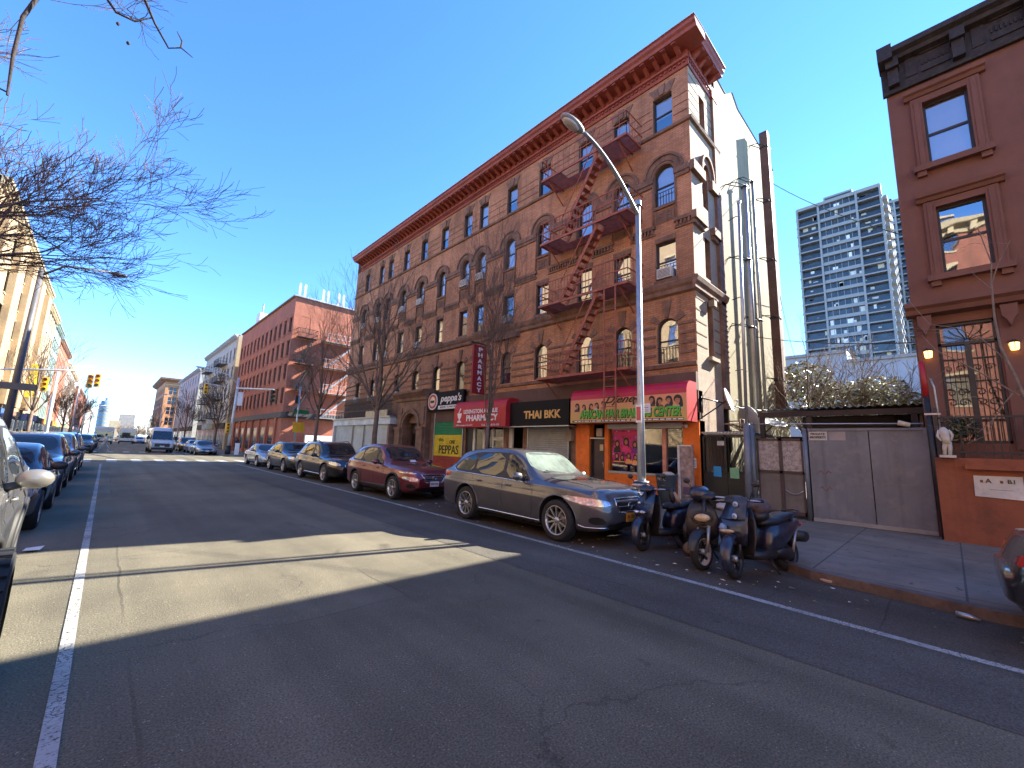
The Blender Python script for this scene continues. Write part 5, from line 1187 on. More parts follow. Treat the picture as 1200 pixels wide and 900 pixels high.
M['car_glass_lit'] = pm('windscreen_with_glare', (0.20, 0.25, 0.21), 0.03, var=0.5, vs=1.6, spec=1.0)  # windscreen glare painted into the base colour of the glass
M['lamp_clear'] = pm('headlamp_lens', (0.55, 0.57, 0.6), 0.08, metal=0.6, var=0.5, vs=14, coat=1.0)
M['lamp_red'] = pm('tail_lamp_red', (0.42, 0.012, 0.015), 0.12, var=0.4, vs=8, coat=1.0)
M['lamp_amber'] = pm('amber_lens', (0.7, 0.25, 0.03), 0.2)
M['grille'] = pm('black_radiator_grille', (0.012, 0.012, 0.013), 0.3)
M['well'] = pm('wheel_well', (0.008, 0.008, 0.008), 0.95)
M['plate_ny'] = pm('orange_number_plate', (0.75, 0.36, 0.04), 0.5); M['plate_w'] = pm('white_number_plate', (0.7, 0.7, 0.7), 0.5)
M['plate_ink'] = pm('plate_ink', (0.02, 0.02, 0.06), 0.5)
M['trim_black'] = pm('unpainted_trim', (0.025, 0.025, 0.026), 0.6)

def interp(pts, x):
    """monotone cubic through control points"""
    n = len(pts)
    if x <= pts[0][0]: return pts[0][1]
    if x >= pts[-1][0]: return pts[-1][1]
    i = 0
    while pts[i + 1][0] < x: i += 1
    h = pts[i + 1][0] - pts[i][0]; d = (pts[i + 1][1] - pts[i][1]) / h
    def slope(j):
        if j <= 0 or j >= n - 1: return d if j in (0, n - 1) else 0
        a = (pts[j][1] - pts[j - 1][1]) / (pts[j][0] - pts[j - 1][0]); b = (pts[j + 1][1] - pts[j][1]) / (pts[j + 1][0] - pts[j][0])
        return 0 if a * b <= 0 else 2 * a * b / (a + b)
    m0, m1 = slope(i), slope(i + 1); t = (x - pts[i][0]) / h
    return (2 * t**3 - 3 * t**2 + 1) * pts[i][1] + (t**3 - 2 * t**2 + t) * h * m0 + (-2 * t**3 + 3 * t**2) * pts[i + 1][1] + (t**3 - t**2) * h * m1

def chaikin(p, it=2, closed=True):
    for _ in range(it):
        q = []
        for i in range(len(p)):
            a, b = p[i], p[(i + 1) % len(p)]
            q += [(a[0] * .75 + b[0] * .25, a[1] * .75 + b[1] * .25), (a[0] * .25 + b[0] * .75, a[1] * .25 + b[1] * .75)]
        p = q
    return p

CARS = {}
def bool_cut(me, cuts):
    """cut wheel arches out of the closed hull"""
    o = bpy.data.objects.new('hull', me); COL.objects.link(o); tmp = []
    for c in cuts:
        oc = bpy.data.objects.new('cutter', c); COL.objects.link(oc); tmp.append(oc)
        md = o.modifiers.new('b', 'BOOLEAN'); md.operation = 'DIFFERENCE'; md.solver = 'EXACT'; md.object = oc; md.material_mode = 'TRANSFER'
    dg = bpy.context.evaluated_depsgraph_get(); res = bpy.data.meshes.new_from_object(o.evaluated_get(dg))
    bpy.data.objects.remove(o)
    for t in tmp: bpy.data.objects.remove(t)
    return res

def make_car(sp):
    """sp: dict of side profile, plan shape, glass and lamp outlines. local axes: x forward, y left, z up; origin under the middle"""
    L, Wd = sp['L'], sp['W']; hw_ = Wd / 2; x0 = -L / 2
    top = sp['top']; belt = sp['belt']; bot = sp['bot']; plan = sp['plan']; roofw = sp['roofw']
    fx, rx = sp['axles']; wr = sp['wr']
    N = 96; rings = []
    xs = [x0 + L * (0.5 - 0.5 * math.cos(PI * i / N)) * 0.35 + L * (i / N) * 0.65 for i in range(N + 1)]
    paint = sp['paint']
    for i, x in enumerate(xs):
        t = x - x0; zt = interp(top, t); zb = interp(bot, t); zs = min(interp(belt, t), zt - 0.02); w = hw_ * interp(plan, t); rw = hw_ * interp(roofw, t)
        for ax in (fx, rx):       # swollen wings
            dd = (x - ax) / (wr * 1.5); w += 0.022 * math.exp(-dd * dd * 1.3)
        H = zs - zb; g = zt - zs
        half = [(0.0, zb), (w * 0.55, zb), (w * 0.86, zb + 0.005), (w * 0.945, zb + 0.05), (w * 0.975, zb + H * 0.16), (w * 0.982, zb + H * 0.34), (w * 0.995, zb + H * 0.52), (w, zb + H * 0.68), (w * 0.997, zb + H * 0.74), (w * 0.975, zb + H * 0.80), (w * 0.965, zb + H * 0.92), (w * 0.952, zs)]
        if g > 0.16:
            e = w * 0.93; f_ = min(rw, e)
            half += [(e, zs + 0.02), (e + (f_ - e) * 0.30, zs + g * 0.32), (e + (f_ - e) * 0.62, zs + g * 0.60), (f_ + 0.0, zt - min(0.10, g * .3)), (f_ * 0.965, zt - min(0.05, g * .18)), (f_ * 0.88, zt - 0.018), (f_ * 0.6, zt - 0.004), (f_ * 0.3, zt), (0, zt)]
        else:
            half += [(w * 0.935, zs + g * 0.12), (w * 0.91, zs + g * 0.25), (w * 0.87, zs + g * 0.45), (w * 0.82, zs + g * 0.62), (w * 0.74, zs + g * 0.78), (w * 0.62, zs + g * 0.88), (w * 0.45, zs + g * 0.95), (w * 0.2, zs + g * 0.99), (0, zt)]
        rings.append([(x, y, z) for y, z in half] + [(x, -y, z) for y, z in half[-2:0:-1]])
    mb = MB(); mb.grid(rings, paint, True, True)
    for ring, inner in ((rings[0], -1), (rings[-1], 1)):
        prev = ring; zc = sum(p[2] for p in ring) / len(ring)
        for k, (s, o) in enumerate(((0.93, 0.035), (0.80, 0.055), (0.5, 0.065))):
            nx = [(p[0] + inner * (o - (0, 0.035, 0.055)[k]), p[1] * s / (1, 0.93, 0.80)[k], zc + (p[2] - zc) * s / (1, 0.93, 0.80)[k]) for p in prev]
            mb.grid([prev, nx], paint, True, True); prev = nx
        mb.face(prev, paint, True)
    hull = mb.mesh('hull'); cuts = []
    for ax in (fx, rx):
        for s in (-1, 1):
            c = MB(); R = wr + 0.055; y_in, y_out = s * (hw_ - 0.34), s * (hw_ + 0.2)
            rows = [[(ax + R * math.cos(2 * PI * k / 28), yy_2, wr + 0.02 + R * math.sin(2 * PI * k / 28)) for k in range(28)] for yy_2 in (y_in, y_out)]
            c.grid(rows, M['well'], True, True); c.face(rows[0], M['well']); c.face(rows[1], M['well']); cuts.append(c.mesh('cut'))
    me = bool_cut(hull, cuts)
    bm = bmesh.new(); bm.from_mesh(me)
    tri = [bm] ; bv = BVHTree.FromBMesh(bm); bm.free()
    me.set_sharp_from_angle(angle=math.radians(38)) if hasattr(me, 'set_sharp_from_angle') else None
    root = thing(sp['name'], sp['label'], sp['cat'])
    body = bpy.data.objects.new('body', me); COL.objects.link(body); body.parent = root
    for p in me.polygons: p.use_smooth = True
    # ---- things laid on the hull
    def proj(a, b, mode):
        """(a,b) on a projection plane -> point and outward normal on the hull"""
        if mode == 'left': o, d = Vector((a, 3, b)), Vector((0, -1, 0))
        elif mode == 'right': o, d = Vector((a, -3, b)), Vector((0, 1, 0))
        elif mode == 'front': o, d = Vector((5, a, b)), Vector((-1, 0, 0))
        elif mode == 'rear': o, d = Vector((-5, a, b)), Vector((1, 0, 0))
        elif mode == 'fl': dd = Vector((-1, -0.8, 0)).normalized(); h = Vector((-0.8, 1, 0)).normalized(); o, d = Vector((sp['L'] / 2, sp['W'] / 2, 0)) - dd * 4 + h * a + Vector((0, 0, b)), dd
        elif mode == 'fr': dd = Vector((-1, 0.8, 0)).normalized(); h = Vector((-0.8, -1, 0)).normalized(); o, d = Vector((sp['L'] / 2, -sp['W'] / 2, 0)) - dd * 4 + h * a + Vector((0, 0, b)), dd
        elif mode == 'rl': dd = Vector((1, -0.8, 0)).normalized(); h = Vector((0.8, 1, 0)).normalized(); o, d = Vector((-sp['L'] / 2, sp['W'] / 2, 0)) - dd * 4 + h * a + Vector((0, 0, b)), dd
        elif mode == 'rr': dd = Vector((1, 0.8, 0)).normalized(); h = Vector((0.8, -1, 0)).normalized(); o, d = Vector((-sp['L'] / 2, -sp['W'] / 2, 0)) - dd * 4 + h * a + Vector((0, 0, b)), dd
        elif mode == 'top': o, d = Vector((a, b, 4)), Vector((0, 0, -1))
        loc, nor, idx, dist = bv.ray_cast(o, d)
        if loc is None: return None, None
        if nor.dot(d) > 0: nor = -nor
        return loc, nor
    def patch(mb_, poly, mode, mat, off=0.004, step=0.07, rnd__=2, thick=0.02):
        if rnd__: poly = chaikin(poly, rnd__)
        b_m = bmesh.new(); vs_ = [b_m.verts.new((p[0], p[1], 0)) for p in poly]; b_m.faces.new(vs_)
        a0, a1 = min(p[0] for p in poly), max(p[0] for p in poly); c0, c1 = min(p[1] for p in poly), max(p[1] for p in poly)
        k = a0 + step
        while k < a1: bmesh.ops.bisect_plane(b_m, geom=b_m.verts[:] + b_m.edges[:] + b_m.faces[:], plane_co=(k, 0, 0), plane_no=(1, 0, 0)); k += step
        k = c0 + step
        while k < c1: bmesh.ops.bisect_plane(b_m, geom=b_m.verts[:] + b_m.edges[:] + b_m.faces[:], plane_co=(0, k, 0), plane_no=(0, 1, 0)); k += step
        base = len(mb_.v); sl = mb_.slot(mat); P = []; ok = {}
        for i, v in enumerate(b_m.verts):
            v.index = i; lo, no = proj(v.co.x, v.co.y, mode); P.append((lo, no)); ok[i] = lo is not None
        b_m.verts.index_update(); idx = {}
        for i, (lo, no) in enumerate(P):
            if ok[i]: idx[i] = len(mb_.v); mb_.v.append(lo + no * off)
        for f_ in b_m.faces:
            if all(ok[v.index] for v in f_.verts): mb_.f.append(tuple(idx[v.index] for v in f_.verts)); mb_.m.append(sl); mb_.s.append(True)
        for e in b_m.edges:
            if len(e.link_faces) == 1 and all(ok[v.index] for v in e.verts):
                a, b = e.verts; (la, na), (lb, nb) = P[a.index], P[b.index]; j = len(mb_.v)
                mb_.v += [la + na * off, lb + nb * off, lb - nb * thick, la - na * thick]; mb_.f.append((j, j + 1, j + 2, j + 3)); mb_.m.append(sl); mb_.s.append(False)
        b_m.free()
    def line(mb_, pts, mode, mat, r=0.004, off=0.0, step=0.05, n=4):
        out = []
        for (a, b), (c, d) in zip(pts, pts[1:]):
            m_ = max(1, int(math.hypot(c - a, d - b) / step))
            for k in range(m_ + (1 if (c, d) == pts[-1] else 0)):
                lo, no = proj(a + (c - a) * k / m_, b + (d - b) * k / m_, mode)
                if lo is not None: out.append(lo + no * off)
        if len(out) > 1: mb_.tube(out, r, mat, n)
    env = dict(root=root, body=body, proj=proj, patch=patch, line=line, sp=sp, M=M)
    T = lambda pts: [(p[0] + x0, p[1]) for p in pts]       # outlines are given from the rear bumper
    gm = sp.get('glass', M['car_glass'])
    for side in ('left', 'right'):
        bk_ = MB()
        patch(bk_, T(sp['dlo']), side, M['trim_black'], 0.0015, rnd__=1); bk_.build('window_surround', root, local=True, recalc=False)
        for poly in sp['side_glass']:
            g = MB(); patch(g, T(poly), side, M['car_glass'], 0.004, rnd__=1); g.build('side_window', root, local=True, recalc=False)
        mb2 = MB()
        if sp.get('glass_trim'): line(mb2, T(sp['glass_trim']), side, sp.get('trim_mat', M['chrome']), 0.009, 0.004, n=6)
        if mb2.v: mb2.build('window_trim', root, local=True)
        mb2 = MB()
        for ln_ in sp['seams']: line(mb2, T(ln_), side, M['well'], 0.0045, -0.001)
        mb2.build('door_seams', root, local=True)
        mb2 = MB()
        for (hx, hz) in sp['handles']:
            lo, no = proj(hx + x0, hz, side)
            if lo is not None: mb2.tube([lo + Vector((-0.10, 0, 0)), lo + no * 0.035 + Vector((-0.06, 0, 0)), lo + no * 0.038 + Vector((0.06, 0, 0)), lo + Vector((0.10, 0, 0))], 0.013, sp.get('handle_mat', paint), 6)
        if mb2.v: mb2.build('door_handle', root, local=True)
        # lower cladding
        if sp.get('cladding'):
            mb2 = MB(); patch(mb2, T(sp['cladding']), side, sp.get('clad_mat', M['trim_black']), 0.012, rnd__=0); mb2.build('sill_trim', root, local=True)
        if sp.get('sill_chrome'):
            mb2 = MB(); line(mb2, T(sp['sill_chrome']), side, M['chrome'], 0.012, 0.01, n=6); mb2.build('sill_strip', root, local=True)
        # mirror
        mx, mz = sp['mirror']; lo, no = proj(mx + x0, mz - 0.02, side); s = 1 if side == 'left' else -1
        if lo is None: lo = Vector((mx + x0, s * hw_ * 0.9, mz))
        mb2 = MB(); c = Vector((lo.x + 0.02, lo.y + s * 0.17, mz + 0.06)); mb2.ell(c, (0.07, 0.125, 0.085), sp.get('mirror_mat', paint), 14, 9)
        mb2.tube([lo + Vector((0, -s * 0.03, 0)), c - Vector((0, s * 0.06, 0.04))], [0.04, 0.03], M['trim_black'], 8); mb2.lathe(c + Vector((-0.062, 0, 0)), [(0.0, 0.0), (0.075, 0.0), (0.08, 0.012)], M['chrome'], 14, 'x')
        mb2.build('mirror', root, local=True)
        # arch lips
        mb2 = MB()
        for ax in (fx, rx):
            pts = []; rr = wr + 0.062
            for k in range(25):
                a = PI * (-0.12 + 1.24 * k / 24); zz = wr + 0.02 + rr * math.sin(a); lo, no = proj(ax + rr * 1.01 * math.cos(a), zz, side)
                if lo is not None and zz > interp(bot, ax - x0) + 0.04: pts.append(lo + no * 0.002)
            if len(pts) > 3: mb2.tube(pts, sp.get('lip', 0.012), sp.get('lip_mat', paint), 6)
        mb2.build('wheel_arch', root, local=True)
    mb2 = MB(); patch(mb2, sp['windscreen'], 'front', gm, 0.003, step=0.06); ws = mb2.build('windscreen', root, local=True, recalc=False)
    mb2 = MB()
    for s in (-1, 1): line(mb2, [(s * 0.1, sp['windscreen'][0][1] + 0.015), (s * 0.1 - 0.55 * 1, sp['windscreen'][0][1] + 0.05)] if s > 0 else [(-0.1 + 0.1, sp['windscreen'][0][1] + 0.015), (-0.55 - 0.0, sp['windscreen'][0][1] + 0.03)], 'front', M['black_plastic'], 0.008, 0.012)
    mb2.build('wiper', root, local=True)
    if sp.get('rear_glass'):
        mb2 = MB(); patch(mb2, sp['rear_glass'], 'rear', M['car_glass'], 0.003, step=0.08); mb2.build('rear_window', root, local=True, recalc=False)
    for nm, mode, poly, mat, off in sp['patches']:
        for md in ((mode,) if mode in ('front', 'rear', 'top', 'left', 'right') else (('fl', 'fr') if mode == 'fc' else ('rl', 'rr'))):
            mb2 = MB(); patch(mb2, poly, md, mat, off, step=0.05, rnd__=1); mb2.build(nm, root, local=True, recalc=False)
    for nm, mode, pts, mat, r in sp['lines']:
        mb2 = MB()
        for md in ((mode,) if mode in ('front', 'rear', 'top', 'left', 'right') else (('left', 'right') if mode == 'lr' else (('fl', 'fr') if mode == 'fc' else ('rl', 'rr')))):
            for pl in pts: line(mb2, T(pl) if md in ('left', 'right', 'top') else pl, md, mat, r, r * 0.5, n=6)
        if mb2.v: mb2.build(nm, root, local=True)
    # plate
    pz = sp['plate']; lo, no = proj(0, pz, 'front')
    if lo is not None:
        mb2 = MB(); PF = Fr((lo.x + 0.012, 0, 0), (0, 1, 0), (1, 0, 0)); mb2.fbox(PF, -0.155, 0.155, pz - 0.078, pz + 0.078, 0, 0.012, sp.get('plate_mat', M['plate_ny']))
        text_mb(mb2, sp.get('plate_txt', 'HKT 4182'), PF, 0, pz, 0.07, 0.012, M['plate_ink'], fit=(0.25, 0.07), depth=0.003); mb2.build('number_plate', root, local=True)
    if sp.get('rails'):
        mb2 = MB()
        for s in (-1, 1): mb2.tube([(x0 + a, s * (hw_ * 0.66), interp(top, a) + z) for a, z in sp['rails']], 0.018, sp.get('rail_mat', M['trim_black']), 6)
        mb2.build('roof_rail', root, local=True)
    # paper on the dashboard
    if sp.get('paper'):
        y_, z_ = sp['paper']; mb2 = MB(); patch(mb2, [(y_, z_), (y_ + 0.22, z_), (y_ + 0.22, z_ + 0.055), (y_, z_ + 0.055)], 'front', M['blind_white'], 0.005, rnd__=0); mb2.build('windscreen_paper', root, local=True)
    # wheels
    wts = {}
    for ax in (fx, rx):
        for s in (-1, 1):
            c = Vector((ax, s * (hw_ - 0.125), wr)); wt = MB(); b_ = 0.115
            wt.lathe(c, [(wr * 0.66, -b_ * s), (wr * 0.9, -b_ * s), (wr * 0.985, -b_ * 0.8 * s), (wr, -b_ * 0.4 * s), (wr, b_ * 0.4 * s), (wr * 0.985, b_ * 0.8 * s), (wr * 0.93, b_ * 1.02 * s), (wr * 0.8, b_ * 1.06 * s), (wr * 0.70, b_ * 0.98 * s)], M['rubber'], 36, 'y')
            for k in range(36):
                a = 2 * PI * k / 36
                wt.beam(c + Vector((wr * 1.002 * math.cos(a), -b_ * .6, wr * 1.002 * math.sin(a))), c + Vector((wr * 1.002 * math.cos(a + .05), b_ * .6, wr * 1.002 * math.sin(a + .05))), 0.012, 0.008, M['rubber'])
            w_ = wt.build('wheel', root, local=True)
            rm = MB(); R = wr * 0.70; rmat = sp.get('rim_mat', M['alloy'])
            rm.lathe(c, [(R * 1.02, b_ * 0.95 * s), (R, b_ * 1.02 * s), (R * 0.93, b_ * 0.92 * s), (R * 0.90, b_ * 0.1 * s), (R * 0.9, -b_ * .8 * s)], rmat, 36, 'y')
            rm.lathe(c, [(R * 0.9, -b_ * 0.2 * s), (0.0, -b_ * 0.2 * s)], M['well'], 24, 'y'); rm.lathe(c, [(R * 0.55, -b_ * 0.0 * s), (R * 0.55, b_ * 0.12 * s), (0.0, b_ * 0.12 * s)], pm('brake_disc', (0.25, 0.24, 0.23), .4, metal=.8) if 'disc' not in M else M['disc'], 24, 'y')
            M.setdefault('disc', rm.mats[-1])
            ns = sp.get('spokes', 5); dbl = sp.get('double', True)
            for k in range(ns):
                a0_ = 2 * PI * k / ns + 0.3
                for dlt in ((-0.13, 0.13) if dbl else (0,)):
                    wd = sp.get('spoke_w', 0.028); a = a0_ + dlt
                    p0 = c + Vector((R * 0.14 * math.cos(a0_), b_ * 0.72 * s, R * 0.14 * math.sin(a0_))); p1 = c + Vector((R * 0.95 * math.cos(a), b_ * 0.90 * s, R * 0.95 * math.sin(a)))
                    t_ = Vector((-math.sin(a), 0, math.cos(a))) * wd; n_ = Vector((0, -0.03 * s, 0))
                    rm.hexa([p0 - t_ * .9, p0 + t_ * .9, p1 + t_, p1 - t_, p0 - t_ * 0.9 + n_, p0 + t_ * .9 + n_, p1 + t_ + n_, p1 - t_ + n_], rmat)
            rm.lathe(c, [(R * 0.24, b_ * 0.6 * s), (R * 0.22, b_ * 0.82 * s), (R * .1, b_ * 0.9 * s), (0, b_ * 0.9 * s)], rmat, 16, 'y')
            rm.build('rim', w_, local=True)
    # underside
    mb2 = MB(); mb2.box(fx - 0.1 - (fx - rx) + 0.35, fx - 0.5, -hw_ * 0.8, hw_ * 0.8, 0.17, interp(bot, L / 2) + 0.03, M['well']); mb2.build('underbody', root, local=True)
    return root, env

def side_base(L, H, kind='suv'):
    pass

def suv_spec(name, label, paint, L=4.9, W=1.96, H=1.70, wb=2.82, fo=0.93, wr=0.37, hood=1.08, nose=0.99, belt=1.03, **kw):
    """station values are measured from the rear bumper"""
    fx = L / 2 - fo; rx = fx - wb; cowl = L - fo - 0.55; wsx = cowl - 0.82
    sp = dict(name=name, label=label, cat='car', L=L, W=W, wr=wr, axles=(fx, rx), paint=paint)
    sp['top'] = [(0, 0.86), (0.05, 1.0), (0.14, 1.14), (0.45, H - 0.29), (0.72, H - 0.13), (1.3, H - 0.04), (wsx - 0.75, H), (wsx - 0.15, H - 0.035), (wsx + 0.1, H - 0.10), (cowl - 0.06, hood + 0.05), (cowl + 0.12, hood + 0.012), (L - 0.7, hood - 0.045), (L - 0.28, nose), (L - 0.10, nose - 0.07), (L, nose - 0.22)]
    sp['belt'] = [(0, 0.80), (0.15, belt + 0.06), (1.0, belt + 0.05), (2.2, belt + 0.0), (cowl - 0.2, belt - 0.045), (L - 0.7, hood - 0.16), (L - 0.15, nose - 0.2), (L, nose - 0.32)]
    sp['bot'] = [(0, 0.42), (0.12, 0.30), (0.5, 0.25), (1.5, 0.22), (L - 1.2, 0.22), (L - 0.35, 0.24), (L - 0.08, 0.28), (L, 0.36)]
    sp['plan'] = [(0, 0.80), (0.06, 0.87), (0.25, 0.945), (0.8, 0.985), (2.2, 0.99), (L - 1.3, 0.985), (L - 0.62, 0.95), (L - 0.28, 0.86), (L - 0.08, 0.74), (L, 0.64)]
    sp['roofw'] = [(0, 0.72), (0.4, 0.72), (1.2, 0.745), (2.5, 0.76), (wsx, 0.755), (cowl, 0.80), (L, 0.80)]
    # side glass between rear quarter and A pillar
    b1 = belt + 0.065
    ra = H - 0.145
    sp['side_glass'] = [
        [(0.60, b1 + 0.09), (0.76, b1 + 0.02), (1.35, b1 + 0.0), (1.35, ra - 0.04), (1.05, ra - 0.11), (0.80, ra - 0.20)],
        [(1.43, b1), (2.38, b1 - 0.035), (2.38, ra + 0.02), (1.43, ra - 0.025)],
        [(2.48, b1 - 0.04), (cowl - 0.30, b1 - 0.075), (cowl - 0.33, b1 + 0.03), (wsx - 0.0, ra - 0.03), (wsx - 0.3, ra + 0.015), (2.48, ra + 0.02)]]
    sp['dlo'] = [(0.50, b1 + 0.10), (0.72, b1 - 0.01), (1.4, b1 - 0.02), (cowl - 0.20, b1 - 0.10), (cowl - 0.28, b1 + 0.02), (wsx + 0.05, ra + 0.0), (wsx - 0.35, ra + 0.04), (1.35, ra + 0.02), (1.0, ra - 0.07), (0.74, ra - 0.18)]
    sp['glass_trim'] = [(0.50, b1 + 0.09), (0.72, b1 - 0.01), (1.6, b1 - 0.04), (cowl - 0.28, b1 - 0.10)]
    sp['seams'] = [[(1.38, b1 - 0.03), (1.40, 0.95), (1.52, 0.72), (1.58, 0.30)], [(2.43, b1 - 0.05), (2.44, 0.32)], [(cowl - 0.22, b1 - 0.10), (cowl - 0.10, 0.85), (cowl - 0.10, 0.5), (cowl - 0.14, 0.32)], [(1.58, 0.31), (cowl - 0.14, 0.31)]]
    sp['handles'] = [(1.62, belt - 0.10), (2.62, belt - 0.12)]
    sp['mirror'] = (cowl - 0.42, belt + 0.02)
    y1 = W / 2
    sp['windscreen'] = [(-y1 * 0.77, hood + 0.055), (y1 * 0.77, hood + 0.055), (y1 * 0.665, H - 0.115), (y1 * 0.3, H - 0.085), (-y1 * 0.3, H - 0.085), (-y1 * 0.665, H - 0.115)]
    sp['rear_glass'] = [(-y1 * 0.68, 1.18), (y1 * 0.68, 1.18), (y1 * 0.60, H - 0.18), (-y1 * 0.60, H - 0.18)]
    sp['cladding'] = [(1.6, 0.225), (L - fo - wr - 0.2, 0.225), (L - fo - wr - 0.2, 0.33), (1.6, 0.33)]
    sp['plate'] = 0.52; sp['patches'] = []; sp['lines'] = []
    sp.update(kw); return sp

def hood_lines(sp):
    L = sp['L']; y = sp['W'] / 2
    return []
G_ = M['grille']; CH = M['chrome']
def std_front(sp, grille_poly, lamp_poly, fog=True, rim=True, bars=4, lampmode='fc', emblem=True):
    z0 = min(p[1] for p in grille_poly); z1 = max(p[1] for p in grille_poly); y1 = max(p[0] for p in grille_poly)
    sp['patches'] += [('grille', 'front', grille_poly, G_, 0.006), ('headlight', lampmode, lamp_poly, M['lamp_clear'], 0.006)]
    if rim: sp['lines'].append(('grille_surround', 'front', [grille_poly + [grille_poly[0]]], CH, 0.013))
    if bars: sp['lines'].append(('grille_bars', 'front', [[(-y1 * 0.82, z0 + (z1 - z0) * (k + 0.6) / bars), (y1 * 0.82, z0 + (z1 - z0) * (k + 0.6) / bars)] for k in range(bars)], M['galv'], 0.006))
    if emblem:
        zc = (z0 + z1) / 2 + 0.01; sp['lines'].append(('emblem', 'front', [[(0.06 * math.cos(2 * PI * k / 14), zc + 0.055 * math.sin(2 * PI * k / 14)) for k in range(15)]], CH, 0.009))
    sp['patches'] += [('lower_intake', 'front', [(-0.62, 0.30), (0.62, 0.30), (0.55, 0.43), (-0.55, 0.43)], G_, 0.006)]
    if fog: sp['patches'] += [('fog_lamp_recess', 'fc', [(-0.30, 0.40), (0.02, 0.38), (0.06, 0.50), (-0.16, 0.53)], G_, 0.006)]
    sp['patches'] += [('tail_lamp', 'rc', [(-0.22, 0.92), (0.22, 0.95), (0.26, 1.08), (-0.20, 1.06)], M['lamp_red'], 0.006)]

# --- grey-blue seven seat crossover, closest on the right
P1 = carpaint('steel_grey_car_paint', (0.095, 0.098, 0.112), 0.45, 0.30, dust=0.12)
sp = suv_spec('parked_car', 'steel grey crossover nearest the lamp post, parked facing the scooters', P1, L=4.92, W=1.94, H=1.69, wb=2.83, fo=0.92, wr=0.375, spokes=10, double=False, spoke_w=0.017, glass=M['car_glass_lit'], plate=0.50, plate_txt='JRK 2275', hood=1.12, nose=1.03)
std_front(sp, [(-0.30, 0.60), (-0.44, 0.72), (-0.40, 0.83), (0.40, 0.83), (0.44, 0.72), (0.30, 0.60), (0, 0.55)], [(-0.36, 0.70), (0.05, 0.70), (0.42, 0.78), (0.50, 0.85), (0.1, 0.84), (-0.30, 0.80)], bars=3)
sp['lines'].append(('bumper_strip', 'fc', [[(-0.40, 0.34), (0.10, 0.33), (0.30, 0.38)]], CH, 0.012)); sp['sill_chrome'] = [(1.65, 0.335), (3.6, 0.315)]
sp['lines'].append(('side_crease', 'lr', [[(0.45, 0.92), (1.5, 0.90), (3.6, 0.86)]], P1, 0.006)); sp['lines'].append(('hood_seam', 'top', [[(L_x, s * 0.62) for L_x in (3.55, 3.9, 4.3, 4.6)] for s in (-1, 1)], M['well'], 0.004))
acura, env = make_car(sp)
acura.location = (7.22, 6.72, 0.0); acura.rotation_euler = (0, 0, math.radians(-91.5)); acura['group'] = 'cars parked along the right kerb'
# --- red crossover
P2 = carpaint('dark_red_car_paint', (0.19, 0.009, 0.018), 0.45, 0.28)
sp = suv_spec('parked_car', 'dark red crossover parked behind the steel grey one', P2, L=4.65, W=1.84, H=1.69, wb=2.71, fo=0.90, wr=0.36, spokes=5, double=True, spoke_w=0.03, lip=0.03, lip_mat=M['trim_black'], plate_mat=M['plate_w'], paper=(0.05, 1.12), plate_txt='HWA 9308')
sp['cladding'] = [(1.5, 0.225), (3.3, 0.225), (3.3, 0.40), (1.5, 0.40)]
std_front(sp, [(-0.28, 0.56), (-0.42, 0.80), (0.42, 0.80), (0.28, 0.56)], [(-0.32, 0.60), (0.0, 0.60), (0.22, 0.66), (0.16, 0.74), (-0.30, 0.70)], bars=5)
sp['patches'].append(('daylight_lamp', 'fc', [(-0.26, 0.80), (0.30, 0.83), (0.34, 0.87), (-0.22, 0.85)], M['lamp_clear'], 0.008))
c, env = make_car(sp); c.location = (7.45, 13.45, 0); c.rotation_euler = (0, 0, math.radians(-90.5)); c['group'] = 'cars parked along the right kerb'; redcar = c
# --- black three row suv
P3 = carpaint('black_car_paint', (0.016, 0.017, 0.020), 0.3, 0.25, dust=0.07)
sp = suv_spec('parked_car', 'black suv with oval chrome grille parked behind the dark red crossover', P3, L=5.0, W=1.96, H=1.72, wb=2.9, fo=0.95, wr=0.38, spokes=5, plate_mat=M['plate_w'], rails=[(0.7, 0.02), (1.0, 0.05), (2.4, 0.05), (2.8, 0.0)])
std_front(sp, [(-0.36, 0.58), (-0.46, 0.72), (-0.36, 0.86), (0.36, 0.86), (0.46, 0.72), (0.36, 0.58)], [(-0.28, 0.72), (0.05, 0.73), (0.34, 0.80), (0.40, 0.90), (0.0, 0.87), (-0.24, 0.82)], bars=5); sp['sill_chrome'] = [(1.65, 0.36), (3.6, 0.34)]
c, env = make_car(sp); c.location = (7.72, 19.9, 0); c.rotation_euler = (0, 0, math.radians(-90)); c['group'] = 'cars parked along the right kerb'; blackcar = c
P4 = carpaint('dark_grey_car_paint', (0.06, 0.065, 0.072), 0.5, 0.3)
sp = suv_spec('parked_car', 'dark grey compact suv parked between the black suv and the silver sedan', P4, L=4.6, W=1.86, H=1.66, wb=2.66, fo=0.92, wr=0.355, spokes=5, plate_mat=M['plate_w'])
std_front(sp, [(-0.36, 0.60), (-0.50, 0.76), (0.50, 0.76), (0.36, 0.60)], [(-0.28, 0.72), (0.05, 0.73), (0.34, 0.80), (0.40, 0.88), (0.0, 0.86), (-0.24, 0.82)])
c, env = make_car(sp); c.location = (7.95, 26.3, 0); c.rotation_euler = (0, 0, math.radians(-90)); c['group'] = 'cars parked along the right kerb'; greycar = c
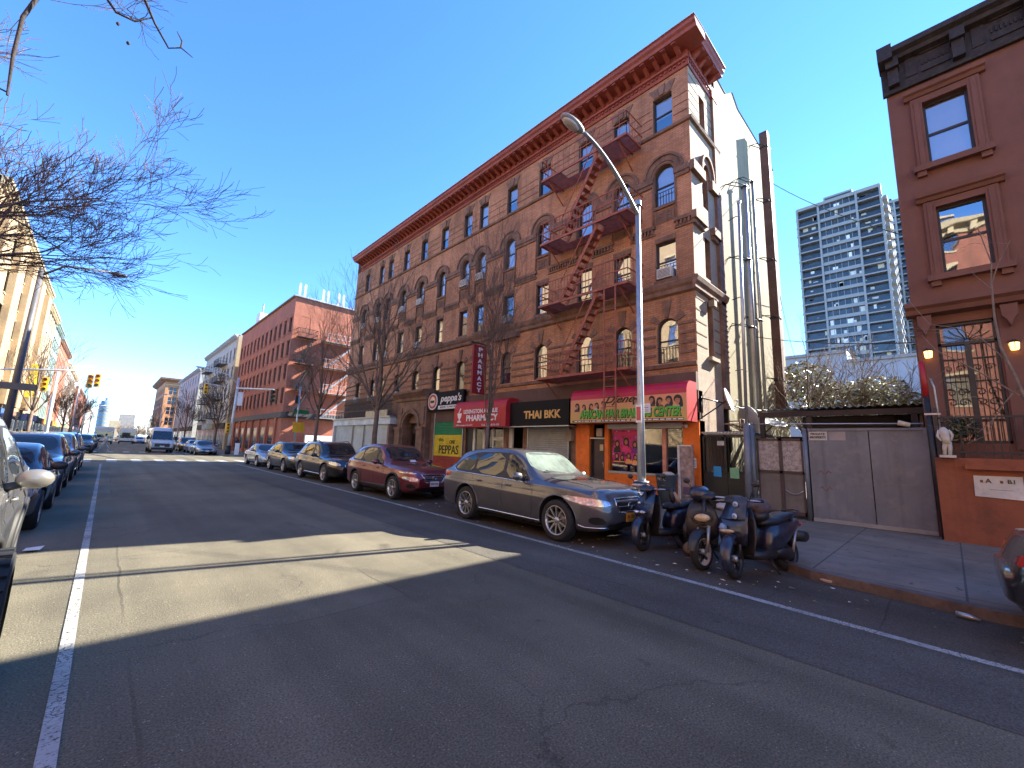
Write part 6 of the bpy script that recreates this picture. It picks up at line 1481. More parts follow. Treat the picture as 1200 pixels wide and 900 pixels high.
# --- sedans
def sedan_spec(name, label, paint, L=4.75, W=1.83, H=1.45, **kw):
    sp = suv_spec(name, label, paint, L=L, W=W, H=H, wb=2.75, fo=0.92, wr=0.33, hood=0.93, nose=0.80, belt=0.92)
    cowl = L - 0.92 - 0.50; wsx = cowl - 0.78
    sp['top'] = [(0, 0.72), (0.05, 0.86), (0.15, 1.0), (0.7, 1.04), (1.0, 1.12), (1.5, H - 0.07), (2.1, H), (wsx - 0.1, H - 0.04), (wsx + 0.1, H - 0.10), (cowl - 0.06, 0.97), (cowl + 0.12, 0.935), (L - 0.7, 0.87), (L - 0.28, 0.78), (L - 0.1, 0.68), (L, 0.56)]
    sp['belt'] = [(0, 0.64), (0.15, 0.93), (1.2, 0.94), (2.4, 0.92), (cowl - 0.2, 0.88), (L - 0.7, 0.76), (L - 0.15, 0.60), (L, 0.48)]
    ra = H - 0.11
    sp['side_glass'] = [[(1.05, 1.03), (2.0, 0.97), (2.0, ra + 0.01), (1.62, ra - 0.05), (1.3, ra - 0.17)], [(2.1, 0.97), (cowl - 0.28, 0.925), (cowl - 0.3, 1.0), (wsx, ra - 0.02), (2.1, ra + 0.015)]]
    sp['dlo'] = [(0.98, 1.03), (1.2, 0.985), (2.0, 0.95), (cowl - 0.2, 0.905), (cowl - 0.27, 1.0), (wsx + 0.05, ra + 0.0), (2.1, ra + 0.035), (1.6, ra - 0.02), (1.27, ra - 0.14)]
    sp['glass_trim'] = [(1.0, 1.0), (2.0, 0.95), (cowl - 0.28, 0.90)]
    sp['seams'] = [[(1.35, 0.95), (1.3, 0.7), (1.45, 0.3)], [(2.05, 0.95), (2.06, 0.3)], [(cowl - 0.2, 0.88), (cowl - 0.1, 0.6), (cowl - 0.14, 0.3)]]
    sp['handles'] = [(1.5, 0.85), (2.3, 0.83)]; sp['mirror'] = (cowl - 0.4, 0.97); y1 = W / 2
    sp['windscreen'] = [(-y1 * 0.77, 0.985), (y1 * 0.77, 0.985), (y1 * 0.64, H - 0.11), (y1 * 0.3, H - 0.085), (-y1 * 0.3, H - 0.085), (-y1 * 0.64, H - 0.11)]
    sp['rear_glass'] = [(-y1 * 0.66, 1.08), (y1 * 0.66, 1.08), (y1 * 0.58, H - 0.12), (-y1 * 0.58, H - 0.12)]
    sp['cladding'] = None; sp['plate'] = 0.42
    std_front(sp, [(-0.36, 0.44), (-0.46, 0.56), (-0.40, 0.66), (0.40, 0.66), (0.46, 0.56), (0.36, 0.44)], [(-0.30, 0.56), (0.05, 0.57), (0.36, 0.66), (0.40, 0.72), (0.0, 0.70), (-0.26, 0.65)], fog=False, bars=3)
    sp['patches'][-1] = ('tail_lamp', 'rc', [(-0.22, 0.76), (0.22, 0.80), (0.26, 0.90), (-0.20, 0.88)], M['lamp_red'], 0.006)
    sp['patches'][2] = ('lower_intake', 'front', [(-0.55, 0.28), (0.55, 0.28), (0.5, 0.35), (-0.5, 0.35)], G_, 0.006)
    sp.update(kw); return sp
P5 = carpaint('silver_car_paint', (0.36, 0.37, 0.38), 0.6, 0.3)
c, env = make_car(sedan_spec('parked_car', 'silver sedan parked last before the side street', P5, plate_mat=M['plate_w'])); c.location = (8.0, 32.2, 0); c.rotation_euler = (0, 0, math.radians(-90)); c['group'] = 'cars parked along the right kerb'; silver = c
P6 = carpaint('midnight_blue_car_paint', (0.022, 0.028, 0.045), 0.4, 0.25)
c, env = make_car(sedan_spec('parked_car', 'dark blue sedan behind the pale off road car on the left', P6, L=4.7, plate_mat=M['plate_w'], mirror_mat=M['black_plastic'])); c.location = (-1.56, 12.6, 0); c.rotation_euler = (0, 0, math.radians(-90)); c['group'] = 'cars parked along the left kerb'; darksedan = c
# repeats
def again(src, x, y, label, group, paint=None, rz=-90, sc=None):
    c = copy_tree(src); c.location = (x, y, 0); c.rotation_euler = (0, 0, math.radians(rz)); c['label'] = label; c['group'] = group
    if paint:
        for ch in c.children:
            if ch.type == 'MESH' and any(m in (P1, P2, P3, P4, P5, P6) for m in ch.data.materials if m):
                ch.data = ch.data.copy()
                for i, m in enumerate(ch.data.materials):
                    if m in (P1, P2, P3, P4, P5, P6): ch.data.materials[i] = paint
    if sc: c.scale = sc
    return c
PW = carpaint('white_car_paint', (0.62, 0.63, 0.63), 0.1, 0.35); PB = carpaint('blue_car_paint', (0.03, 0.06, 0.16), 0.4, 0.3)
GL, GF, GD = 'cars parked along the left kerb', 'cars parked beyond the side street on the right', 'cars standing beyond the side street on the left'
again(greycar, -1.60, 17.9, 'grey compact suv third in the left kerb row', GL)
again(acura, -1.62, 23.4, 'steel grey crossover fourth in the left kerb row', GL, P4)
again(blackcar, -1.64, 29.2, 'black suv with roof rails last in the left kerb row before the side street', GL)
again(silver, 7.5, 54, 'silver blue sedan first beyond the side street on the right', GF)
again(silver, 7.55, 60.2, 'white sedan second beyond the side street on the right', GF, PW)
again(blackcar, 7.5, 66.5, 'black suv third beyond the side street on the right', GF)
again(greycar, 7.5, 73, 'grey compact suv fourth beyond the side street on the right', GF)
again(silver, 7.5, 79.5, 'silver sedan fifth beyond the side street on the right', GF)
again(redcar, 7.5, 90, 'dark suv sixth beyond the side street on the right', GF, P3)
again(silver, 7.5, 97, 'white sedan seventh beyond the side street on the right', GF, PW)
again(greycar, -1.6, 55, 'dark blue suv first beyond the side street on the left', GD, P6)
again(redcar, -1.6, 62, 'black crossover second beyond the side street on the left', GD, P3)
again(silver, -1.6, 69, 'dark sedan third beyond the side street on the left', GD, P6)
again(blackcar, -1.6, 76, 'black suv fourth beyond the side street on the left', GD)
again(silver, 5.6, 128, 'distant white sedan driving up behind the van', 'cars driving far down the avenue', PW)
again(greycar, 6.0, 140, 'distant grey suv driving behind the white sedan', 'cars driving far down the avenue')
again(redcar, 3.0, 165, 'distant dark crossover in the middle of the avenue', 'cars driving far down the avenue', P4)

# --- pale off-road car, cut by the left edge of the picture
P7 = carpaint('sandy_grey_car_paint', (0.20, 0.19, 0.165), 0.35, 0.32)
sp = suv_spec('off_road_car', 'pale sandy grey off road car with chunky tyres at the left edge', P7, L=4.75, W=1.86, H=1.82, wb=2.78, fo=0.88, wr=0.40, hood=1.20, nose=1.10, belt=1.16, spokes=6, lip=0.025, lip_mat=M['trim_black'], glass=M['car_glass_lit'], paper=(0.40, 1.30))
std_front(sp, [(-0.50, 0.76), (-0.55, 0.98), (0.55, 0.98), (0.50, 0.76)], [(-0.22, 0.84), (0.12, 0.84), (0.15, 0.98), (-0.20, 0.98)])
offroad, env = make_car(sp); offroad.location = (-1.445, 6.2, 0); offroad.rotation_euler = (0, 0, math.radians(-87.4)); offroad['group'] = GL
mb = MB()      # side step and knobbly outer tread of the front wheel
for ch in offroad.children:
    if ch.name.startswith('wheel') and ch.type == 'MESH' and not ch.name.startswith('wheel_arch'):
        ch.scale = (1, 1.0, 1)
cx, cz, R = sp['axles'][0], sp['wr'], sp['wr']
for k in range(26):
    a = 2 * PI * k / 26
    for yy3, o in ((0.90, 0), (0.98, PI / 26)):
        p = Vector((cx + (R + 0.006) * math.cos(a + o), yy3, cz + (R + 0.006) * math.sin(a + o))); t_ = Vector((-math.sin(a + o), 0, math.cos(a + o))) * 0.028; n_ = Vector((math.cos(a + o), 0, math.sin(a + o))) * 0.014
        y_ = Vector((0, 0.035, 0)); mb.hexa([p - t_ - y_ - n_, p + t_ - y_ - n_, p + t_ + y_ - n_, p - t_ + y_ - n_, p - t_ - y_ + n_, p + t_ - y_ + n_, p + t_ + y_ + n_, p - t_ + y_ + n_], M['rubber'])
mb.lathe((cx, 0.98, cz), [(R * 0.72, 0.05), (R * 0.95, 0.045), (R, 0.0), (R, -0.12)], M['rubber'], 36, 'y')
mb.build('tyre_tread', offroad, local=True)
# --- dark car whose tail enters at the right edge
sp = sedan_spec('parked_car', 'dark sedan at the right edge showing only its red tail lamp', P3, L=4.8, W=1.85); sp['patches'][-1] = ('tail_lamp', 'rc', [(-0.24, 0.76), (0.26, 0.80), (0.34, 0.86), (-0.20, 0.87)], M['lamp_red'], 0.008)
c, env = make_car(sp); c.location = (6.8, -2.70, 0); c.rotation_euler = (0, 0, math.radians(-90)); c['group'] = 'cars parked along the right kerb'

# --- delivery van in the middle of the avenue
def make_van():
    root = thing('delivery_van', 'white high roofed delivery van driving towards the camera beyond the side street', 'van', (4.4, 60.5, 0), math.radians(-90))
    pv = carpaint('van_white_paint', (0.60, 0.60, 0.58), 0.0, 0.4); mb = MB()
    def ring(x, zt, zb, wb_, wt_):
        h = [(0, zb), (wb_ * 0.94, zb), (wb_, zb + 0.15), (wb_, zb + 0.8), (wb_ * 0.97, min(1.35, zt - 0.02)), (wt_ * 1.01, zt - 0.25 if zt > 2 else zt - 0.05), (wt_ * 0.95, zt - 0.06), (wt_ * 0.7, zt), (0, zt)]
        return [(x, y, z) for y, z in h] + [(x, -y, z) for y, z in h[-2:0:-1]]
    R = [ring(*a) for a in ((-2.95, 2.5, 0.45, 0.95, 0.88), (-2.85, 2.62, 0.35, 1.02, 0.90), (0.6, 2.66, 0.35, 1.03, 0.90), (1.1, 2.55, 0.35, 1.03, 0.88), (1.35, 2.35, 0.35, 1.02, 0.86), (2.05, 1.35, 0.35, 1.0, 0.86), (2.5, 1.2, 0.32, 0.98, 0.82), (2.8, 1.05, 0.32, 0.92, 0.76), (2.95, 0.85, 0.36, 0.82, 0.7))]
    mb.grid(R, pv, True, True); mb.face(R[0], pv); mb.face(R[-1], pv); mb.build('body', root, local=True)
    mb = MB(); mb.face([(2.085, -0.82, 1.40), (2.085, 0.82, 1.40), (1.43, 0.76, 2.28), (1.43, -0.76, 2.28)], M['car_glass']); mb.build('windscreen', root, local=True)
    mb = MB(); mb.box(2.8, 2.97, -0.62, 0.62, 0.62, 0.98, G_); mb.box(2.9, 3.0, -0.85, 0.85, 0.34, 0.55, M['trim_black']); mb.build('grille', root, local=True)
    for s in (-1, 1):
        mb = MB(); mb.ell((2.82, s * 0.76, 0.92), (0.10, 0.14, 0.12), M['lamp_clear']); mb.build('headlight', root, local=True)
        mb = MB(); mb.box(1.75, 1.9, s * 1.05, s * 1.27, 1.35, 1.75, M['trim_black']); mb.build('mirror', root, local=True)
        mb = MB(); mb.box(1.2, 1.95, s * 1.012, s * 1.03, 1.4, 1.95, M['car_glass']); mb.build('side_window', root, local=True)
        for x in (2.0, -1.8):
            mb = MB(); mb.lathe((x, s * 0.88, 0.36), [(0, -0.12 * s), (0.36, -0.12 * s), (0.36, 0.12 * s), (0.24, 0.14 * s), (0.2, 0.08 * s), (0, 0.08 * s)], M['rubber'], 20, 'y'); mb.build('wheel', root, local=True)
    mb = MB(); mb.box(3.0, 3.02, -0.2, 0.2, 0.62, 0.74, M['plate_w']); mb.build('number_plate', root, local=True)
    return root
van = make_van()
def bus(x, y, lb):
    root = thing('white_bus', lb, 'bus', (x, y, 0), math.radians(-90), 'white vehicles far down the avenue'); pv = M['white_paint']; mb = MB()
    mb.box(-6, 0, -1.25, 1.25, 0.35, 3.0, pv); mb.box(-5.8, -0.2, -1.2, 1.2, 3.0, 3.15, pv); mb.build('body', root, local=True)
    mb = MB(); mb.box(0.0, 0.03, -1.1, 1.1, 1.2, 2.3, M['car_glass']); mb.build('windscreen', root, local=True)
    mb = MB(); mb.box(0.0, 0.05, -1.2, 1.2, 0.35, 0.6, M['trim_black']); mb.build('bumper', root, local=True)
    for s in (-1, 1):
        mb = MB(); mb.box(-5.6, -0.5, s * 1.25, s * 1.27, 1.3, 2.2, M['car_glass']); mb.build('side_window', root, local=True)
        for x_ in (-1.2, -4.6):
            mb = MB(); mb.lathe((x_, s * 1.1, 0.45), [(0, -.1), (.45, -.1), (.45, .1), (0, .1)], M['rubber'], 16, 'y'); mb.build('wheel', root, local=True)
        mb = MB(); mb.box(0.0, 0.06, s * 0.8 - .15, s * 0.8 + .15, 0.7, 0.9, M['lamp_clear']); mb.build('headlight', root, local=True)
bus(-0.2, 108, 'distant white bus on the left lane of the avenue'); bus(3.2, 118, 'distant white box truck beside the bus')
# ================================================================== signs and awnings
AW = F
M['sign_red'] = pm('red_awning_vinyl', (0.46, 0.018, 0.026), 0.5, var=0.2, streak=0.3, dirt=(0.26, 0.03, 0.03)); M['letter_white'] = pm('white_lettering', (0.8, 0.8, 0.8), 0.5, var=.05)
M['gold'] = pm('gold_lettering', (0.72, 0.42, 0.13), 0.4); M['letter_black'] = pm('black_lettering', (0.012, 0.012, 0.012), 0.5)
def awning(y0, y1, z0, zf, z1, d, mface, mtop, mside, name, label):
    """box awning with a rounded top front edge"""
    mb = MB(); r = 0.22; prof = [(0.16, z0), (d, z0), (d, zf)] + [(d - r * 1.4 * (1 - math.cos(a)) , zf + (z1 - zf) * math.sin(a)) for a in (0.4, 0.8, 1.2, PI / 2)] + [(0.16, z1 + 0.0)]
    for i in range(len(prof)):
        a, b = prof[i], prof[(i + 1) % len(prof)]; m = mface if i == 1 else (mtop if i > 1 else mside)
        mb.face([AW(y0, a[1], a[0]), AW(y1, a[1], a[0]), AW(y1, b[1], b[0]), AW(y0, b[1], b[0])], m)
    mb.face([AW(y0, z, dd) for dd, z in prof], mside); mb.face([AW(y1, z, dd) for dd, z in prof][::-1], mside)
    return mb
# hair braiding centre
nt_ = NT('braiding_sign_face'); b_ = nt_.add('ShaderNodeBsdfPrincipled', Roughness=0.45); nt_.ln(b_.outputs[0], nt_.out.inputs[0])
tc_ = nt_.add('ShaderNodeTexCoord'); sp_ = nt_.add('ShaderNodeSeparateXYZ'); nt_.ln(tc_.outputs['Generated'], sp_.inputs[0])
nt_.ln(_ramp(nt_, sp_.outputs['Z'], (0.62, 0.40, 0.12), (0.72, 0.30, 0.17), 0.1, 0.7), b_.inputs['Base Color']); M['braid_face'] = nt_.m
mag = pm('crimson_vinyl', (0.48, 0.012, 0.045), 0.45, var=0.1)
djm = awning(5.3, 9.65, 2.68, 3.52, 3.92, 0.90, M['braid_face'], mag, M['sign_red'], 'shop_awning', '')
dj = one('shop_awning', djm, 'red and orange hair braiding awning over the orange shop', 'awning')
mb = MB(); d = 0.903
text_mb(mb, 'Djene', AW, 7.62, 3.42, 0.5, d, M['letter_black'], shear=0.55, fit=(1.15, 0.34), flip=True, bold=0.008); mb.build('script_lettering', dj)
mb = MB(); text_mb(mb, 'AFRICAN HAIR BRAIDING CENTER', AW, 7.35, 2.985, 0.4, d + 0.004, pm('green_lettering', (0.10, 0.50, 0.06), 0.5), fit=(3.75, 0.30), shear=0.15, bold=0.012, flip=True, depth=0.01)
text_mb(mb, 'AFRICAN HAIR BRAIDING CENTER', AW, 7.335, 2.97, 0.4, d, M['letter_black'], fit=(3.77, 0.32), shear=0.15, bold=0.028, flip=True, depth=0.004); mb.build('green_lettering', dj)
mb = MB(); mb.fbox(AW, 5.4, 9.55, 2.70, 2.775, 0.9, 0.906, pm('brown_strip', (0.14, 0.09, 0.05), .5))
rq = random.Random(9)
u = 9.45
while u > 5.5: w_ = rq.uniform(0.05, 0.2); mb.fbox(AW, u - w_, u, 2.72, 2.755, 0.906, 0.909, M['letter_white']); u -= w_ + 0.05
mb.build('small_print_strip', dj)
faces = [(9.35, 3.28, .15), (9.05, 3.24, .13), (8.72, 3.26, .13), (8.5, 3.28, .13), (8.22, 3.32, .14), (6.98, 3.36, .13), (6.42, 3.36, .16), (6.14, 3.3, .16), (5.86, 3.32, .17), (5.58, 3.3, .21)]
rp = random.Random(4); shirt = [pm('portrait_shirt', c, .6) for c in ((.5, .45, .42), (.25, .05, .05), (.06, .06, .08), (.45, .2, .15))]; lips = pm('portrait_lips', (.35, .04, .05), .5)
for k, (u, z, r) in enumerate(faces):
    mb = MB(); sd1 = rp.choice((-1, 1)); r *= .95
    mb.fprism(AW, [(u - .85 * r, z - 1.35 * r), (u + .85 * r, z - 1.35 * r), (u + .7 * r, z - .85 * r), (u + .2 * r, z - .6 * r), (u - .2 * r, z - .6 * r), (u - .7 * r, z - .85 * r)], .901, .904, rp.choice(shirt))
    hr = chaikin([(u - sd1 * .62 * r, z - .1 * r), (u - sd1 * .55 * r, z + .6 * r), (u, z + .95 * r), (u + sd1 * .6 * r, z + .7 * r), (u + sd1 * .8 * r, z), (u + sd1 * .9 * r, z - 1.0 * r), (u + sd1 * .4 * r, z - 1.05 * r), (u + sd1 * .2 * r, z - .5 * r)], 2)
    mb.fprism(AW, hr, .904, .907, hairm)
    fc = [(u + .40 * r * math.cos(2 * PI * t / 14), z + .55 * r * math.sin(2 * PI * t / 14)) for t in range(14)]; mb.fprism(AW, fc, .907, .909, skin); mb.fbox(AW, u - .13 * r, u + .13 * r, z - .75 * r, z - .45 * r, .9072, .9088, skin)
    mb.fprism(AW, chaikin([(u - .42 * r, z + .2 * r), (u - .3 * r, z + .62 * r), (u + .3 * r, z + .62 * r), (u + .42 * r, z + .2 * r), (u, z + .42 * r)], 1), .909, .911, hairm)
    for e in (-.16, .16): mb.fbox(AW, u + (e - .07) * r, u + (e + .07) * r, z + .04 * r, z + .11 * r, .909, .910, hairm)
    mb.fbox(AW, u - .10 * r, u + .10 * r, z - .28 * r, z - .22 * r, .909, .910, lips); mb.build('portrait', dj)
mb = MB(); mb.fbox(AW, 6.45, 6.85, 2.95, 3.25, 0.915, 0.925, M['letter_white'])
for k in range(4): mb.fbox(AW, 6.52, 6.78, 3.0 + k * .055, 3.015 + k * .055, 0.925, 0.928, pm('faint_red', (0.6, .2, .2), .5) if k % 2 else M['letter_black'])
mb.build('paper_notice', dj)
# restaurant
mb = MB(); mb.fbox(AW, 9.95, 13.95, 2.64, 3.66, 0.16, 0.62, M['black_sign']); mb.fbox(AW, 9.93, 13.97, 2.60, 2.64, 0.16, 0.64, M['galv'])
th_ = one('restaurant_sign', mb, 'black THAI BKK sign box with gold letters', 'sign')
mb = MB(); text_mb(mb, 'THAI BKK', AW, 11.35, 3.10, 0.5, 0.62, M['gold'], fit=(2.0, 0.33), bold=0.016, flip=True, depth=0.02)
mb.build('gold_lettering', th_)
mb = MB(); text_mb(mb, '1883', AW, 13.6, 2.72, 0.14, 0.62, M['gold'], fit=(0.28, 0.09), flip=True); mb.build('street_number', th_)
# pharmacy
pa = awning(13.2, 16.95, 2.62, 3.5, 3.9, 0.88, M['sign_red'], M['sign_red'], M['sign_red'], 'a', ''); ph_ = one('pharmacy_awning', pa, 'bright red pharmacy awning with white lettering', 'awning')
mb = MB(); text_mb(mb, 'LEXINGTON AVENUE', AW, 14.95, 3.36, 0.3, 0.883, M['letter_white'], fit=(2.45, 0.2), flip=True, bold=0.008); text_mb(mb, 'PHARMACY', AW, 14.85, 3.05, 0.4, 0.883, M['letter_white'], fit=(2.25, 0.3), flip=True, bold=0.012)
text_mb(mb, '1883 Lexington Ave N.Y.', AW, 16.1, 2.71, 0.15, 0.883, M['letter_white'], fit=(1.3, 0.09), flip=True); text_mb(mb, 'Tel. 212-876-03', AW, 14.2, 2.71, 0.15, 0.883, M['letter_white'], fit=(1.2, 0.09), flip=True)
mb.build('white_lettering', ph_)
mb = MB()
mb.fprism(AW, [(16.68, 2.85), (16.34, 2.85), (16.38, 2.92), (16.47, 2.95), (16.47, 3.02), (16.40, 3.08), (16.33, 3.3), (16.69, 3.3), (16.62, 3.08), (16.55, 3.02), (16.55, 2.95), (16.64, 2.92)], 0.881, 0.888, M['letter_white'])
mb.fprism(AW, [(16.6, 3.3), (16.54, 3.3), (16.40, 3.52), (16.47, 3.55)], 0.881, 0.888, M['letter_white']); mb.build('mortar_and_pestle', ph_)
# blade sign standing out from the wall
V = FY(15.45); mb = MB(); mb.fbox(V, 12.12, 12.95, 4.22, 6.60, -0.06, 0.06, pm('dark_red_blade', (0.26, 0.015, 0.022), .45)); mb.fbox(V, 12.0, 13.19, 6.66, 6.72, -0.03, 0.03, M['black_iron']); mb.fbox(V, 12.2, 12.24, 6.6, 6.66, -.02, .02, M['black_iron']); mb.fbox(V, 12.85, 12.89, 6.6, 6.66, -.02, .02, M['black_iron'])
bs_ = one('blade_sign', mb, 'tall dark red vertical PHARMACY blade sign hanging from the facade', 'sign'); mb = MB()
for k, ch in enumerate('PHARMACY'): text_mb(mb, ch, V, 12.535, 6.38 - k * 0.283, 0.3, 0.06, M['letter_white'], fit=(0.26, 0.205), bold=0.012)
mb.build('white_lettering', bs_)
# peppa's
mb = MB(); mb.fbox(AW, 17.0, 20.25, 3.62, 4.62, 0.16, 0.34, M['black_sign']); mb.fbox(AW, 17.05, 19.2, 3.66, 3.86, 0.34, 0.36, M['letter_white'])
pp = one('restaurant_sign', mb, "black sign with white lettering peppa's over the striped shutter", 'sign')
mb = MB(); text_mb(mb, "peppa's", AW, 18.1, 4.2, 0.5, 0.34, M['letter_white'], fit=(1.9, 0.52), shear=0.25, bold=0.012, flip=True)
text_mb(mb, 'JERK CHICKEN', AW, 18.1, 3.76, 0.15, 0.36, M['letter_black'], fit=(1.8, 0.11), flip=True); mb.build('white_lettering', pp)
mb = MB()
for r, dd, m in ((0.46, 0.37, M['letter_white']), (0.40, 0.376, pm('logo_red', (0.5, 0.06, 0.03), .5)), (0.27, 0.382, pm('logo_cream', (0.75, 0.62, 0.45), .5))): mb.fprism(AW, [(19.75 + r * math.cos(2 * PI * t / 24), 4.12 + r * math.sin(2 * PI * t / 24)) for t in range(24)], 0.34, dd, m)
mb.fbox(AW, 19.55, 19.95, 4.04, 4.18, 0.382, 0.386, M['letter_black']); mb.build('round_badge', pp)

# ================================================================== street lamp by the scooters
lamp = thing('street_lamp', 'tall grey steel street lamp arching over the avenue in front of the braiding shop', 'street lamp', (8.68, 4.80, 0.12))
mb = MB(); mb.tube([(8.68, 4.8, 0.12), (8.68, 4.8, 2.6), (8.66, 4.8, 7.75)], [0.105, 0.078, 0.055], M['galv'], 14); mb.tube([(8.68, 4.8, 0.12), (8.68, 4.8, 1.0)], [0.15, 0.14], M['galv'], 14); mb.build('pole', lamp)
mb = MB(); mb.lathe((8.68, 4.8, 0.12), [(0.0, 0), (0.30, 0), (0.27, 0.06), (0.19, 0.5), (0.15, 0.62), (0, .62)], M['concrete'], 8); mb.build('base', lamp)
mb = MB(); pts = []
for k in range(11):
    t = k / 10; pts.append((8.66 - 2.35 * (t ** 0.95), 4.8, 7.45 + 1.02 * (1 - (1 - t) ** 1.8) - 0.12 * t * t))
mb.tube(pts, [0.05 - 0.012 * k / 10 for k in range(11)], M['galv'], 10); mb.lathe((8.66, 4.8, 7.68), [(0.09, 0), (0.09, 0.12), (0.0, 0.16)], M['galv'], 12); mb.build('arm', lamp)
mb = MB(); mb.ell((6.06, 4.8, 8.33), (0.36, 0.13, 0.085), pm('lamp_housing', (0.30, 0.31, 0.30), .5), 16, 10); mb.build('lamp_head', lamp)
mb = MB(); mb.ell((6.0, 4.8, 8.27), (0.24, 0.10, 0.06), pm('frosted_lens', (0.6, 0.6, 0.52), .2), 14, 8); mb.build('lens', lamp)
mb = MB(); mb.box(8.565, 8.575, 4.72, 4.86, 2.35, 2.75, M['letter_white']); mb.box(8.558, 8.565, 4.74, 4.84, 2.4, 2.7, pm('sign_faded_red', (0.5, 0.1, 0.1), .5)); mb.build('parking_notice', lamp)
mb = MB(); mb.tube([(8.68, 4.8, 1.02), (8.68, 4.8, 1.06)], 0.16, M['galv'], 14); mb.build('collar', lamp)

def signal_head(root, c, dirx=0, yellow=None, back=False):
    mb = MB(); y_ = yellow or M['sig_yellow']; x, y, z = c
    mb.box(x - 0.17, x + 0.17, y - 0.14, y + 0.14, z - 0.52, z + 0.52, y_)
    for k in range(3): mb.tube([(x, y - 0.14, z - 0.35 + k * 0.35), (x, y - 0.30, z - 0.36 + k * 0.35)], 0.13, y_, 12, False)
    for k, cc in enumerate(('lens_green', 'lens_amber', 'lens_red')): mb.lathe((x, y - 0.15, z - 0.35 + k * 0.35), [(0.0, 0), (0.11, 0.0)], M[cc], 12, 'y')
    return mb.build('signal_head', root)
M['sig_yellow'] = pm('signal_yellow', (0.72, 0.42, 0.02), 0.5); M['lens_green'] = pm('green_lens', (0.01, 0.12, 0.05), .2); M['lens_amber'] = pm('amber_lens2', (0.25, 0.12, 0.01), .2); M['lens_red'] = pm('red_lens', (0.2, 0.01, 0.01), .2)
sl_ = thing('traffic_signal', 'white traffic signal pole with yellow heads on the left corner', 'traffic light', (-3.2, 46, 0.12)); wpo = pm('pale_signal_pole', (0.55, 0.56, 0.57), .45, metal=.3)
mb = MB(); mb.tube([(-3.2, 46, 0.1), (-3.2, 46, 6.2)], [0.14, 0.09], wpo, 10); mb.build('pole', sl_)
mb = MB(); mb.tube([(-6.5, 46, 5.9), (-3.2, 46, 6.35), (-1.2, 46, 6.55)], [0.05, 0.07, 0.04], wpo, 8); mb.tube([(-3.2, 46, 6.2), (-3.2, 46, 6.6), (-1.2, 46, 6.95)], 0.03, wpo, 6); mb.build('mast_arm', sl_)
for c in ((-1.45, 46, 5.75), (-1.05, 46, 5.85), (-3.75, 46, 5.2)): signal_head(sl_, c)
sr_ = thing('traffic_signal', 'pale signal and lamp pole on the far right corner with a white control box', 'traffic light', (9.2, 51.5, 0.12))
mb = MB(); mb.tube([(9.2, 51.5, 0.1), (9.3, 51.5, 8.1)], [0.15, 0.09], wpo, 10); mb.tube([(9.2, 51.5, 0.1), (9.2, 51.5, 1.0)], 0.25, M['trim_black'], 10); mb.build('pole', sr_)
mb = MB(); mb.tube([(9.3, 51.5, 7.4), (8.4, 51.5, 8.3), (6.1, 51.5, 8.75)], 0.045, wpo, 8); mb.ell((5.9, 51.5, 8.7), (0.4, 0.15, 0.1), wpo); mb.build('lamp_arm', sr_)
mb = MB(); mb.tube([(9.25, 51.5, 7.0), (9.6, 38.8, 5.9)], [0.08, 0.05], wpo, 8); mb.build('mast_arm', sr_)
mb = MB(); mb.box(9.45, 9.85, 51.3, 51.7, 5.2, 6.6, M['white_paint']); mb.build('control_box', sr_)
signal_head(sr_, (9.6, 39.0, 5.35), 0, M['trim_black']); signal_head(sr_, (8.9, 51.3, 2.8)); signal_head(sr_, (6.6, 51.4, 6.6))
mb = MB(); mb.tube([(9.25, 51.5, 6.9), (6.4, 51.5, 7.2)], 0.035, wpo, 6); mb.build('signal_arm', sr_)
mb = MB(); mb.box(9.7, 10.05, 50.8, 51.1, 0.12, 1.3, M['white_paint']); one('newspaper_box', mb, 'small white box standing at the foot of the far right signal pole', 'box')
p2_ = thing('sign_pole', 'thin sign pole with green street name plate before the side street on the right', 'sign', (10.2, 34.0, 0.12))
mb = MB(); mb.tube([(10.2, 34.0, 0.1), (10.2, 34.0, 5.8)], 0.06, M['galv'], 8); mb.build('pole', p2_)
mb = MB(); mb.box(9.9, 11.0, 33.96, 33.99, 3.75, 4.05, pm('street_sign_green', (0.01, 0.16, 0.07), .4)); mb.build('street_name_plate', p2_)
mb = MB(); mb.box(9.95, 10.75, 33.93, 33.96, 2.35, 3.1, M['sig_yellow']); mb.box(9.9, 10.1, 33.85, 34.0, 4.5, 5.1, M['trim_black']); mb.build('yellow_plate', p2_)
def far_lamp(x, y, s, lb, h=8.5):
    t = thing('street_lamp', lb, 'street lamp', (x, y, 0.12), group='street lamps down the avenue'); mb = MB()
    mb.tube([(x, y, 0.1), (x, y, h)], [0.12, 0.07], wpo, 8); mb.build('pole', t); mb = MB(); mb.tube([(x, y, h - 0.3), (x + s * 0.8, y, h + 0.4), (x + s * 2.4, y, h + 0.7)], 0.045, wpo, 6); mb.build('arm', t); mb = MB(); mb.ell((x + s * 2.6, y, h + 0.66), (0.38, 0.14, 0.09), wpo, 10, 6); mb.build('lamp_head', t)
for i, (x, y, s) in enumerate(((-3.3, 78, 1), (-3.3, 110, 1), (9.2, 96, -1), (9.2, 135, -1), (-3.3, 150, 1), (9.2, 180, -1))):
    far_lamp(x, y, s, ('first street lamp beyond the side street on the left pavement', 'second street lamp beyond the side street on the left pavement', 'first street lamp beyond the signal pole on the right pavement', 'second street lamp beyond the signal pole on the right pavement', 'farthest street lamp on the left pavement', 'farthest street lamp on the right pavement')[i])
t = thing('street_lamp', 'dark leaning street lamp with a sign plate behind the left bare tree', 'street lamp', (-3.15, 28, 0.12)); dkp = pm('dark_pole', (0.10, 0.10, 0.11), .5)
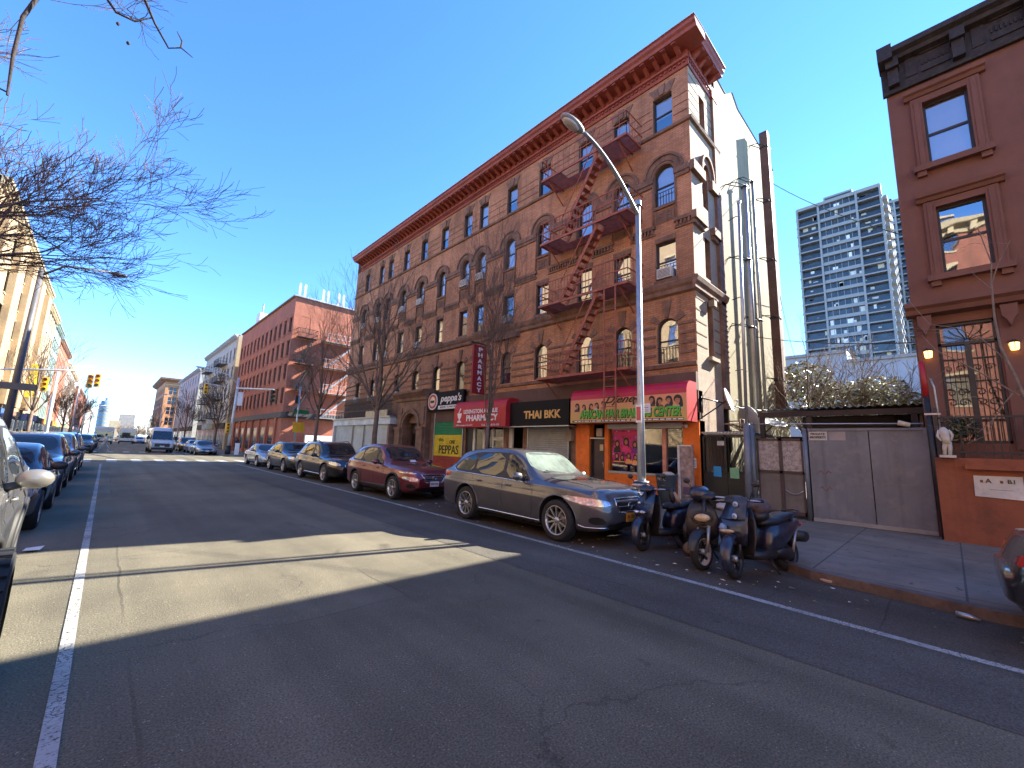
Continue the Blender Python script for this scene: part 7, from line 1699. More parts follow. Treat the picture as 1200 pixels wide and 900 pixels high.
mb = MB(); mb.tube([(-3.15, 28, 0.1), (-3.1, 28, 9.0)], [0.15, 0.09], dkp, 10); mb.build('pole', t); mb = MB(); mb.tube([(-3.1, 28, 8.7), (-2.4, 28, 9.4), (-0.8, 28, 9.6)], 0.05, dkp, 8); mb.build('arm', t); mb = MB(); mb.box(-3.75, -2.5, 27.85, 27.9, 3.45, 3.75, dkp); mb.build('street_name_plate', t)
mb = MB(); mb.ell((-0.6, 28, 9.56), (0.38, 0.15, 0.09), dkp, 10, 6); mb.build('lamp_head', t)

# ================================================================== trees
def branch(mb, p, d, length, r, depth, rng, mat, up=0.12, spread=0.55, segs=5, kids=(2, 4), curl=0.18, minr=0.0035, shrink=0.62):
    pts = [Vector(p)]; rad = [r]; d = Vector(d).normalized(); step = length / segs; dirs = [d]
    for k in range(segs):
        d = (d + Vector((rng.uniform(-1, 1), rng.uniform(-1, 1), rng.uniform(-1, 1))) * curl + Vector((0, 0, up))).normalized()
        pts.append(pts[-1] + d * step); rad.append(max(minr, r * (1 - 0.55 * (k + 1) / segs))); dirs.append(d)
    mb.tube(pts, rad, mat, 8 if r > 0.06 else (5 if r > 0.015 else 3), False)
    if depth <= 0: return
    n = rng.randint(*kids)
    for i in range(n + 1):
        t = 1.0 if i == 0 else rng.uniform(0.3, 0.95); j = min(segs - 1, int(t * segs)); q = pts[j] + (pts[j + 1] - pts[j]) * (t * segs - j)
        ax = Vector((rng.uniform(-1, 1), rng.uniform(-1, 1), rng.uniform(-0.6, 0.8))); nd = (dirs[j] + ax.normalized() * spread * rng.uniform(0.7, 1.5)).normalized()
        branch(mb, q, nd, length * shrink * rng.uniform(0.8, 1.2), rad[j] * rng.uniform(0.5, 0.72), depth - 1, rng, mat, up, spread, max(3, segs - 1), kids, curl * 1.15, minr, shrink)
def bare_tree(x, y, h0, r0, limbs, ln_, depth, seed, label, group='bare street trees', up=0.10, tilt=0.8, mat=None, kids=(2, 4), leader=True, minr=0.0032):
    rng = random.Random(seed); m = mat or M['bark']; t = thing('bare_tree', label, 'tree', (x, y, 0.12), group=group)
    mb = MB(); mb.tube([(x, y, 0.1), (x + 0.02, y, 0.4), (x - 0.03, y + 0.02, h0 * 0.55), (x, y, h0)], [r0 * 1.35, r0, r0 * 0.85, r0 * 0.75], m, 12); mb.build('trunk', t)
    mb = MB()
    if leader: branch(mb, (x, y, h0 - 0.05), (0.05, 0, 1), ln_ * 1.25, r0 * 0.72, depth, rng, m, up, 0.5, 6, kids, 0.1, minr)
    for k in range(limbs):
        a = 2 * PI * k / limbs + rng.uniform(-0.4, 0.4); branch(mb, (x, y, h0 - rng.uniform(0.0, h0 * 0.2)), (math.cos(a) * tilt, math.sin(a) * tilt, 1), ln_ * rng.uniform(0.75, 1.1), r0 * 0.45, depth, rng, m, up, 0.55, 5, kids, 0.14, minr)
    mb.build('crown', t, recalc=False); return t
bare_tree(9.6, 19.7, 3.8, 0.14, 6, 3.6, 4, 11, 'bare tree rising in front of the white roll shutters')
bare_tree(10.4, 30.2, 3.9, 0.13, 6, 3.5, 4, 12, 'bare tree before the red brick block behind the black suv')
bare_tree(8.95, 10.4, 2.6, 0.07, 5, 2.7, 4, 13, 'slim upright bare tree in front of the pharmacy awning', up=0.28, tilt=0.28, mat=M['bark'])
bare_tree(-5.2, 12.2, 3.2, 0.20, 9, 3.9, 5, 15, 'large bare tree at the left edge with branches reaching over the road', up=0.045, tilt=1.25, minr=0.0045, mat=pm('warm_brown_bark', (0.14, 0.10, 0.072), .85, var=.5, vs=4))
bare_tree(-4.6, 52, 3.5, 0.14, 5, 3.2, 3, 16, 'bare tree on the far left pavement by the signal pole', minr=.01)
for i, (x, y) in enumerate(((9.6, 62), (9.8, 92), (-4.4, 84), (-4.4, 100), (9.7, 150), (-4.4, 135), (9.6, 172))):
    bare_tree(x, y, 3.2, 0.13, 5, 3.0, 3, 30 + i, ('bare tree beside the red brick block front', 'bare tree before the pale apartment house', 'bare tree first past the left lamp', 'bare tree second past the left lamp', 'distant bare tree on the right pavement', 'distant bare tree on the left pavement', 'farthest bare tree on the right pavement')[i], minr=.02)
# limbs of a tree beside the camera reaching into the top left
t = thing('bare_tree', 'dark tree limbs hanging into the top left corner of the picture', 'tree', (-3.9, 2.4, 0.12), group='bare street trees'); db = pm('dark_bark', (0.035, 0.027, 0.024), .9, bump=.5, bs=40)
mb = MB(); mb.tube([(-3.9, 2.4, 0.1), (-3.85, 2.4, 2.4), (-3.6, 2.6, 4.2)], [0.24, 0.2, 0.17], db, 12); mb.build('trunk', t)
mb = MB(); rt = random.Random(5)
mb.tube([(-3.6, 2.6, 4.2), (-2.6, 3.2, 5.6), (-1.5, 3.9, 6.2), (-0.75, 4.2, 5.6)], [0.12, 0.08, 0.05, 0.028], db, 8)
mb.tube([(-0.75, 4.2, 5.6), (-0.72, 4.15, 4.80), (-0.78, 4.1, 4.42), (-0.77, 4.05, 4.1), (-0.745, 4.0, 3.78)], [0.02, 0.014, 0.012, 0.011, 0.006], db, 6)
mb.tube([(-0.745, 4.0, 3.8), (-0.84, 4.05, 3.84)], [0.006, 0.004], db, 4)
mb.tube([(-1.5, 3.9, 6.2), (-0.8, 4.0, 5.6), (-0.5, 4.0, 4.90), (-0.36, 4.0, 4.74), (-0.26, 4.0, 4.75), (-0.17, 4.0, 4.86)], [0.03, 0.02, 0.012, 0.008, 0.007, 0.004], db, 6)
mb.tube([(-0.8, 4.0, 5.6), (-0.3, 4.0, 5.1), (-0.15, 4.0, 4.82), (-0.05, 4.0, 4.68), (0.02, 4.0, 4.74), (0.10, 4.0, 4.71)], [0.02, 0.014, 0.008, 0.007, 0.006, 0.003], db, 6)
mb.tube([(0.02, 4.0, 4.74), (0.02, 4.0, 4.80), (-0.02, 4.0, 4.86)], [0.007, 0.006, 0.003], db, 5)
for p in ((-0.36, 4.0, 4.75), (-0.28, 4.0, 4.76), (-0.24, 4.02, 4.8), (-0.31, 3.98, 4.8)):
    for _ in range(3): branch(mb, p, (rt.uniform(-1, 1), rt.uniform(-1, 1), rt.uniform(-.6, 1)), 0.16, 0.003, 1, rt, db, 0, .8, 3, (1, 2), .3, .0016)
for q in ((-0.27, 4.0, 4.55), (-0.34, 4.0, 4.66)): mb.ell(q, (0.012, 0.012, 0.014), db, 6, 5)
mb.build('crown', t, recalc=False)
# young tree by the row house
t = thing('bare_tree', 'young pale-barked tree with thin twigs in front of the row house door', 'tree', (11.3, -2.3, 0.12), group='bare street trees'); pb = M['bark_pale']
mb = MB(); mb.tube([(11.3, -2.3, 0.1), (11.35, -2.1, 1.2), (11.4, -1.5, 2.2), (11.45, -1.02, 2.78)], [0.06, 0.05, 0.04, 0.034], pb, 8); mb.build('trunk', t); mb = MB()
X_ = 11.45
for pts, r in (([(-1.02, 2.78), (-.93, 3.25), (-.82, 3.8), (-.80, 4.35), (-.82, 5.0)], .028), ([(-.82, 5.0), (-.86, 5.4), (-.76, 6.1)], .013), ([(-.82, 5.0), (-.95, 5.4), (-1.12, 5.75)], .012), ([(-1.0, 2.85), (-.6, 3.28), (-.26, 3.62), (0.0, 3.86), (.18, 4.2)], .014), ([(-.86, 3.55), (-.6, 4.0), (-.3, 4.25), (0.05, 4.4), (.3, 4.95)], .011),
               ([(-.95, 3.05), (-.75, 2.75), (-.62, 2.5), (-.40, 2.25)], .012), ([(-.75, 2.75), (-.6, 2.85), (-.3, 2.95)], .007), ([(-.3, 4.25), (0, 4.28), (.3, 4.35)], .007), ([(-.82, 4.9), (-.65, 5.2), (-.6, 5.3)], .008), ([(-.62, 2.5), (-.5, 2.2), (-.25, 2.05)], .007)):
    mb.tube([(X_ + 0.03 * math.sin(k * 2 + r * 99), a, b) for k, (a, b) in enumerate(pts)], [r * (1 - .5 * k / (len(pts) - 1)) for k in range(len(pts))], pb, 6)
rt = random.Random(8)
for a, b in ((-.26, 3.62), (0, 3.86), (-.6, 4.0), (-.3, 4.25), (-.5, 2.3), (-.4, 2.9), (-1.1, 5.7)): branch(mb, (X_, a, b), (rt.uniform(-.5, .5), rt.uniform(-.3, 1), rt.uniform(-.8, .8)), 0.5, 0.005, 2, rt, pb, 0.02, .6, 4, (1, 2), .2, .002)
mb.build('crown', t, recalc=False)
# leafy evergreen behind the shed
t = thing('evergreen_tree', 'spreading evergreen tree with pale waxy leaves behind the shed', 'tree', (24, 3, 0)); mb = MB(); rt = random.Random(3)
mb.tube([(24, 3, 0), (24, 3, 2.4)], [0.18, 0.13], M['bark'], 8); mb.build('trunk', t); mb = MB()
for k in range(14): branch(mb, (24, 3, 2.2), (rt.uniform(-1, 1), rt.uniform(-1.6, 1.6), 0.9), 2.4, 0.05, 3, rt, M['bark_pale'], 0.08, .6, 4, (2, 3), .2, .008)
mb.build('branches', t, recalc=False); mb = MB()
for c, r, n in (((23.5, 4.5, 5.3), (1.2, 1.2, 1.0), 1700), ((24, 3.2, 4.4), (1.3, 1.2, .9), 1500), ((24, 2.0, 4.6), (1.3, 1.2, .8), 1500), ((24, .7, 3.9), (1.2, 1.0, .7), 1000), ((23.6, 3.0, 3.6), (1.6, 2.8, .6), 1500), ((24.5, 4.9, 3.9), (1, .9, .9), 500)):
    leafy(mb, c, r, n, 0.10, [M['leaf_pale'], M['leaf_pale'], M['leaf_mid'], M['leaf_brown'], M['leaf_mid']], rt, hollow=0.2)
mb.build('crown', t, recalc=False)
bare_tree(20.5, 3.9, 2.6, 0.08, 6, 2.1, 3, 44, 'thin bare tree between the shed and the evergreen tree', mat=M['bark_pale'])
# distant evergreen and bare trees that close the avenue
mb = MB(); rt = random.Random(21)
for k in range(26):
    x = rt.uniform(4, 34); y = rt.uniform(270, 420); h = rt.uniform(4, 8.5)
    for _ in range(12): branch(mb, (x, y, h * 0.3), (rt.uniform(-1, 1), rt.uniform(-1, 1), 1), h * 0.45, 0.12, 2, rt, M['bark_pale'], .1, .6, 3, (2, 3), .2, .06)
one('distant_woods', mb, 'mass of bare trees at the far end of the avenue', 'trees')['kind'] = 'stuff'
mb = MB(); mb.box(-3.3, 2.0, 540, 560, 0, 24, M['limestone']) if False else None

# ================================================================== wires
def wire(a, b, sag, lb, r=0.014):
    a = Vector(a); b = Vector(b); mb = MB(); mb.tube([a + (b - a) * (k / 16) - Vector((0, 0, sag * 4 * (k / 16) * (1 - k / 16))) for k in range(17)], r, M['black_plastic'], 5); one('overhead_wire', mb, lb, 'wire', 'wires crossing the empty lot')
wire((20.7, 4.7, 14.4), (13.1, -2.5, 5.2), 0.6, 'upper wire running from the brown flue down to the row house')
wire((20.7, 4.7, 9.6), (40, 8.0, 9.4), 0.6, 'lower wire running back from the brown flue')
wire((18, 5.2, 6.5), (13.3, -1.2, 4.35), 0.25, 'thin wire sagging to the row house doorway')

# ================================================================== bins, board, rubbish
mb = MB(); bb = pm('blue_grey_bin_plastic', (0.075, 0.095, 0.115), 0.5, dirt=(0.15, 0.15, 0.15))
mb.lathe((12.55, 6.1, 0.12), [(0, 0), (0.24, 0), (0.27, 0.35), (0.285, 0.36), (0.29, 0.66), (0.305, 0.67), (0.31, 0.88), (0.34, 0.90), (0.34, 0.95), (0.30, 0.95), (0.28, 0.5), (0, 0.5)], bb, 20)
for s in (-1, 1): mb.tube([(12.55 + s * 0.3, 6.0, 0.75), (12.55 + s * 0.37, 6.1, 0.72), (12.55 + s * 0.3, 6.2, 0.75)], 0.02, bb, 6)
text_mb(mb, 'NYC', FX(12.55), 6.1, 0.93, 0.16, 0.312, M['galv'], flip=True, fit=(0.26, 0.1))
one('rubbish_bin', mb, 'round blue grey rubbish bin in front of the orange shop window', 'bin')
mb = MB(); mb.ell((12.5, 6.02, 1.05), (0.16, 0.2, 0.10), pm('pale_bag', (0.55, 0.48, 0.4), .6), 12, 8, jit=.08); one('rubbish_bag', mb, 'crumpled pale bag lying on the round bin', 'bag')
mb = MB(); fb = pm('white_board_frame', (0.7, 0.66, 0.6), .5, dirt=(.4, .3, .25)); bd = pm('faded_picture_panel', (0.30, 0.22, 0.2), .5, var=.6, vs=5)
o_ = Vector((12.72, 5.56, 0.12))
P_ = Fr((12.72, 0, 0), (0, 1, 0), (-1, 0, 0.0))
mb.fbox(P_, 5.36, 5.76, 0.14, 1.95, -0.03, 0.0, bd); mb.fbox(P_, 5.74, 5.80, 0.12, 1.97, -0.05, 0.04, fb); mb.fbox(P_, 5.34, 5.38, 0.12, 1.97, -0.05, 0.02, bd); mb.fbox(P_, 5.36, 5.76, 1.93, 1.97, -.05, .02, fb)
for z in (0.5, 0.9, 1.35): mb.fbox(P_, 5.45, 5.66, z, z + 0.22, 0.0, 0.006, pm('panel_blotch', (0.12, 0.08, 0.14), .5) if z < .6 else bd)
one('sign_board', mb, 'narrow upright picture board with a white edge leaning by the orange pier', 'board')
mb = MB(); mb.fbox(F, 5.42, 5.62, 1.28, 1.58, 0.052, 0.06, M['letter_white']); 
for k in range(5): mb.fbox(F, 5.45, 5.59, 1.33 + k * .045, 1.345 + k * .045, 0.06, 0.062, M['grille_dark'])
one('notice', mb, 'small printed white notice on the orange pier', 'notice')
mb = MB(); mb.tube([F(5.7, 2.62, 0.1), F(5.62, 2.55, 0.25)], [0.06, 0.045], M['ac'], 8); mb.ell(F(5.78, 2.6, 0.12), (0.06, 0.07, 0.05), M['ac']); one('security_camera', mb, 'small white camera under the braiding awning', 'camera')
rt = random.Random(17)
def bag(c, r, col, lb, grp=None):
    mb = MB(); mb.ell(c, r, pm('bag_plastic', col, .35, var=.2, bump=.8, bs=14), 16, 10, jit=.12); one('rubbish_bag', mb, lb, 'bag', grp)
bag((13.0, 4.55, 0.24), (0.14, 0.30, 0.12), (0.55, 0.55, 0.56), 'torn white rubbish bag below the black enclosure fence'); bag((13.0, 4.25, 0.22), (0.12, 0.16, 0.1), (0.12, 0.08, 0.07), 'small dark bundle next to the torn white bag')
bag((8.0, 9.95, 0.22), (0.25, 0.3, 0.2), (0.02, 0.03, 0.05), 'black rubbish bag at the kerb between the two nearest cars'); 
bag((7.35, 3.05, 0.12), (0.22, 0.22, 0.12), (0.33, 0.26, 0.17), 'crumpled brown paper lying between the first two scooters')
bag((6.9, 2.35, 0.06), (0.10, 0.12, 0.05), (0.5, 0.5, 0.52), 'crushed white cup in the gutter between the second and third scooter')
bag((7.35, 1.3, 0.03), (0.05, 0.11, 0.03), (0.5, 0.42, 0.35), 'paper scrap lying in the gutter right of the third scooter')
mb = MB()
for _ in range(170):
    x = rt.uniform(5.9, 7.9); y = rt.choice((rt.uniform(-1, 11), rt.uniform(1, 5))); 
    if x > lerp_line([(0, 7.1), (1.5, 7.33), (2.4, 7.85), (4, 8.15), (5.5, 8.3)], y) - .08: continue
    s = rt.uniform(0.012, 0.05); a = rt.uniform(0, PI); u_ = Vector((math.cos(a), math.sin(a), 0)) * s; v_ = Vector((-math.sin(a), math.cos(a), rt.uniform(0.0, .4))) * s * rt.uniform(.3, .8); p = Vector((x, y, 0.014))
    mb.face([p - u_, p + v_, p + u_, p - v_ * .6 + Vector((0, 0, .01))], rt.choice([M['leaf_brown'], M['leaf_brown'], M['blind_cream'], M['grille_dark'], M['leaf_brown'], M['white_paint']]))
o = one('gutter_litter', mb, 'dry leaves and paper scraps scattered along the gutter', 'litter'); o['kind'] = 'stuff'
mb = MB(); mb.tube([(6.98, 0.10, 0.04), (6.95, 0.0, 0.04), (6.93, -0.08, 0.035)], [0.03, 0.028, 0.012], M['galv'], 10); one('plastic_bottle', mb, 'flattened clear bottle in the gutter near the right edge', 'bottle')
mb = MB(); mb.face([(-0.62, 9.0, 0.03), (-0.45, 8.95, 0.035), (-0.42, 9.15, 0.05), (-0.6, 9.2, 0.03)], M['white_paint']); one('paper_scrap', mb, 'white paper scrap on the road beside the pale off road car', 'paper')

# ================================================================== pedestrian
def skin_mesh(verts, edges, radii, mat, sub=2):
    me = bpy.data.meshes.new('sk'); me.from_pydata(verts, edges, []); o = bpy.data.objects.new('sk', me); COL.objects.link(o)
    sk = o.modifiers.new('s', 'SKIN'); sk.use_smooth_shade = True; su = o.modifiers.new('u', 'SUBSURF'); su.levels = sub; su.render_levels = sub
    for i, r in enumerate(radii): me.skin_vertices[0].data[i].radius = (r, r * .85 if isinstance(r, float) else r)
    me.skin_vertices[0].data[0].use_root = True
    res = bpy.data.meshes.new_from_object(o.evaluated_get(bpy.context.evaluated_depsgraph_get())); bpy.data.objects.remove(o); res.materials.clear(); res.materials.append(mat); return res
def person(loc, rz, label, skinc, top, trou, group=None):
    t = thing('person', label, 'person', loc, rz, group)
    V_ = [(0, 0, .95), (0, 0, 1.12), (0, 0, 1.32), (0, 0, 1.46), (.01, 0, 1.53), (.02, 0, 1.62), (.03, 0, 1.72),      # pelvis..head
          (0, .10, .92), (.24, .10, .52), (.40, .10, .10), (.50, .10, .045),
          (0, -.10, .92), (-.16, -.10, .50), (-.42, -.10, .14), (-.34, -.10, .05),
          (0, .19, 1.40), (-.12, .23, 1.14), (-.02, .24, .92), (.02, .24, .84), (0, -.19, 1.40), (.12, -.23, 1.14), (.28, -.22, .98), (.34, -.21, .93)]
    E_2 = [(0, 1), (1, 2), (2, 3), (3, 4), (4, 5), (5, 6), (0, 7), (7, 8), (8, 9), (9, 10), (0, 11), (11, 12), (12, 13), (13, 14), (3, 15), (15, 16), (16, 17), (17, 18), (3, 19), (19, 20), (20, 21), (21, 22)]
    R_2 = [.14, .13, .15, .11, .055, .085, .07, .09, .062, .042, .035, .09, .062, .042, .035, .06, .045, .035, .03, .06, .045, .035, .03]
    me = skin_mesh(V_, E_2, R_2, skinc); o = bpy.data.objects.new('body', me); COL.objects.link(o); o.parent = t
    def cloth(ids, nm, mat, k=1.18):
        mp = {v: i for i, v in enumerate(ids)}; me = skin_mesh([V_[v] for v in ids], [(mp[a], mp[b]) for a, b in E_2 if a in mp and b in mp], [R_2[v] * k for v in ids], mat); o = bpy.data.objects.new(nm, me); COL.objects.link(o); o.parent = t
    cloth([0, 7, 8, 9, 11, 12, 13], 'trousers', trou, 1.25); cloth([0, 1, 2, 3, 15, 16, 17, 19, 20, 21], 'jacket', top, 1.2)
    mb = MB(); mb.ell((.01, 0, 1.70), (.10, .09, .10), M['letter_black'], 12, 8); mb.build('hair', t, local=True)
    mb = MB()
    for x, y, z in ((.47, .10, .04), (-.36, -.10, .05)): mb.ell((x, y, z), (.13, .05, .045), M['white_paint'], 10, 6)
    mb.build('shoes', t, local=True); return t
sk_ = pm('brown_skin', (0.22, 0.11, 0.07), .5); wc = pm('white_cloth', (0.75, 0.75, 0.74), .8)
person((0.05, 64, 0), PI, 'person in white clothes striding across the avenue', sk_, wc, wc)
for i, (x, y, c) in enumerate(((-5.2, 56, (0.05, 0.05, 0.06)), (-6.0, 60, (0.4, 0.1, 0.08)), (-4.9, 66, (0.5, 0.5, 0.52)), (11.5, 60, (0.04, 0.05, 0.09)))):
    person((x, y, 0.12), (PI / 2, -PI / 2, 1.2, -1.4)[i], ('person in black walking on the far left pavement', 'person in a red jacket on the far left pavement', 'person in a pale jacket on the far left pavement', 'person in dark clothes beside the red brick block')[i], sk_, pm('jacket', c, .8), pm('dark_trousers', (0.03, 0.03, 0.04), .8))
# ================================================================== scooters
def ring_loft(mb, secs, mat, n=16, cap=True, pw=2.6):
    """secs: (x, z, half width y, half height, pitch) superelliptic sections along the body"""
    rows = []
    for x, z, ry, rz_, pit in secs:
        ry *= 1.14; rz_ *= 1.12
        row = []
        for k in range(n):
            a = 2 * PI * k / n; cy = math.copysign(abs(math.cos(a)) ** (2 / pw), math.cos(a)) * ry; cz = math.copysign(abs(math.sin(a)) ** (2 / pw), math.sin(a)) * rz_
            row.append((x - cz * math.sin(pit), cy, z + cz * math.cos(pit)))
        rows.append(row)
    mb.grid(rows, mat, True, True)
    if cap: mb.face(rows[0][::-1], mat, True); mb.face(rows[-1], mat, True)
def rotz_pts(mb, start, c, ang):
    R = Matrix.Rotation(ang, 3, 'Z'); c = Vector(c)
    for i in range(start, len(mb.v)): mb.v[i] = c + R @ (mb.v[i] - c)
def wheel_s(root, x, r, steer, c0, nm, tape=None, w_=0.055, blk_=None):
    c = Vector((x, 0, r)); mb = MB(); prof = []
    for k in range(13): a = PI * k / 12; prof.append((r - 0.055 + 0.055 * math.sin(a), -w_ * math.cos(a)))
    mb.lathe(c, [(r - 0.075, -w_ * .8)] + prof + [(r - 0.075, w_ * .8)], M['rubber'], 32, 'y')
    for k in range(40):
        a = 2 * PI * k / 40; mb.beam(c + Vector((r * 1.0 * math.cos(a), -w_ * .55, r * 1.0 * math.sin(a))), c + Vector((r * math.cos(a + .06), w_ * .55, r * math.sin(a + .06))), .012, .006, M['rubber'])
    if steer: rotz_pts(mb, 0, c0, steer)
    w = mb.build(nm, root, local=True); mb = MB(); R = r - 0.068
    for s in (-1, 1): mb.lathe(c, [(R * 1.03, s * w_ * .80), (R * 1.0, s * w_ * .86), (R * .9, s * w_ * .7), (R * .88, 0)], tape or M['alloy_dark'], 28, 'y')
    mb.lathe(c, [(.03, -.06), (.045, -.04), (.045, .04), (.03, .06), (0, .06)], M['galv'], 12, 'y'); mb.lathe(c, [(R * .55, -.035), (R * .55, -.03), (0.04, -.03)], M['disc'], 20, 'y')
    for k in range(5):
        a = 2 * PI * k / 5 + .2; mb.beam(c + Vector((.035 * math.cos(a), 0, .035 * math.sin(a))), c + Vector((R * .92 * math.cos(a), 0, R * .92 * math.sin(a))), .03, .03, M['alloy_dark'])
    if steer: rotz_pts(mb, 0, c0, steer)
    mb.build('rim', w, local=True)
M['alloy_dark'] = pm('dark_alloy', (0.05, 0.05, 0.055), .4, metal=.6); M['navy'] = pm('scuffed_navy_plastic', (0.016, 0.020, 0.042), .3, var=.3, vs=5, coat=.4, dirt=(.10, .09, .08), dirt_amt=.35)
M['matt_black'] = pm('scuffed_black_plastic', (0.02, 0.02, 0.022), .45, var=.3, dirt=(.09, .08, .07), dirt_amt=.35); M['seat_v'] = pm('black_seat_vinyl', (0.018, 0.019, 0.024), .5, var=.2, bump=.3, bs=40)
M['lamp_yellowed'] = pm('yellowed_headlamp', (0.55, 0.42, 0.24), .15, var=.3, vs=14, coat=1)
def scooter(loc, hd, lean, label, kind, steer, body):
    t = thing('scooter', label, 'scooter', (loc[0], loc[1], 0.0), hd, 'scooters parked nose out at the kerb'); t.rotation_euler = (lean, 0, hd)
    P = body; r = .262; fx_, rx_ = .60, -.58; K = M['matt_black']; SC = (fx_ - .1, 0, .6)
    wheel_s(t, fx_, r, steer, SC, 'front_wheel', M['tape_white'] if kind == 1 else None); wheel_s(t, rx_, r, 0, SC, 'rear_wheel', None, .062)
    # fork and mudguard turn with the bars
    mb = MB()
    for s in (-1, 1): mb.tube([(fx_, s * .085, r), (fx_ - .12, s * .085, .62)], [.024, .028], M['galv'] if kind == 1 else K, 8)
    mb.tube([(fx_ - .11, -.09, .60), (fx_ - .11, .09, .60)], .025, K, 8); mb.tube([(fx_ - .12, 0, .6), (fx_ - .22, 0, 1.0)], .03, K, 8); rotz_pts(mb, 0, SC, steer); mb.build('fork', t, local=True)
    mb = MB(); rows = []
    for k in range(13):
        a = math.radians(-25 + k * 13.5) if kind != 1 else math.radians(10 + k * 11); q = r + .045; w_ = .085 * (1 - .35 * abs(k - 6) / 6)
        rows.append([(fx_ + (q - .035) * math.cos(a), -w_, r + (q - .035) * math.sin(a)), (fx_ + q * math.cos(a), -w_ * .75, r + q * math.sin(a)), (fx_ + (q + .012) * math.cos(a), 0, r + (q + .012) * math.sin(a)), (fx_ + q * math.cos(a), w_ * .75, r + q * math.sin(a)), (fx_ + (q - .035) * math.cos(a), w_, r + (q - .035) * math.sin(a))])
    mb.grid(rows, P if kind != 1 else K, True); rotz_pts(mb, 0, SC, steer); mb.build('mudguard', t, local=True)
    # front apron
    mb = MB()
    if kind == 0: ring_loft(mb, [(.42, .46, .10, .05, .2), (.50, .56, .17, .09, .25), (.50, .68, .21, .11, .35), (.44, .80, .19, .10, .5), (.36, .92, .14, .08, .7), (.28, 1.0, .10, .04, .9)], P)
    elif kind == 1: ring_loft(mb, [(.36, .44, .14, .06, .1), (.42, .52, .20, .08, .15), (.46, .66, .22, .11, .2), (.40, .82, .17, .10, .4), (.32, .93, .12, .06, .6), (.27, .98, .08, .03, .8)], P)
    else: ring_loft(mb, [(.40, .44, .12, .05, .2), (.50, .54, .19, .10, .3), (.50, .70, .22, .13, .35), (.42, .84, .18, .10, .6), (.34, .92, .12, .05, .8)], P)
    mb.build('front_apron', t, local=True)
    mb = MB(); ring_loft(mb, [(.36, .30, .16, .03, -.2), (.33, .5, .20, .035, -.2), (.28, .72, .19, .035, -.25), (.22, .90, .12, .03, -.3)], K, pw=3.5); mb.build('leg_shield', t, local=True)
    mb = MB(); ring_loft(mb, [(.36, .30, .13, .06, 0), (.1, .27, .15, .05, 0), (-.16, .29, .15, .07, 0)], K, pw=4); mb.build('floorboard', t, local=True)
    mb = MB(); ring_loft(mb, [(-.04, .40, .10, .12, 0), (-.14, .48, .15, .19, 0), (-.35, .52, .17, .19, 0), (-.62, .62, .16, .11, 0), (-.86, .68, .10, .07, 0), (-.95, .70, .05, .03, 0)], P); mb.build('tail_body', t, local=True)
    mb = MB(); ring_loft(mb, [(-.04, .70, .08, .03, .2), (-.12, .725, .13, .055, .15), (-.32, .72, .15, .06, 0), (-.42, .755, .15, .06, -.2), (-.62, .79, .14, .055, -.05), (-.82, .80, .09, .03, 0)], M['seat_v']); mb.build('seat', t, local=True)
    mb = MB(); ring_loft(mb, [(-.2, .30, .10, .08, 0), (-.4, .28, .13, .10, 0), (-.6, .26, .12, .09, 0), (-.72, .26, .06, .05, 0)], M['alloy_dark']); mb.tube([(-.3, -.15, .24), (-.55, -.17, .28), (-.9, -.17, .38)], [.03, .05, .055], K, 10)
    for s in (-1, 1): mb.tube([(rx_, s * .12, r + .02), (-.72, s * .13, .60)], .022, M['galv'], 8)
    mb.build('engine', t, local=True)
    mb = MB(); mb.tube([(-.6, .14, .74), (-.85, .13, .86), (-.95, 0, .87), (-.85, -.13, .86), (-.6, -.14, .74)], .013, K, 6); mb.build('grab_rail', t, local=True)
    mb = MB(); ring_loft(mb, [(-.93, .66, .09, .03, 0), (-.97, .67, .07, .025, 0)], M['lamp_red']); mb.build('tail_lamp', t, local=True)
    mb = MB(); mb.box(-1.0, -.98, -.08, .08, .42, .54, M['plate_w']); mb.tube([(-.8, 0, .6), (-.98, 0, .5)], .02, K, 6); mb.build('number_plate', t, local=True)
    mb = MB(); mb.tube([(-.05, .08, .24), (-.1, .2, .02)], .014, K, 6); mb.build('side_stand', t, local=True)
    # bars, grips, levers, mirrors
    mb = MB(); bx_, bz = fx_ - .30, 1.02; mb.tube([(bx_ - .10, .34, bz), (bx_, .15, bz + .01), (bx_, -.15, bz + .01), (bx_ - .10, -.34, bz)], .014, M['galv'], 8)
    for s in (-1, 1): mb.tube([(bx_ - .06, s * .24, bz), (bx_ - .11, s * .36, bz)], .02, M['rubber'], 8); mb.tube([(bx_ + .04, s * .18, bz + .01), (bx_ + .0, s * .35, bz)], .007, M['galv'], 5)
    ring_loft(mb, [(bx_ - .09, bz, .10, .04, 0), (bx_, bz + .03, .13, .055, .2), (bx_ + .09, bz, .09, .04, .4)], K if kind else P); rotz_pts(mb, 0, SC, steer); mb.build('handlebar', t, local=True)
    mb = MB(); sides = (1,) if kind == 1 else ((-1, 1) if kind == 0 else (1,))
    for s in sides:
        if kind == 1: s = -1
        mb.tube([(bx_, s * .2, bz), (bx_ - .02, s * .26, bz + .14), (bx_ + .0, s * .30, bz + .2)], .007, K, 5); mb.ell((bx_ + .0, s * .32, bz + .24), (.02, .06, .045), K, 12, 8)
    rotz_pts(mb, 0, SC, steer); mb.build('mirror', t, local=True)
    # lamps and marks by model
    mb = MB()
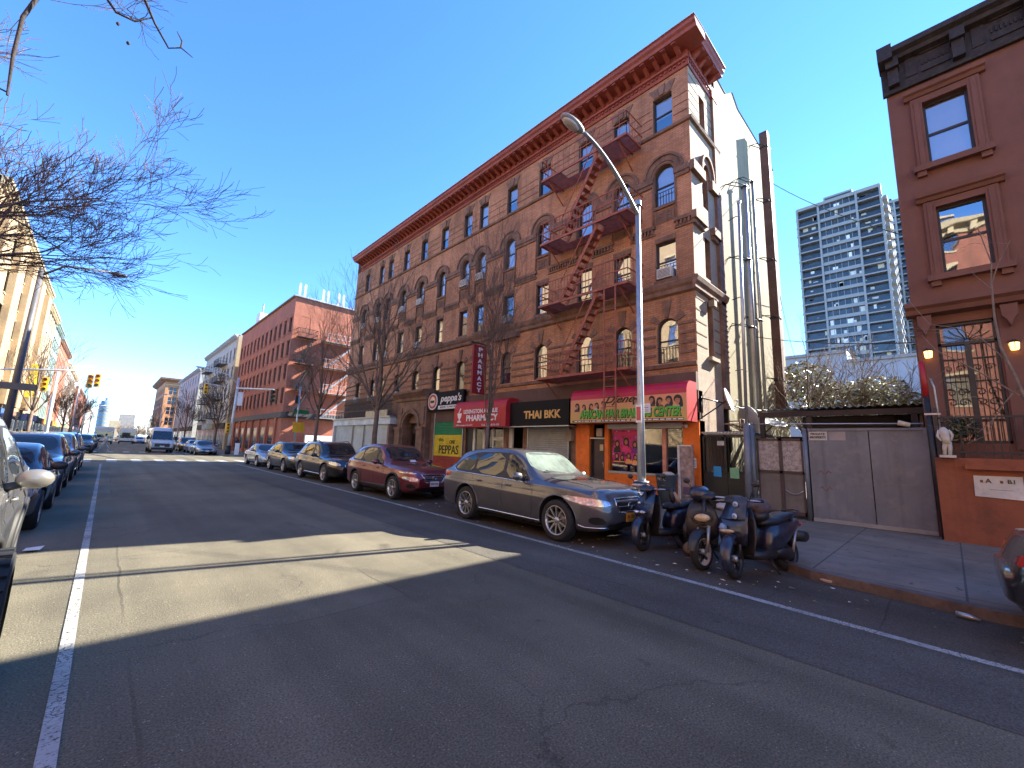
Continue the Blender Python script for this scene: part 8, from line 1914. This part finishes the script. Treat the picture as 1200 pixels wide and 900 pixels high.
    if kind == 0:
        for s in (-1, 1): mb.ell((.60, s * .075, .64), (.05, .07, .035), M['lamp_clear'], 12, 8)
        mb.ell((.585, 0, .80), (.03, .025, .02), M['letter_white'], 8, 6)
    elif kind == 1: mb.ell((.535, 0, .735), (.045, .115, .062), M['lamp_yellowed'], 20, 10)
    else: mb.ell((.63, 0, .62), (.03, .12, .03), M['lamp_yellowed'], 14, 8)
    mb.build('headlight', t, local=True)
    if kind == 1:
        mb = MB(); rows = [[(.525 + d_, .145 * math.cos(2 * PI * k / 24) * q, .735 + .088 * math.sin(2 * PI * k / 24) * q) for k in range(24)] for d_, q in ((-.04, 1.1), (.025, 1.0), (.02, .86))]; mb.grid(rows, K, True, True); mb.build('headlight_surround', t, local=True)
        mb = MB(); ring_loft(mb, [(bx_ - .10, bz + .02, .08, .05, 0), (bx_ - .02, bz + .06, .13, .10, 0), (bx_ + .08, bz + .02, .10, .07, 0)], M['navy']); mb.build('bar_cover', t, local=True)
        mb = MB(); mb.ell((.2, -.24, .48), (.10, .05, .13), K, 12, 8); mb.build('saddle_bag', t, local=True)
    if kind == 0:
        mb = MB(); mb.ell((bx_ + .02, -.28, bz + .08), (.13, .12, .05), pm('pale_hand_cover', (.5, .48, .44), .6), 12, 8); mb.ell((bx_ + .02, -.28, bz + .10), (.11, .11, .05), K, 12, 8); mb.build('hand_cover', t, local=True)
        mb = MB(); mb.tube([(.02, .26, .98), (-.06, .27, .85), (-.12, .25, .78)], [.035, .05, .035], pm('tan_strap', (.5, .33, .2), .7), 8); mb.ell((.02, .24, .92), (.07, .05, .14), K, 10, 8); mb.build('glove', t, local=True)
    if kind == 2:
        mb = MB(); rows = [[(.34 + .14 * (1 - q) + (.02 * math.cos(a * PI)), .22 * a * (1 - .25 * q), .88 + .26 * q) for a in (-1, -.6, -.2, .2, .6, 1)] for q in (0, .5, 1)]; rows = [[(.52 - .16 * q - .05 * abs(a), .20 * a * (1 - .2 * q), .78 + .30 * q) for a in (-1, -.66, -.33, 0, .33, .66, 1)] for q in (0, .33, .66, 1)]
        mb.grid(rows, M['navy'], True); mb.grid([[(x - .015, y, z) for x, y, z in rw] for rw in rows], M['navy'], True); mb.build('windshield', t, local=True)
        mb = MB()
        for cy, cz, cx in ((.04, .98, .422), (.06, .82, .50)):
            mb.lathe((cx + .012, cy, cz), [(.0, .004), (.036, .004), (.04, -.01)], M['sticker'], 18, 'x'); mb.lathe((cx + .018, cy, cz), [(.0, .0), (.018, .0)], pm('sticker_core', (.15, .25, .5), .5), 12, 'x')
        mb.ell((.55, -.12, .66), (.04, .06, .05), pm('blue_rag', (.2, .32, .5), .8), 8, 6, jit=.2); mb.build('sticker', t, local=True)
        mb = MB(); mb.ell((-.12, 0, .92), (.17, .16, .14), pm('brown_padded_cover', (.10, .07, .07), .6, var=.5, vs=9), 14, 9, jit=.06); mb.ell((-.10, 0, .80), (.15, .14, .10), K, 12, 8); mb.build('seat_cover', t, local=True)
        mb = MB(); ring_loft(mb, [(-.75, .50, .12, .07, 0), (-.95, .48, .13, .08, 0), (-1.05, .48, .1, .06, 0)], K, pw=4); mb.build('rear_fender', t, local=True)
    return t
M['tape_white'] = pm('white_rim_tape', (.6, .58, .55), .5, dirt=(.3, .28, .25)); M['sticker'] = pm('round_sticker', (.45, .55, .68), .4)
scooter((7.50, 3.66), math.radians(162), 0.08, 'dark navy scooter with pale hand cover nearest the grey crossover', 0, .35, M['navy'])
scooter((7.13, 2.85), math.radians(204), 0.06, 'black scooter with yellowed oval headlamp between the other two', 1, -.55, M['matt_black'])
scooter((7.06, 2.02), math.radians(161), 0.10, 'navy scooter with round stickers on its windshield nearest the gates', 2, .3, M['navy'])
# ------------------------------------------------------------------ camera, sun, sky
cd = bpy.data.cameras.new('camera'); cam = bpy.data.objects.new('camera', cd); COL.objects.link(cam); scene.camera = cam
cd.sensor_width = 36; cd.lens = 36 * 488.73 / 1200; cd.clip_end = 5000; cd.clip_start = 0.05
yaw, pitch, roll = [math.radians(a) for a in (43.741, 8.91, 2.041)]
f = Vector((math.sin(yaw) * math.cos(pitch), math.cos(yaw) * math.cos(pitch), math.sin(pitch)))
r = f.cross(Vector((0, 0, 1))).normalized(); u = r.cross(f)
r2 = r * math.cos(roll) + u * math.sin(roll); u2 = -r * math.sin(roll) + u * math.cos(roll)
cam.matrix_world = Matrix(((r2.x, u2.x, -f.x, 0), (r2.y, u2.y, -f.y, 0), (r2.z, u2.z, -f.z, 1.65), (0, 0, 0, 1)))
sd = Vector((1.5, -0.40, 1.0)).normalized()
el = math.asin(sd.z); az = math.atan2(sd.x, sd.y)
sl = bpy.data.lights.new('sun', 'SUN'); sl.energy = 5.0; sl.angle = math.radians(0.5); sl.color = (1.0, 0.93, 0.80)
so_ = bpy.data.objects.new('sun', sl); COL.objects.link(so_); so_.rotation_euler = (-sd).to_track_quat('-Z', 'Y').to_euler(); so_.location = (40, -20, 60)
w = bpy.data.worlds.new('World'); scene.world = w; w.use_nodes = True; nt = w.node_tree; nt.nodes.clear()
sky = nt.nodes.new('ShaderNodeTexSky'); sky.sky_type = 'NISHITA'; sky.sun_disc = False; sky.sun_elevation = el; sky.sun_rotation = az
sky.air_density = 0.9; sky.dust_density = 0.0; sky.ozone_density = 5.0; sky.altitude = 1500
bg = nt.nodes.new('ShaderNodeBackground'); bg.inputs[1].default_value = 0.142; out = nt.nodes.new('ShaderNodeOutputWorld')
hs_ = nt.nodes.new('ShaderNodeHueSaturation'); hs_.inputs['Saturation'].default_value = 1.14; hs_.inputs['Value'].default_value = 1.0; hs_.inputs['Hue'].default_value = 0.505
nt.links.new(sky.outputs[0], hs_.inputs['Color']); nt.links.new(hs_.outputs[0], bg.inputs[0]); nt.links.new(bg.outputs[0], out.inputs[0])
vs = scene.view_settings; vs.view_transform = 'Standard'; vs.look = 'None'; vs.gamma = 1; vs.use_curve_mapping = False; vs.exposure = 2.14
scene.cycles.max_bounces = 7; scene.cycles.diffuse_bounces = 4; scene.cycles.glossy_bounces = 3; scene.cycles.transparent_max_bounces = 12
scene.cycles.caustics_reflective = False; scene.cycles.caustics_refractive = False
